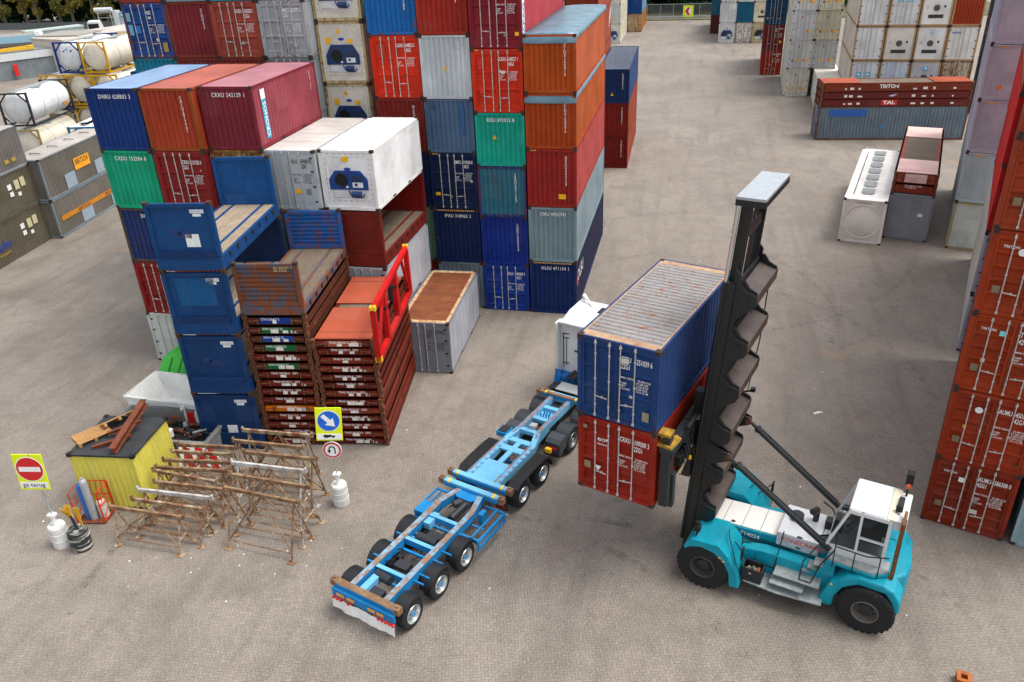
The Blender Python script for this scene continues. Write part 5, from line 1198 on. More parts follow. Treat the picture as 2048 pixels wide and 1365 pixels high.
# cab
CW = plain('#cfd1d2', .35, var=.05)
cb = put('cab', (lambda mb: (mb.prism([(-3.3,2.0),(-3.6,1.95),(-4.78,1.95),(-4.78,2.35),(-3.4,2.35),(-3.22,2.25)], 'y', -.56, .94), mb.mesh('cab'))[1])(MB()), CW, F, bevel=.03)
mb = MB(); A = [(-3.24,2.3),(-3.70,3.68),(-4.78,3.72),(-4.78,2.3)]
for y_ in (-.60,.92):
    mb.beam((A[0][0],y_+.02,A[0][1]),(A[1][0],y_+.02,A[1][1]),.07,.08,up=(0,1,0)); mb.beam((A[3][0]+.04,y_+.02,2.3),(A[3][0]+.04,y_+.02,3.72),.09,.09); mb.beam((-4.02,y_+.02,2.3),(-4.02,y_+.02,3.72),.07,.09,up=(0,1,0)); mb.beam((-3.7,y_+.02,3.66),(-4.78,y_+.02,3.66),.07,.12); mb.beam((-4.02,y_+.02,2.85),(-4.74,y_+.02,2.85),.06,.07)
mb.beam((-3.7,-.56,3.64),(-3.7,.92,3.64),.1,.1); mb.beam((-4.74,-.6,3.66),(-4.74,.94,3.66),.1,.1)
put('cab_pillar', mb.mesh('cab_pillar'), CW, cb)
mb = MB()
for y_ in (-.585,.945):
    mb.prism([(-3.3,2.36),(-3.72,3.6),(-4.0,3.6),(-4.0,2.36)], 'y', y_-.004, y_+.004); mb.prism([(-4.06,2.9),(-4.06,3.6),(-4.70,3.6),(-4.70,2.9)], 'y', y_-.004, y_+.004); mb.prism([(-4.06,2.38),(-4.06,2.82),(-4.70,2.82),(-4.70,2.38)], 'y', y_-.004, y_+.004)
mb.add([(-3.26,-.52,2.36),(-3.26,.88,2.36),(-3.68,.88,3.62),(-3.68,-.52,3.62)], [(0,1,2,3)]); mb.box(-4.76,-4.75,-.55,.9,2.5,3.6)
put('window', mb.mesh('window'), GLASS, cb)
mb = MB(); mb.box(-4.62,-3.66,-.55,.95,3.70,3.77,0); mb.box(-4.85,-4.62,-.55,.95,3.70,3.76,1); mb.box(-5.12,-4.80,-.5,.9,3.40,3.72,2); mb.box(-4.95,-4.80,-.1,.35,3.74,3.86,3)
put('cab_roof', mb.mesh('cab_roof'), [plain('#dfe3e6', .15, metal=.3, var=.03), plain('#d8d0b6', .5), LW, DARK], cb, bevel=.025)
mb = MB(); mb.tube((-4.95,-.35,3.7),(-4.95,-.35,4.0),.03,8); mb.tube((-4.95,-.35,4.0),(-4.95,-.35,4.1),.06,10,1); mb.box(-5.05,-4.85,-.75,-.5,4.0,4.35); mb.tube((-4.95,-.35,3.98),(-4.95,-.62,4.1),.025,6); mb.tube((-4.86,.55,3.8),(-4.86,.5,3.95),.09,10)
put('beacon', mb.mesh('beacon'), [BLACK, plain('#b04a24', .3)], cb)
mb = MB(); mb.beam((-5.05,1.0,1.85),(-5.05,1.0,3.9),.1,.12); mb.beam((-5.05,.6,3.88),(-5.05,1.25,3.88),.08,.08); mb.beam((-4.7,1.0,1.85),(-5.1,1.0,1.85),.1,.1); put('rear_guard_post', mb.mesh('rear_guard_post'), two_tone('rust_post', '#8a5a2a', '#4a3018', 5, .3, .7, rough=.8), F)
mb = MB(); mb.box(-4.6,-4.0,-.1,.45,2.2,2.75); mb.box(-4.7,-4.55,-.1,.45,2.7,3.35); mb.box(-3.55,-3.3,0,.4,2.3,2.8,1); mb.tube((-3.6,.2,2.75),(-3.75,.2,2.95),.02,6); mb.lathe([(.17,-.01),(.17,.01)],(0,0,0),n=14)
put('driver_seat', mb.mesh('driver_seat'), [BLACK, DARK], cb)
# driver
def skin_person(name, pts, edges, radii, mats, parent, label, loc=(0,0,0), cat='person'):
    me = bpy.data.meshes.new(name); me.from_pydata(pts, edges, []); o = bpy.data.objects.new(name, me); COL.objects.link(o)
    m = o.modifiers.new('skin', 'SKIN'); m.use_smooth_shade = True
    for i, r in enumerate(radii): me.skin_vertices[0].data[i].radius = r if isinstance(r, tuple) else (r, r)
    me.skin_vertices[0].data[0].use_root = True
    s = o.modifiers.new('sub', 'SUBSURF'); s.levels = 1; s.render_levels = 1
    me.materials.append(mats); o.location = loc; 
    return o
P0 = [(-4.28,.18,2.85),(-4.34,.18,3.08),(-4.32,.18,3.27),(-4.28,.18,3.36),(-4.25,.18,3.46),(-4.24,.18,3.58),
      (-4.30,.38,3.24),(-4.12,.47,3.02),(-3.86,.40,2.95),(-3.79,.37,2.97),(-4.30,-.02,3.24),(-4.12,-.11,3.02),(-3.86,-.02,2.95),(-3.79,0,2.97),
      (-4.25,.28,2.83),(-3.84,.33,2.84),(-3.72,.33,2.45),(-3.58,.33,2.42),(-4.25,.08,2.83),(-3.84,.03,2.84),(-3.72,.03,2.45),(-3.58,.03,2.42)]
E0 = [(0,1),(1,2),(2,3),(3,4),(4,5),(2,6),(6,7),(7,8),(8,9),(2,10),(10,11),(11,12),(12,13),(0,14),(14,15),(15,16),(16,17),(0,18),(18,19),(19,20),(20,21)]
R0 = [(.15,.11),(.16,.11),(.13,.1),.055,.085,.07,.075,.055,.04,.035,.075,.055,.04,.035,.09,.075,.055,.05,.09,.075,.055,.05]
SKINM = plain('#b0785c', .6, var=.05); JACK = plain('#6d8796', .8, var=.1)
pe = skin_person('person', P0, E0, R0, JACK, None, '')
pe.location = F.location; pe.rotation_euler = F.rotation_euler
tag(pe, 'seated driver in grey-blue jacket inside the lift truck cab, hands on the controls', 'person')
mb = MB()
pr = [(max(.001,.095*math.sin(math.pi*i/8)), -.115*math.cos(math.pi*i/8)) for i in range(9)]; mb.lathe(pr, (-4.22,.18,3.50), 'z', 14); mb.box(-4.135,-4.11,.165,.195,3.48,3.52); mb.box(-4.13,-4.115,.15,.21,3.435,3.445)
for y_ in (.145,.215): mb.tube((-4.135,y_,3.525),(-4.128,y_,3.525),.012,6,1)
for y_ in (.08,.28): mb.box(-4.25,-4.21,y_-.01,y_+.01,3.47,3.53)
hd = put('face', mb.mesh('face', smooth=True), [SKINM, BLACK], pe); 
mb = MB(); mb.lathe([(max(.001,.104*math.sin(math.pi*i/8)), .12*math.cos(math.pi*i/8)) for i in range(5)], (-4.235,.18,3.505), 'z', 14); put('hair', mb.mesh('hair'), plain('#3a2a20', .8), pe)
mb = MB()
for y_ in (.37, .0):
    mb.box(-3.84,-3.74,y_-.04,y_+.04,2.93,2.97)
    for k in range(4): mb.path([(-3.745,y_-.032+k*.021,2.955),(-3.70-.006*(k in (0,3)),y_-.032+k*.021,2.95),(-3.695,y_-.032+k*.021,2.915)], .0095, 5)
    mb.path([(-3.80,y_+.045,2.95),(-3.75,y_+.06,2.935)], .011, 5)
put('hand', mb.mesh('hand'), SKINM, pe)
# mast (leans back slightly)
tl = .07
def M(a, z): return a + .08 - tl*(z-1)
mast = None
for s, yc in ((1, 1.02), (-1, -1.12)):
    mb = MB()
    mb.add([(M(.82,z),yc+dy,z) if f else (M(.60,z),yc+dy,z) for z in (.35,9.9) for f, dy in ((1,-.09),(1,.09),(0,.09),(0,-.09))], [(0,1,2,3),(7,6,5,4),(0,4,5,1),(1,5,6,2),(2,6,7,3),(3,7,4,0)])
    mb.tube((M(.88,.9),yc+.03*s,.9),(M(.88,9.9),yc+.03*s,9.9),.075,10)
    # scalloped flange
    poly = []; z0 = 1.55; per = 1.46
    for k in range(6):
        zb = z0+k*per
        poly += [(.44,zb-.02),(.34,zb+.14),(.18,zb+.28),(.04,zb+.38),(.0,zb+.48),(.0,zb+.72),(.08,zb+.80),(.28,zb+.86),(.42,zb+.98),(.50,zb+1.14),(.50,zb+1.28)]
    poly = [(M(a,z),z) for a, z in poly] + [(M(.66,z0+6*per),z0+6*per),(M(.66,z0),z0)]
    mb.prism(poly, 'y', yc-.035, yc+.035)
    for k in range(6):
        zc = z0+k*per+.55; mb.prism([(M(.58,zc),zc-.2),(M(.3,zc),zc-.12),(M(.16,zc),zc),(M(.18,zc),zc+.14),(M(.34,zc),zc+.22),(M(.58,zc),zc+.3)], 'y', yc+.036*s, yc+.05*s)
    o = put('outer_mast', mb.mesh('outer_mast'), MASTM, F)
    mb = MB(); yi = yc-.19*s
    mb.add([(M(.84,z),yi+dy,z) if f else (M(.58,z),yi+dy,z) for z in (2.0,12.2) for f, dy in ((1,-.07),(1,.07),(0,.07),(0,-.07))], [(0,1,2,3),(7,6,5,4),(0,4,5,1),(1,5,6,2),(2,6,7,3),(3,7,4,0)])
    put('inner_mast', mb.mesh('inner_mast'), MASTM, F)
    mb = MB(); mb.tube((M(.88,9.9),yc+.02*s,9.9),(M(.88,12.15),yc+.02*s,12.15),.055,12); put('hoist_cylinder', mb.mesh('hoist_cylinder'), CHROME, F)
    # tilt strut and its lug on the mast
    mb = MB(); zq = 4.42
    for dy in (-.1, .06): mb.prism([(M(.6,zq),zq-.45),(M(.0,zq)-.12,zq-.1),(M(.0,zq)-.12,zq+.1),(M(.6,zq),zq+.4)], 'y', yc+dy, yc+dy+.04)
    put('strut_lug', mb.mesh('strut_lug'), MASTM, F)
    mb = MB(); p0 = Vector((M(.0,4.45)-.04, yc, 4.42)); p1 = Vector((-3.35, yc*.92, 2.12)); q = p0.lerp(p1, .10); mb.tube(q, p1, .095, 12, 0); mb.tube(p0, q, .055, 10, 1); mb.tube(p0-Vector((0,.12,0)), p0+Vector((0,.12,0)), .09, 10, 2); mb.tube(p0.lerp(p1,.09), p0.lerp(p1,.12), .12, 12, 0)
    mb.path([tuple(p0.lerp(p1,.15)+Vector((0,0,.13))), tuple(p0.lerp(p1,.95)+Vector((0,0,.13)))], .018, 5)
    put('tilt_strut', mb.mesh('tilt_strut'), [MASTM, DARK, two_tone('rust_pin', '#8a4a1c', '#3a2a20', 6, .3, .6)], F)
mb = MB()
for k in range(6):
    zb = 1.55+k*1.46; z1 = zb+.86; y0, y1 = -1.09, .99
    for (a0_, za, a1_, zc_) in ((.02, zb+.74, .50, zb+.90), (.01, zb+.48, .02, zb+.74)):
        mb.beam((M((a0_+a1_)/2,(za+zc_)/2), y0, (za+zc_)/2), (M((a0_+a1_)/2,(za+zc_)/2), y1, (za+zc_)/2), .03, math.hypot(a1_-a0_, zc_-za), 0, up=(a1_-a0_, 0, zc_-za))
    mb.box(M(.56,z1)-.03, M(.56,z1)+.03, y0, y1, z1-.02, z1+.2, 1)
    for yy in (-1.05, .95): mb.prism([(M(.5,zb+.9),zb+.9),(M(.02,zb+.75),zb+.75),(M(.02,zb+.84),zb+.84),(M(.26,zb+.96),zb+.96),(M(.44,zb+1.18),zb+1.18)], 'y', yy-.03, yy+.03, 1)
put('mast_crossbeam', mb.mesh('mast_crossbeam'), [GRIME, MASTM], F)
mb = MB()
for zz in (8.5, 11.0): mb.box(M(.62,zz), M(.88,zz), -.75, .65, zz, zz+.3)
for yy in (-.55,-.2,.15,.5): mb.tube((M(.72,2),yy,2.0),(M(.72,12),yy,12.0),.03,6)
for yy in (-.42,.37): mb.box(M(.75,7)-.04,M(.75,7)+.04,yy-.05,yy+.05,2.0,7.0)
put('hoist_chain', mb.mesh('hoist_chain'), plain('#2c2622', .6, var=.4), F)
mb = MB(); zt = 12.2; mb.box(M(.2,zt), M(.95,zt), -1.28, 1.15, zt, zt+.07, 0); mb.box(M(.2,zt)-.004, M(.95,zt)+.004, -1.284, 1.154, zt-.16, zt-.002, 1); put('mast_head', mb.mesh('mast_head'), [plain('#a4abb0', .4, metal=.3, var=.12), MASTM], F)
mb = MB()
for dx_ in (0, .06): mb.path([(M(.2,9.0),-1.24-dx_,8.9),(M(.12,7),-1.24-dx_,7.2),(M(.15,5),-1.22,5.4)], .014, 5)
mb.path([(M(.3,9.3),-1.0,9.0),(M(.2,9.3),-1.15,9.1),(M(.2,9.0),-1.2,8.9)], .025, 6, 1)
put('hydraulic_hose', mb.mesh('hydraulic_hose'), [BLACK, YEL], F)
for zz, yy in ((5.3,-1.12),):
    mb = MB(); mb.tube((M(.5,zz),yy,zz),(M(.0,zz),yy,zz+.2),.03,6); mb.box(M(.0,zz)-.08,M(.0,zz)+.06,yy-.07,yy+.07,zz+.18,zz+.3); 
    if yy < 0: put('work_lamp', mb.mesh('work_lamp'), BLACK, F)
# carriage and side-lift spreader
mb = MB(); zc = 4.5
for yy in (-.7,.6): mb.box(M(.92,zc), 1.02, yy-.15, yy+.15, 3.3, 6.2)
mb.box(.92, 1.16, -3.2, 2.75, 5.05, 5.45); mb.box(.95, 1.12, -2.2, 1.9, 4.2, 4.55); mb.box(.86, 1.14, -1.3, 1.2, 3.4, 5.5)
mb.prism([(-1.8,5.0),(-2.6,4.9),(-1.0,3.2),(-.2,3.2),(.8,3.4),(1.6,4.9),(1.0,5.0)], 'x', .9, 1.06)
for yy in (2.45,-3.3):
    mb.box(.98, 1.24, yy-.02, yy+.34, 3.35, 5.2); mb.box(.9, 1.05, yy-.1, yy+.1, 3.2, 4.4); mb.box(1.0, 1.22, yy+.02, yy+.3, 5.2, 5.75); mb.box(.86,1.26,yy-.15,yy+.42,5.25,5.42)
put('spreader', mb.mesh('spreader'), plain('#202427', .5, var=.3), F, bevel=.01)
mb = MB()
for yy in (2.45,-3.3):
    mb = MB(); mb.box(1.0,1.34,yy-.02,yy+.34,5.76,5.84); mb.prism([(1.42,yy+.38),(1.42,yy+.02),(1.0,yy-.28),(.84,yy-.18),(.92,yy+.42)], 'z', 5.43, 5.5)
    put('twistlock_arm', mb.mesh('twistlock_arm'), two_tone('worn_yellow', '#c8981e', '#6b5426', 4, .35, .65), F)
mb = MB(); mb.path([(1.0,1.0,4.6),(.84,.9,4.3),(.86,.95,3.7),(.98,.8,3.4)], .035, 8, 0); mb.tube((.85,1.8,5.55),(.85,.3,5.55),.07,10,1); mb.tube((.85,.3,5.55),(.85,-.8,5.55),.045,10,2); mb.box(.75,.9,.55,.95,5.35,5.5,3)
for i in range(5): mb.path([(.86,2.1-.2*i,5.0),(.8,2.0-.2*i,4.6),(.86,1.8-.2*i,4.3)], .02, 5, 1)
mb.box(.82,.9,1.4,1.7,4.4,4.8,1); mb.tube((.84,1.35,4.2),(.84,1.35,4.3),.05,8,0); mb.beam((.85,2.2,4.2),(.85,1.2,4.6),.04,.08,3)
put('hydraulics', mb.mesh('hydraulics'), [YEL, DARK, CHROME, plain('#8f7f62', .6)], F)
# ------------------------------------------------------------------ shed, trestles, signs, skips
TI = rad(-6)
sh = thing('storage_container', 'small yellow ribbed container with dark flat roof and scrap on top', 'storage container', (-15.6,-18.35,0), rad(6))
wS, lS, hS = 2.42, 2.45, 2.36
mb = MB(); YP = paint('#f4ea7a', .25, rust=lin('#5a4a1c'))
for a, b, n_ in (((.02,.02),(wS-.02,.02),(0,-1)), ((wS-.02,.02),(wS-.02,lS-.02),(1,0)), ((wS-.02,lS-.02),(.02,lS-.02),(0,1)), ((.02,lS-.02),(.02,.02),(-1,0))): corr(mb, a, b, .05, hS-.05, n_, .21, .03)
put('ribbed_wall', mb.mesh('ribbed_wall'), YP, sh)
mb = MB(); mb.box(-.03, wS+.03, -.03, lS+.03, hS-.06, hS+.02); put('roof', mb.mesh('roof'), two_tone('bitumen', '#3c3f42', '#24272a', 2, .3, .7, rough=.8), sh)
mb = MB()
for x_ in (-.05, wS-.1):
    for y_ in (-.05, lS-.1): mb.box(x_, x_+.16, y_, y_+.16, hS-.08, hS+.05)
for x_ in (0, wS-.06):
    for y_ in (0, lS-.06): mb.box(x_, x_+.06, y_, y_+.06, 0, hS-.06, 1)
mb.box(0,wS,0,lS,0,.06,0)
put('corner_iron', mb.mesh('corner_iron'), [BLACK, YP], sh)
def on_shed(x, y): c_, s_ = math.cos(rad(6)), math.sin(rad(6)); return (-15.6+c_*x-s_*y, -18.35+s_*x+c_*y)
zs = hS+.035
def pallet(x, y, z, rz, label, tilt=0, loc=None):
    o = thing('wooden_pallet', label, 'pallet', loc or (x,y,z), rz, 'pallets on the yellow container roof'); 
    mb = MB()
    for i in range(7): mb.box(0, 1.2, i*.118, i*.118+.09, .12, .142)
    put('deck_boards', mb.mesh('deck_boards'), WOODL, o)
    mb = MB()
    for x_ in (0, .55, 1.1):
        mb.box(x_, x_+.1, 0, .8, .10, .12); mb.box(x_, x_+.1, 0, .8, 0, .02)
        for y_ in (0,.35,.7): mb.box(x_, x_+.1, y_, y_+.1, .02, .10)
    put('stringer', mb.mesh('stringer'), WOODL, o); o.rotation_euler = (tilt, 0, rz); return o
q = on_shed(.25,.35); pallet(q[0], q[1], zs, rad(58), 'pale wooden pallet lying on the left of the yellow container roof')
q = on_shed(.95,1.15); pallet(q[0]-.2, q[1]+.1, zs+.3, rad(62), 'darker pallet tilted against the pale one on the yellow container', tilt=rad(-28))
RS = two_tone('rusted_steel', '#8a4626', '#50281a', 4, .3, .7, rough=.85)
def hbeam(name, label, p0, p1, w_=.2, h_=.22, group='rusty beams on the yellow container roof'):
    p0, p1 = Vector(p0), Vector(p1); d_ = p1-p0; ln = d_.length; mb = MB()
    mb.box(0,ln,-w_/2,w_/2,0,.02); mb.box(0,ln,-w_/2,w_/2,h_-.02,h_); mb.box(0,ln,-.012,.012,.02,h_-.02)
    o = put(name, mb.mesh(name), RS); o.location = p0; o.rotation_euler = (0, -math.asin(d_.z/ln), math.atan2(d_.y, d_.x)); tag(o, label, 'beam', group); return o
q0, q1 = on_shed(1.72,.08), on_shed(1.75,2.5); hbeam('steel_beam', 'thick rusty steel beam laid lengthwise across the yellow container roof', (*q0,zs+.02), (*q1,zs+.55), .24, .26)
q0, q1 = on_shed(.75,.35), on_shed(1.9,1.0); hbeam('steel_beam', 'short rusty angle bar lying lowest on the yellow container roof', (*q0,zs), (*q1,zs+.1), .12, .1)
q0, q1 = on_shed(.95,1.05), on_shed(2.0,1.65); hbeam('steel_beam', 'rusty bar behind the thick beam on the yellow container roof', (*q0,zs+.1), (*q1,zs+.3), .12, .12)
# gas bottle cage
cg = thing('gas_bottle_cage', 'orange-red tube cage for gas bottles beside the yellow container', 'cage', (-15.25,-19.25,0), rad(10))
mb = MB(); cw, cd, ch = 1.0, .75, 1.35
for x_ in (0, cw):
    for y_ in (0, cd): mb.tube((x_,y_,.05),(x_,y_,ch if y_ > 0 or True else .9),.025,6)
for z_ in (.1,.75,ch): mb.path([(0,0,z_),(0,cd,z_),(cw,cd,z_),(cw,0,z_)], .02, 6)
for x_ in (0,cw): mb.tube((x_,0,.75),(x_,cd,ch),.015,6); mb.tube((x_,cd,.75),(x_,0,.1),.015,6)
for i in range(5): mb.tube((.1+i*.2,cd,.75),(.2+i*.2,cd,ch),.012,5)
put('tube_frame', mb.mesh('tube_frame'), paint('#d8401c', .3), cg)
mb = MB(); mb.box(-.02,cw+.02,-.02,cd+.02,.02,.06); put('base_plate', mb.mesh('base_plate'), RS, cg)
def bottle(x, y, r, h, col, label, cap):
    c_, s_ = math.cos(rad(10)), math.sin(rad(10)); o = thing('gas_bottle', label, 'gas bottle', (-15.25+c_*x-s_*y, -19.25+s_*x+c_*y, .065), 0, 'gas bottles in the cage')
    mb = MB(); mb.lathe([(.001,0),(r,.0),(r,h-.12),(r*.8,h-.04),(r*.4,h)], (0,0,0), 'z', 16); put('cylinder', mb.mesh('cylinder', smooth=False), col, o)
    mb = MB(); mb.tube((0,0,h-.02),(0,0,h+.07),r*.35,10); mb.box(-.05,.05,-.015,.015,h+.03,h+.06); put('valve', mb.mesh('valve'), cap, o); return o
bottle(.28,.3,.12,1.5, plain('#2f6bb8',.4), 'short blue gas bottle with green band in the red cage', plain('#2f9c5c',.4)); bottle(.5,.25,.13,1.72, plain('#9aa0a6',.4), 'tall grey gas bottle in the middle of the red cage', STEELG); bottle(.8,.4,.17,.72, plain('#c9c4ba',.5,var=.3), 'short fat off-white gas bottle at the right of the red cage', plain('#a83a2a',.5))
# concrete barrels with signs
def barrel(x, y, name, label, col, r=.29, h=.9, extra=None, group='white weighted sign barrels'):
    o = thing(name, label, 'sign barrel', (x,y,0), 0, group); mb = MB()
    mb.lathe([(.001,0),(r*.96,0),(r,.05),(r,h*.33),(r*1.045,h*.35),(r,h*.37),(r,h*.64),(r*1.045,h*.66),(r,h*.68),(r,h*.93),(r*.9,h),(.001,h*.985)], (0,0,0), 'z', 24)
    put('drum', mb.mesh('drum'), col, o); return o
def pole(o, x0, z1, wsl=.45):
    mb = MB(); mb.tube((x0,0,.8),(x0,0,z1),.024,8); put('pole', mb.mesh('pole'), STEELG, o)
    mb = MB(); mb.tube((x0,0,.85),(x0,0,1.3),.075,8); mb.box(x0-.13,x0+.13,-.1,.1,1.28,1.36); put('pole_sleeve', mb.mesh('pole_sleeve'), WHITE, o)
BARW = paint('#dcdcd8', .2, .6, dirt=.3)
b1 = barrel(-15.04,-20.3,'sign_barrel','white concrete barrel carrying the yellow no entry sign at left', BARW); pole(b1, 0, 3.85)
b2 = barrel(-6.26,-16.6,'sign_barrel','white concrete barrel carrying the arrow and U-turn signs', BARW); pole(b2, 0, 4.15)
b3 = barrel(-14.25,-20.3,'old_drum','black and white paint drum with a yellow broom standing in it', two_tone('tar_drum', '#c9c4b8', '#23292b', 1.1, .44, .5, (.4,.4,3), .7), .33, .82, group='drums by the cage')
br = thing('broom', 'worn yellow broom and black handle standing in the dirty drum', 'broom', (-14.25,-20.3,.8), 0)
mb = MB(); mb.tube((.05,0,-.05),(-.1,.05,.55),.05,8); put('handle', mb.mesh('handle'), DARK, br)
mb = MB(); rr_ = random.Random(2)
for i in range(40): a = rr_.uniform(-.25,.25); mb.beam((-.12+rr_.uniform(-.1,.1),.05,.45),(-.2+rr_.uniform(-.15,.15),.05+a*.4,.85+rr_.uniform(-.1,.1)),.02,.02)
for i in range(30): mb.beam((.18+rr_.uniform(-.04,.04),.1,.1),(.1+rr_.uniform(-.12,.12),.15,.8+rr_.uniform(-.15,.05)),.02,.02)
put('bristles', mb.mesh('bristles'), plain('#c79a1c', .8, var=.3), br)
FY = plain('#d8e80a', .45, var=.02)
def disc(mb, x, z, r, y0, y1, m, n=36):
    mb.lathe([(r,y0),(.001,y0)], (x,0,z), 'y', n, m); mb.lathe([(r,y0),(r,y1)], (x,0,z), 'y', n, m)
def sign_ob(label, parentloc, rz, build, mats, group='traffic signs', cat='traffic sign', tilt=(0,0)):
    o = thing('traffic_sign', label, cat, parentloc, rz, group); build(o); o.rotation_euler = (tilt[0], tilt[1], rz); return o
def s1(o):
    mb = MB(); mb.box(-.5,.5,-.02,.02,-.68,.68); put('panel', mb.mesh('panel'), FY, o, bevel=.01)
    mb = MB(); disc(mb,0,.12,.47,-.024,-.02,0); disc(mb,0,.12,.44,-.028,-.024,1); mb.box(-.36,.36,-.032,-.028,.03,.21,0); mb.box(-.46,.46,-.026,-.02,-.6,-.38,0); put('no_entry_symbol', mb.mesh('no_entry_symbol'), [WHITE, RED], o)
    text('ga terug', .23, (0,-.034,-.37), BLACK, o, align='CENTER', bold=0)
SR = rad(10)
sign_ob('yellow sign with red no entry disc and words on its pole at left', (-15.04-.1,-20.36,3.15), SR, s1, None, tilt=(rad(-4),rad(1)))
def s2(o):
    mb = MB(); mb.box(-.45,.45,-.02,.02,-.63,.63); put('panel', mb.mesh('panel'), FY, o, bevel=.01)
    mb = MB(); disc(mb,0,.13,.40,-.024,-.02,0); disc(mb,0,.13,.375,-.028,-.024,1); mb.box(-.42,.42,-.026,-.02,-.58,-.36,0); put('blue_disc', mb.mesh('blue_disc'), [WHITE, plain('#1460c8',.4)], o)
    mb = MB(); c_ = (0,.13); P_ = [(-.075,.3),(.075,.3),(.075,-.02),(.19,-.02),(0,-.3),(-.19,-.02),(-.075,-.02)]; a = rad(45); mb.prism([(c_[0]+p[0]*math.cos(a)-p[1]*math.sin(a)-0, c_[1]+p[0]*math.sin(a)+p[1]*math.cos(a)) for p in P_], 'y', -.033, -.028); put('arrow', mb.mesh('arrow'), WHITE, o)
    mb = MB(); mb.box(-.2,.08,-.03,-.026,-.49,-.40); mb.box(.09,.19,-.03,-.026,-.49,-.43)
    for x_ in (-.13,-.06,.13): mb.lathe([(.028,-.03),(.001,-.03)],(x_,0,-.5),n=12)
    put('truck_symbol', mb.mesh('truck_symbol'), BLACK, o)
sign_ob('yellow sign with blue disc, white arrow and truck symbol', (-6.2,-16.66,3.5), rad(16), s2, None, tilt=(rad(-6),rad(4)))
def s3(o):
    mb = MB(); disc(mb,0,0,.33,-.02,.02,0); disc(mb,0,0,.31,-.024,-.02,1); disc(mb,0,0,.245,-.028,-.024,0); put('round_panel', mb.mesh('round_panel'), [WHITE, RED], o)
    mb = MB(); pts = [(.1+0*k, -.15+.05*k) for k in range(4)] + [(.0+.1*math.cos(t), .04+.1*math.sin(t)) for t in [i*math.pi/8 for i in range(9)]] + [(-.1,-.02)]
    for p, q_ in zip(pts, pts[1:]): mb.beam((p[0],-.031,p[1]),(q_[0],-.031,q_[1]),.006,.045,up=(q_[1]-p[1],0,-(q_[0]-p[0])))
    mb.prism([(-.17,0),(-.03,0),(-.1,-.13)],'y',-.034,-.028); put('u_turn_arrow', mb.mesh('u_turn_arrow'), BLACK, o)
sign_ob('round red ringed no U-turn sign below the blue arrow sign', (-6.24,-16.66,2.42), rad(12), s3, None, tilt=(rad(-4),0))
# trestles
TRM = two_tone('trestle_steel', '#b4a88e', '#7a4a2a', 3.2, .40, .58, rough=.75); TRR = two_tone('trestle_rust', '#a98f6c', '#6b4630', 3.2, .35, .6, rough=.85); TRG = two_tone('trestle_grey', '#c0c4c2', '#8a6a4c', 2.2, .46, .64, rough=.6)
def trestle(p0, p1, h, s, m, label, group, splay=1):
    p0, p1 = Vector(p0), Vector(p1); d_ = p1-p0; ln = d_.length; o = thing('steel_trestle', label, 'trestle', (p0.x,p0.y,0), math.atan2(d_.y, d_.x), group)
    mb = MB(); mb.box(-.12,ln+.12,-.045,.045,h-.13,h); mb.box(-.12,-.07,-.05,.05,h,h+.08); mb.box(ln+.07,ln+.12,-.05,.05,h,h+.08); put('top_beam', mb.mesh('top_beam'), m[0], o)
    for x_ in (.12, ln-.12):
        mb = MB()
        for q_ in (-s, s*.85): mb.tube((x_,0,h-.12),(x_,q_,.03),.033,7); mb.box(x_-.13,x_+.13,q_-.1,q_+.1,0,.03)
        mb.tube((x_,-s*.62,h*.38),(x_,s*.54,h*.38),.026,6); put('leg', mb.mesh('leg'), m[1], o)
    mb = MB()
    for q_ in (-1, .85):
        yb_ = q_*s*.80; mb.tube((.12,yb_,.3),(ln/2,0,h-.13),.026,6); mb.tube((ln-.12,yb_,.3),(ln/2,0,h-.13),.026,6); mb.tube((.12,yb_,.28),(ln-.12,yb_,.28),.024,6)
    put('brace', mb.mesh('brace'), m[2], o)
GT1, GT2 = 'low trestles beside the yellow container', 'tall trestles beside the sign'
tr = [((-13.2, -19.6),(-10.5, -19.7),1.4,.4,'front'),((-12.7, -19.1),(-10.0, -19.2),1.4,.4,'second'),((-12.8, -18.6),(-10.1, -18.6),1.4,.4,'third'),((-12.5, -18.1),(-9.8, -18.1),1.4,.4,'fourth'),((-12.95, -17.5),(-10.4, -17.75),1.4,.4,'fifth, angled'),((-12.95, -17.3),(-10.4, -17.1),1.4,.4,'sixth'),((-12.95, -16.85),(-10.3, -16.6),1.4,.4,'seventh'),((-12.95, -16.3),(-10.7, -16.15),1.4,.4,'eighth'),((-12.95, -15.85),(-10.8, -15.7),1.4,.4,'rearmost')]
for i, (a, b, h_, s_, nm) in enumerate(tr): trestle(a, b, h_, s_, (TRG,TRM,TRR) if i == 2 else [(TRR,TRM,TRR),(TRM,TRM,TRR),(TRR,TRR,TRM)][i % 3], f'low rusty steel trestle, {nm} of the row beside the yellow container', GT1)
tr2 = [((-9.2, -18.8),(-6.5, -19.1),2.1,0.7,'front rust-brown'),((-9.3, -18.1),(-6.5, -18.3),2.1,0.7,'second, orange-brown'),((-9.65, -17.45),(-7.0, -17.5),2.1,0.7,'third, pale grey'),((-9.55, -16.8),(-6.9, -16.8),2.1,0.7,'fourth'),((-10.3, -16.2),(-7.7, -16.2),2.1,0.5,'fifth, set left'),((-10.3, -15.5),(-7.7, -15.45),2.1,0.5,'rearmost')]
for i, (a, b, h_, s_, nm) in enumerate(tr2): trestle(a, b, h_, s_, (TRG,TRG,TRM) if i == 2 else [(TRR,TRR,TRR),(TRR,TRM,TRR),(TRM,TRM,TRR)][i % 3], f'tall steel trestle, {nm} of the row in front of the brown pile', GT2)
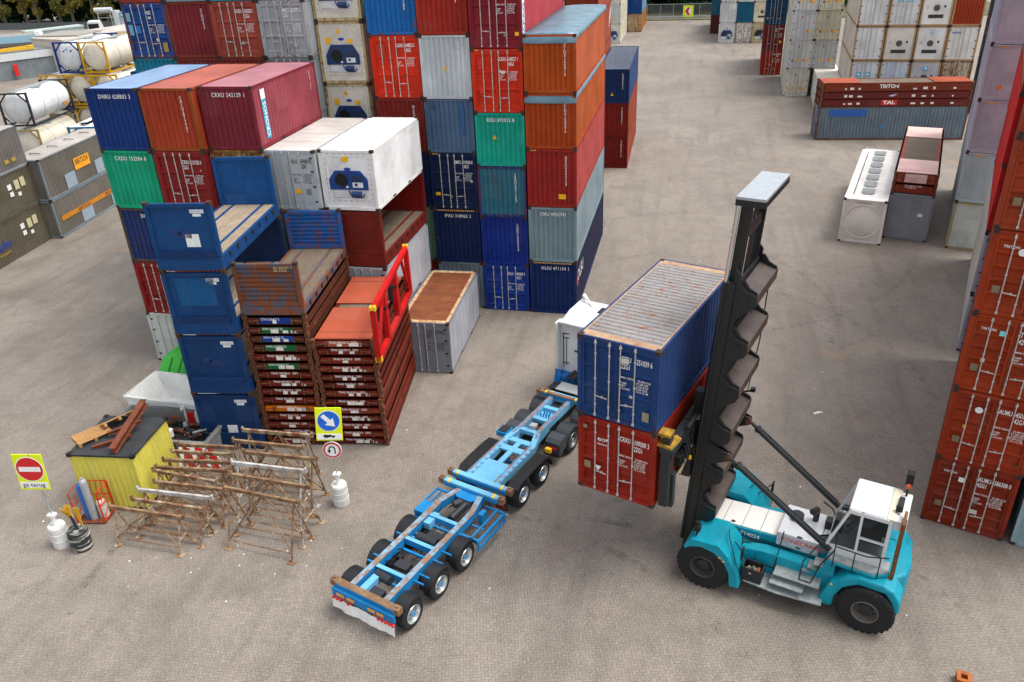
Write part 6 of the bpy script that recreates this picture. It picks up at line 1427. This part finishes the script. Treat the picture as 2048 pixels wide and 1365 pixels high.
# skips
def skip(x, y, rz, label, L_, Wd, h_, mat, name='skip', cat='skip', rim=.1, sl=.55, z=0):
    o = thing(name, label, cat, (x,y,z), rz); mb = MB(); t = .04
    def ringp(z_, e, ins): return [(-e+ins,0+ins,z_),(L_+e-ins,0+ins,z_),(L_+e-ins,Wd-ins,z_),(-e+ins,Wd-ins,z_)]
    a, b = ringp(.0,-sl,0), ringp(h_,0,0); c_, d_ = ringp(h_,0,t*2), ringp(.08,-sl,t)
    mb.add(a+b+c_+d_, [(3,2,1,0)]+[(i,(i+1)%4,4+(i+1)%4,4+i) for i in range(4)]+[(4+i,4+(i+1)%4,8+(i+1)%4,8+i) for i in range(4)]+[(8+i,8+(i+1)%4,12+(i+1)%4,12+i) for i in range(4)]+[(12,13,14,15)])
    put('body', mb.mesh('body'), mat, o); mb = MB()
    for p, q_ in zip(b, b[1:]+b[:1]): mb.beam((p[0],p[1],h_-.06),(q_[0],q_[1],h_-.06),rim,.12)
    for x_ in (L_*.25, L_*.75):
        for y_ in (-.03, Wd+.03): mb.box(x_-.05,x_+.05,y_-.05,y_+.05,.1,h_-.1)
    put('rim', mb.mesh('rim'), mat, o); return o
sk = skip(-17.45,-13.0, rad(-3), 'white open skip with a black and red triangle mark', 3.9, 2.1, 1.35, paint('#f0f1ee', .05, dirt=.2))
mb = MB(); mb.box(1.45,2.6,-.035,-.02,.25,.95,0); mb.prism([(1.7,.3),(2.3,.3),(1.95,.85)],'y',-.042,-.036,1); mb.prism([(1.95,.3),(2.35,.3),(2.0,.68)],'y',-.048,-.043,2); mb.box(2.95,3.3,-.035,-.02,.3,.95,2)
put('company_mark', mb.mesh('company_mark'), [plain('#d4dae6',.6), BLACK, RED], sk)
mb = MB()
for x_ in (.95, 2.85): mb.tube((x_,-.16,1.12),(x_,0,1.12),.06,10)
put('lifting_pin', mb.mesh('lifting_pin'), WHITE, sk)
gk = thing('green_dumpster', 'bright green closed dumpster behind the white skip', 'dumpster', (-17.6,-10.4,0), rad(-2)); GM = paint('#4fae4f', .15, dirt=.15)
mb = MB(); mb.prism([(0,0),(2.3,0),(2.3,1.0),(1.9,1.5),(.5,1.5),(0,1.0)], 'x', 0, 2.9); put('body', mb.mesh('body'), GM, gk)
mb = MB(); mb.box(-.02,2.92,-.03,0,.85,1.0); 
for x_ in (.5,1.0,1.5,2.0,2.5): mb.beam((x_,-.02,1.0),(x_,.5,1.54),.05,.05); mb.box(x_,x_+.03,-.03,0,.2,.85)
put('rib', mb.mesh('rib'), paint('#2e8c34', .2), gk)
mb = MB(); mb.box(.5,.75,-.05,-.02,.86,.98); mb.box(1.6,1.85,-.05,-.02,.86,.98); put('latch', mb.mesh('latch'), plain('#c9c49a',.6), gk)
pg = skip(-16.9,-15.55, rad(3), 'grey metal scrap bin with planked wall behind the yellow container', 4.6, 2.3, 1.1, paint('#9c9f9e', .5), sl=.1)
sc = thing('scrap_heap', 'heap of rusty scrap bars and rubbish in the grey bin', 'scrap heap', (-16.6,-15.4,.12), rad(3)); sc['kind'] = 'stuff'
mb = MB(); rr_ = random.Random(11)
for i in range(120):
    x_, y_, z_ = rr_.uniform(.3,3.8), rr_.uniform(.2,1.9), rr_.uniform(.05,.75); mb.beam((x_,y_,z_),(x_+rr_.uniform(-.7,.7),y_+rr_.uniform(-.4,.4),z_+rr_.uniform(-.15,.2)),rr_.uniform(.03,.16),rr_.uniform(.02,.08),rr_.choice([0,0,0,1,1,2]))
mb.box(.1,4.1,.1,2.0,0,.3,1)
put('scrap', mb.mesh('scrap'), [RS, DARK, GALV], sc)
rw_ = thing('warning_board', 'red and white striped warning board leaning behind the yellow container', 'warning board', (-13.35,-15.85,.02), rad(8))
mb = MB(); mb.prism([(0,.1),(.3,0),(1.4,0),(1.75,.3),(1.35,.95),(0,.95)], 'y', 0, .05, 0)
for k in range(3): mb.prism([(.15+k*.5,.97-.0),(.45+k*.5,.93),(.75+k*.45,.05),(.45+k*.45,.05)], 'y', -.008, -.002, 1)
o_ = put('striped_panel', mb.mesh('striped_panel'), [WHITE, RED], rw_); o_.rotation_euler = (rad(-22),0,0)
mb = MB(); mb.box(0,.3,0,.22,0,.28); bg_ = put('plastic_bag', mb.mesh('plastic_bag'), plain('#a8d0c4',.5,var=.3), None, (-15.9,-15.3,.98), .4, bevel=.08); tag(bg_, 'crumpled pale green plastic bag on the edge of the grey bin', 'bag')
mb = MB(); mb.tube((0,0,0),(0,0,.28),.13,14); mb.tube((0,0,.28),(0,0,.3),.14,14); tb = put('white_bucket', mb.mesh('white_bucket'), WHITE, None, (-14.1,-14.9,.95)); tag(tb, 'small white bucket lying among the scrap behind the yellow container', 'bucket')
# orange spreader corner at the bottom edge
oc_ = thing('orange_bracket', 'rusty orange steel bracket with square hole at the bottom edge', 'bracket', (13.15,-21.05,0), rad(-14)); mb = MB()
OR_ = two_tone('orange_rust', '#c8702c', '#8a4a1c', 5, .3, .7); mb.box(0,.36,0,.34,0,.02); mb.box(0,.36,0,.34,.22,.25)
for q_ in ((0,.09,0,.34),(.27,.36,0,.34),(.09,.27,.24,.34),(.09,.27,0,.1)): mb.box(q_[0],q_[1],q_[2],q_[3],.02,.22)
mb2 = MB()
for q_ in ((0,.1,0,.36),(.26,.36,0,.36),(.1,.26,.26,.36),(.1,.26,0,.1)): mb2.box(q_[0],q_[1],q_[2],q_[3],.0,.28)
put('corner_block', mb2.mesh('corner_block'), OR_, oc_)
mb = MB(); mb.box(-.05,.5,-.75,-.01,.0,.16); mb.tube((.12,-.2,.16),(.12,-.2,.24),.1,14,1); put('arm', mb.mesh('arm'), [OR_, YEL], oc_)
# litter
lit = MB(); rr_ = random.Random(9)
for i in range(110):
    x_, y_ = rr_.uniform(-20,14), rr_.uniform(-26,14)
    if rr_.random() < .45: x_, y_ = rr_.gauss(-7,2.5), rr_.gauss(-19.5,1.6)
    s_ = rr_.uniform(.012,.045); a = rr_.uniform(0,3)
    lit.prism([(x_+s_*math.cos(a+k*1.57)*rr_.uniform(.5,1.2), y_+s_*math.sin(a+k*1.57)) for k in range(4)], 'z', .004, .02, rr_.choice([0,0,1]))
lo_ = put('litter', lit.mesh('litter'), [WHITE, plain('#8a8a88', .8)]); lo_['kind'] = 'stuff'; tag(lo_, 'scattered scraps of paper and chips on the paving', 'litter')
def foil(x, y, a, l_, label, m):
    mb = MB(); mb.add([(0,0,.01),(l_,.03,.02),(l_*.95,.13,.01),(l_*.45,.1,.07),(0,.12,.01)], [(0,1,3,4),(1,2,3)]); mb.add([(0,0,.005),(l_,.03,.005),(l_*.95,.13,.005),(0,.12,.005)], [(0,1,2,3)]); o = put('plastic_scrap', mb.mesh('plastic_scrap'), m, None, (x,y,0), a); tag(o, label, 'litter'); return o
foil(11.0,-8.0,.4,.4,'white strip of plastic on the paving right of the mast', WHITE)
# ------------------------------------------------------------------ tyre marks (worn rubber lines on the paving)
def mark(pts, w_, label=None):
    mb = MB(); vs = []
    for i, p in enumerate(pts):
        a = Vector(pts[max(0,i-1)]); b = Vector(pts[min(len(pts)-1,i+1)]); d_ = (b-a).normalized(); n_ = Vector((-d_.y,d_.x))*w_/2; vs += [(p[0]-n_.x,p[1]-n_.y,.004),(p[0]+n_.x,p[1]+n_.y,.004)]
    mb.add(vs, [(2*i,2*i+2,2*i+3,2*i+1) for i in range(len(pts)-1)]); return struct(put('tyre_mark', mb.mesh('tyre_mark'), TMK))
def tmk():
    m = NT('rubber_trace'); g = m.n('ShaderNodeNewGeometry'); n = m.noise(g.outputs['Position'], 2.2, 7, .7); n2 = m.noise(g.outputs['Position'], .3, 3)
    m.b.inputs['Base Color'].default_value = lin('#3b3632'); m.l(m.math('MULTIPLY', m.ramp(n, .44, .75, 0, .5), m.ramp(n2, .35, .65, .2, 1)), m.b.inputs['Alpha']); m.b.inputs['Roughness'].default_value = .7; return m.m
TMK = tmk()
def arc(cx, cy, r, a0, a1, n=28): return [(cx+r*math.cos(rad(a0+(a1-a0)*i/n)), cy+r*math.sin(rad(a0+(a1-a0)*i/n))) for i in range(n+1)]
for q in ((2,2,11,-20,60),(-2,-28,12,20,80),(10,-2,13,120,200),(3,14,16,-70,-10),(-25,-22,12,0,70),(6,8,9,150,60),(9,4,7,-60,40),(4,-6,12,0,60),(-22,-16,14,20,95),(-20,-12,9,-50,30),(8,20,10,100,10),(7,-22,8,20,120),(3,-25,9,60,150),(12,-8,6,-80,20)): mark(arc(*q), .28 if q[2] > 8 else .2)
# ------------------------------------------------------------------ tanks in the left yard
DKF = '#3a3c44'
t1 = tank(-45.0-W*.98, 16.0, 5.5, -.17, L2, None, DKF, 'white tank in a dark grey frame, nearest upper tank of the left yard'); decal(t1, 4.6,5.3,.75,.95, plain('#b07a1c',.6), 'right', -.09)
for k in range(2): tank(-45.0-W*.98+.05, 16.0, 2.66*k+.02, -.17, L2, None, '#b8a46a', 'cream tank in a sand yellow frame, '+('bottom' if k == 0 else 'middle')+' under the dark framed tank', tm=TANKC)
t = tank(-43.0, 17.3, 0, -.17, L2, None, '#2f86b8', 'tank in a light blue frame, bottom, between grey bulk and dark frame'); t = tank(-43.0, 17.3, 2.66, -.17, L2, None, '#2f86b8', 'white topped tank in a light blue frame above the grey bulk container')
mb = MB(); mb.box(.1,W-.1,.1,L2-.1,H8-.06,H8-.02); mb.box(.5,.9,1,1.5,H8-.02,H8+.04,1); mb.box(1.2,1.7,3.4,4.4,H8-.02,H8,1); put('white_cover', mb.mesh('white_cover'), [LW, DARK], t)
zT = 8.02
def P2(px, py, z):   # unused helper kept simple: positions were measured beforehand
    return None
bx_, by_ = -48.8, 25.0
for k in range(2):
    lab = ['white tank end with blue emblem in a blue frame', 'ivory tank end in a bright yellow frame'][k]
    o = tank(bx_+k*2.5, by_, zT, -.06, L2, None, ['#1c3f8c','#e8b41c'][k], lab+', upper row of the left yard', tm=[TANKW, TANKC][k])
    if k == 0:
        mb = MB(); mb.lathe([(.16,.06),(.11,.06)],(W/2-.1,0,1.85),n=16); mb.prism([(1.2,1.7),(1.28,1.7),(1.24,2.15)],'y',.04,.06); mb.prism([(.75,1.8),(1.0,1.95),(.95,1.75)],'y',.04,.06); mb.prism([(1.45,1.85),(1.75,1.95),(1.5,1.7)],'y',.04,.06); put('emblem', mb.mesh('emblem'), plain('#1c3f9c',.5), o)
    text(['SUTU 248801','UKAI 3077\nT75'][k], .16, (.75,.03,[1.5,1.6][k]), STEELG, o)
for k in range(3):
    for j in range(3):
        if True: tank(bx_-2.0+k*2.6, by_-.3, j*2.66+.05, -.06, L2, None, '#e8b41c' if (k+j) % 2 == 0 or j == 2 else '#1c3f8c', f'ivory tank, {["bottom","middle","second highest"][j]} of the {["left","centre","right"][k]} column in the left yard', tm=TANKC)
container(bx_+6.2, by_+1, 0, -.1, L2, HC, 'dry', 'wall', '#16406e', 'dark blue container below the tanks in the left yard', group='left yard background containers')
container(bx_+6.2, by_+1, HC, -.1, L2, HC, 'dry', 'wall', '#16406e', 'dark blue container, second up, below the tanks', group='left yard background containers')
container(bx_+6.2, by_+1, 2*HC, -.1, L2, 2.2, 'dry', 'wall', '#173f6c', 'navy container top peeking behind the navy front stack', group='left yard background containers')
# pale sheds, silver tanker and roofs behind
def shedbox(name, label, cat, x, y, rz, lx_, ly_, h_, wall, roof, rib=.3, stripe=None):
    o = thing(name, label, cat, (x,y,0), rz); mb = MB()
    corr(mb, (0,0), (lx_,0), 0, h_, (0,-1), rib, .05); corr(mb, (lx_,0), (lx_,ly_), 0, h_, (1,0), rib, .05); corr(mb, (lx_,ly_), (0,ly_), 0, h_, (0,1), rib, .05); corr(mb, (0,ly_), (0,0), 0, h_, (-1,0), rib, .05)
    put('wall', mb.mesh('wall'), wall, o); mb = MB(); mb.box(-.1,lx_+.1,-.1,ly_+.1,h_,h_+.25); put('roof', mb.mesh('roof'), roof, o)
    if stripe: mb = MB(); mb.box(-.08,lx_+.08,-.14,-.1,h_-.9,h_+.1); put('fascia', mb.mesh('fascia'), stripe, o)
    return o
shedbox('ribbed_shed', 'long grey ribbed shed behind the tanks, small red box on wall', 'shed', -97.5, 61, rad(55), 14, 3, 3.6, paint('#8f979b', .1), plain('#77797a', .8), .3, plain('#c4c8ca', .6))
shedbox('pale_shed', 'pale blank concrete building end between shed and tankers', 'building', -93.5, 74, rad(4), 7, 6, 5.0, plain('#b9b4aa', .8), plain('#8f8b84', .8), 12)
shedbox('green_curtain_trailer', 'pale green curtain-sided trailer parked behind the tanks', 'trailer', -112, 93, rad(60), 10, 2.6, 3.5, plain('#8fa09c', .6), plain('#aab8b4', .6), 1.2)
shedbox('long_roofed_building', 'long low white roofed building left of the blue doored container', 'building', -86.5, 71, rad(72), 17, 8, 4.8, plain('#c9c2b8', .7), two_tone('dusty_roof','#d6d0c6','#a69c90',.4,.35,.65), 2.0)
o = thing('silver_tanker', 'ribbed silver road tanker with light blue box at far left', 'tanker', (-120,85.5,0), rad(27)); mb = MB()
pr = [(.001,0),(1.1,.1)]
for i in range(9): pr += [(1.25,.4+i*1.5),(1.32,.5+i*1.5),(1.25,.6+i*1.5)]
pr += [(1.1,13),(.001,13.2)]; mb.lathe(pr, (0,0,2.6), 'x', 22); put('tank_shell', mb.mesh('tank_shell'), plain('#8a8780', .5, var=.3), o)
mb = MB(); mb.box(6.5,13,-1.4,-1.2,2.4,3.5); mb.box(6,13,-1.3,1.3,1.0,1.3,1); mb.box(12.8,13.6,-1.2,1.2,1,4,2); put('side_box', mb.mesh('side_box'), [plain('#8fb8cc', .5), DARK, WHITE], o)
for x_ in (2,3.4,10,11.4): wheel(o, x_, -1.2, .5, .35, 'y', -1, 'truck', [STEELG, STEELG, DARK]); wheel(o, x_, 1.2, .5, .35, 'y', 1, 'truck', [STEELG, STEELG, DARK])
o = thing('process_vessels', 'white vessel and pipework beside a blue board, behind the tanks', 'industrial plant', (-119,124,0), rad(10)); o.scale = (.5,.5,.5); mb = MB(); mb.tube((-4,0,8.6),(3.5,0,8.6),.95,16); mb.tube((5,0,0),(5,0,8.2),1.6,18); mb.tube((8,1,0),(8,1,7.4),2.2,18)
for x_ in (-3,2.5): mb.tube((x_,0,0),(x_,0,8),.2,8)
for z_ in (5.5,7.4): mb.box(-3,9,-1.5,-1.4,z_,z_+.15)
put('vessel', mb.mesh('vessel'), plain('#c4c9cb', .5, var=.12), o); mb = MB(); mb.box(7.8,12,-2.7,-2.6,5.6,7.4,0); mb.box(8.2,11.4,-2.75,-2.7,6.2,6.8,1); put('blue_board', mb.mesh('blue_board'), [plain('#2a9cc8', .5), WHITE], o)
o = thing('small_van', 'white cab of a parked lorry behind the tanks', 'lorry', (-113,112,0), rad(20)); hull([ring(0,1.2,.5,3.2,1.1), ring(1.2,1.25,.5,3.4,1.1), ring(2.4,1.2,.5,2.6,1.0)], 'cab', LW, o); mb = MB(); mb.box(-1.0,1.0,-.06,0,1.9,2.8); mb.box(-1.28,-1.25,.4,1.6,1.8,2.7); put('window', mb.mesh('window'), BLACK, o); mb = MB(); mb.box(-1.1,1.1,2.4,8,.8,1.1); put('chassis', mb.mesh('chassis'), DARK, o)
for y_ in (.9,6.5): wheel(o, 1.1, y_, .5, .35, 'x', 1, 'truck', [STEELG, STEELG, DARK]); wheel(o, -1.1, y_, .5, .35, 'x', -1, 'truck', [STEELG, STEELG, DARK])
o = thing('orange_gantry', 'yellow steel arm lying over the roof edge at far left', 'crane arm', (-97,63,3.9), rad(50)); mb = MB(); mb.beam((0,0,.2),(9,0,.2),.3,.3); mb.beam((0,0,.2),(9,3,.2),.25,.25); mb.tube((9,1,0),(9,1,.5),.5,12); put('arm', mb.mesh('arm'), plain('#d8a81c',.5), o)
mb = MB(); mb.box(0,.6,0,.3,0,1.6); e_ = put('fire_extinguisher_box', mb.mesh('fire_extinguisher_box'), RED, None, (-92.6,66.9,.6), rad(55)); tag(e_, 'small red box standing before the ribbed shed wall', 'box')
# ------------------------------------------------------------------ far end: kerb, rail, fence, sign, woods
mb = MB(); mb.box(-60,60,127.0,190,.0,.12); struct(put('verge', mb.mesh('verge'), two_tone('verge_soil', '#6d6a48', '#4a4534', .5, .35, .65, rough=.95)))
rl = thing('guard_rail', 'grey crash barrier along the far end of the lane', 'guard rail', (-30,125.6,0), rad(3)); mb = MB()
mb.prism([(0,.45),(.06,.52),(0,.6),(.06,.68),(0,.76),(-.03,.6)], 'x', 0, 60); put('rail', mb.mesh('rail'), STEELG, rl)
for i in range(16):
    mb = MB(); mb.box(i*4,i*4+.12,.05,.17,0,.75); put('post', mb.mesh('post'), STEELG, rl)
fn = thing('mesh_fence', 'wire mesh fence with posts before the far wood', 'fence', (-30,132,.12), rad(2)); 
def wire():
    m = NT('chain_link'); m.b.inputs['Base Color'].default_value = lin('#6c7270'); tc = m.n('ShaderNodeTexCoord'); n = m.noise(tc.outputs['Object'], 40, 2); m.l(m.ramp(n, .45, .55, .12, .3), m.b.inputs['Alpha']); return m.m
mb = MB(); mb.box(0,60,0,.01,.05,2.1); put('wire_mesh', mb.mesh('wire_mesh'), wire(), fn)
mb = MB()
for i in range(25): mb.tube((i*2.5,0,0),(i*2.5,0,2.2),.05,6)
mb.tube((0,0,2.15),(60,0,2.15),.04,6); put('post', mb.mesh('post'), STEELG, fn)
def s4(o):
    mb = MB(); mb.box(-.95,.95,-.03,.03,-1,1); put('panel', mb.mesh('panel'), FY, o); mb = MB(); mb.box(-.55,.55,-.05,-.03,-.65,.65,0)
    mb.prism([(.35,.65),(-.1,.65),(-.55,0),(-.1,-.65),(.35,-.65),(-.05,0)],'y',-.06,-.05,1); put('chevron', mb.mesh('chevron'), [WHITE, RED], o); mb = MB(); mb.box(-.06,.06,.03,.1,-1.35,1); put('pole', mb.mesh('pole'), STEELG, o)
sign_ob('yellow bordered red chevron sign at the end of the lane', (2.95,125.5,1.75), rad(0), s4, None)
mb = MB(); mb.tube((0,0,0),(0,0,2.6),.09,8,0); mb.tube((0,0,.3),(0,0,1.0),.25,10,1); p_ = put('marker_post', mb.mesh('marker_post'), [STEELG, plain('#3a5c9c',.5)], None, (-11.2,126.8,.12)); tag(p_, 'grey post with blue base at the far verge', 'post')
# trees
def leafmat(a, b, nm):
    m = NT(nm); oi = m.n('ShaderNodeObjectInfo'); g = m.n('ShaderNodeNewGeometry'); co = m.coords(); n = m.noise(co, .9, 4)
    c = m.mix(m.ramp(n, .35, .68), lin(a), lin(b)); wn = m.n('ShaderNodeTexWhiteNoise'); m.l(m.coords((3,3,3)), wn.inputs['Vector'])
    m.l(c, m.b.inputs['Base Color']); m.b.inputs['Roughness'].default_value = .8; return m.m
def crown_mesh(seed, R_, z0, z1, n, leaf, kind):
    rr = random.Random(seed); mb = MB(); H_ = z1-z0
    cl = []
    for i in range(26):
        t = rr.random()**.8; z = z0+H_*t; rad_ = R_*(math.sin(math.pi*min(.97,max(.06,(t*.9+.08))))**.6)*rr.uniform(.3,1); a = rr.uniform(0,6.28); cl.append((rad_*math.cos(a), rad_*math.sin(a), z, rr.uniform(.5,1.1)*R_*.42))
    for i in range(n):
        c = rr.choice(cl); v = Vector((rr.gauss(0,1),rr.gauss(0,1),rr.gauss(0,1))).normalized()*c[3]*rr.uniform(.5,1.05); p = Vector(c[:3])+v; p.z = max(z0*.8, p.z)
        a = Vector((rr.gauss(0,1),rr.gauss(0,1),rr.gauss(0,.6))).normalized(); b = a.cross(Vector((rr.gauss(0,1),rr.gauss(0,1),rr.gauss(0,1)))).normalized(); s = leaf*rr.uniform(.5,1.3)
        mb.add([p-a*s, p+b*s*.6, p+a*s, p-b*s*.6], [(0,1,2,3)])
    return mb.mesh('crown')
def trunk_mesh(seed, h, r, lean=0):
    rr = random.Random(seed); mb = MB(); pts = [(0,0,0)]
    for i in range(1,6): pts.append((lean*i/5+rr.uniform(-.12,.12), rr.uniform(-.12,.12), h*i/5))
    for i in range(5): mb.tube(pts[i], pts[i+1], r*(1-i*.17), 8, 0, r*(1-(i+1)*.17))
    for i in range(9):
        k = rr.randint(1,4); p = Vector(pts[k]); a = rr.uniform(0,6.28); l_ = h*rr.uniform(.12,.26); mb.tube(p, p+Vector((math.cos(a)*l_*.6, math.sin(a)*l_*.6, l_)), r*.3, 5, 0, r*.08)
    return mb.mesh('trunk')
def tree(x, y, h, mesh_c, mesh_t, mc, mt, label, group, s=1., z=0):
    o = thing('tree', label, 'tree', (x,y,z), random.uniform(0,6), group); o.scale = (s,s,s*random.uniform(.92,1.1)); put('crown', mesh_c, mc, o); put('trunk', mesh_t, mt, o); return o
BARK = two_tone('pale_bark', '#7a735c', '#4b4636', 2, .3, .7, (2,2,.4), .9); BARKD = plain('#2d281f', .9)
LY = [leafmat('#857a2a','#a8923a','leaf_yellow'), leafmat('#646a2a','#8f8630','leaf_olive')]; LG = [leafmat('#24451a','#3f6b22','leaf_green'), leafmat('#1c3316','#2e5220','leaf_dark'), leafmat('#3f5f20','#5c8026','leaf_light')]
pc = [crown_mesh(50+i, 3.3, 2.8, 22, 6500, .30, 0) for i in range(3)]; pt = [trunk_mesh(60+i, 19, .42, .3) for i in range(2)]
k = 0
for i in range(19):
    x_ = -172+i*4.6; y_ = 134+(i % 2)*1.5
    tree(x_, y_, 20, pc[i % 3], pt[i % 2], LY[(i*7) % 3 % 2], BARK, f'tall yellow-green poplar, number {i+1} from the left in the far left row', 'poplars along the far left edge', .95+random.uniform(-.06,.08))
bc = [crown_mesh(80+i, 4.2, .6, 11, 5200, .42, 0) for i in range(3)]; bt = [trunk_mesh(90+i, 8, .28) for i in range(2)]
for i in range(24):
    tree(-182+i*4.6+random.uniform(-1,1), 143+random.uniform(-2,3), 10, bc[i % 3], bt[i % 2], LG[1], BARKD, 'dark bushy tree in the shade behind the yellow poplars', 'dark trees behind the poplars', 1.35)
for i in range(18):
    x_ = -26+i*3.4+random.uniform(-.5,.5); y_ = 139+(i % 3)*4.2+random.uniform(-1,1)
    tree(x_, y_, 11, bc[i % 3], bt[i % 2], LG[(i*5+1) % 3], BARKD, 'leafy green tree in the wood beyond the far fence', 'wood beyond the far fence', random.uniform(.85,1.2), .1)
for i in range(14):
    tree(-24+i*4.4, 156+random.uniform(-1,2), 11, bc[(i+1) % 3], bt[i % 2], LG[1], BARKD, 'dark tree deep in the wood beyond the far fence', 'dark backdrop trees of the far wood', 1.45, .1)
mb = MB(); mb.box(-190,-60,129.5,129.7,0,1.4); f2 = thing('boundary_fence', 'low dark fence line below the yellow poplars', 'fence', (0,0,0)); put('fence_panel', mb.mesh('fence_panel'), plain('#5a5f60', .8, var=.3), f2)
bpy.context.view_layer.update()
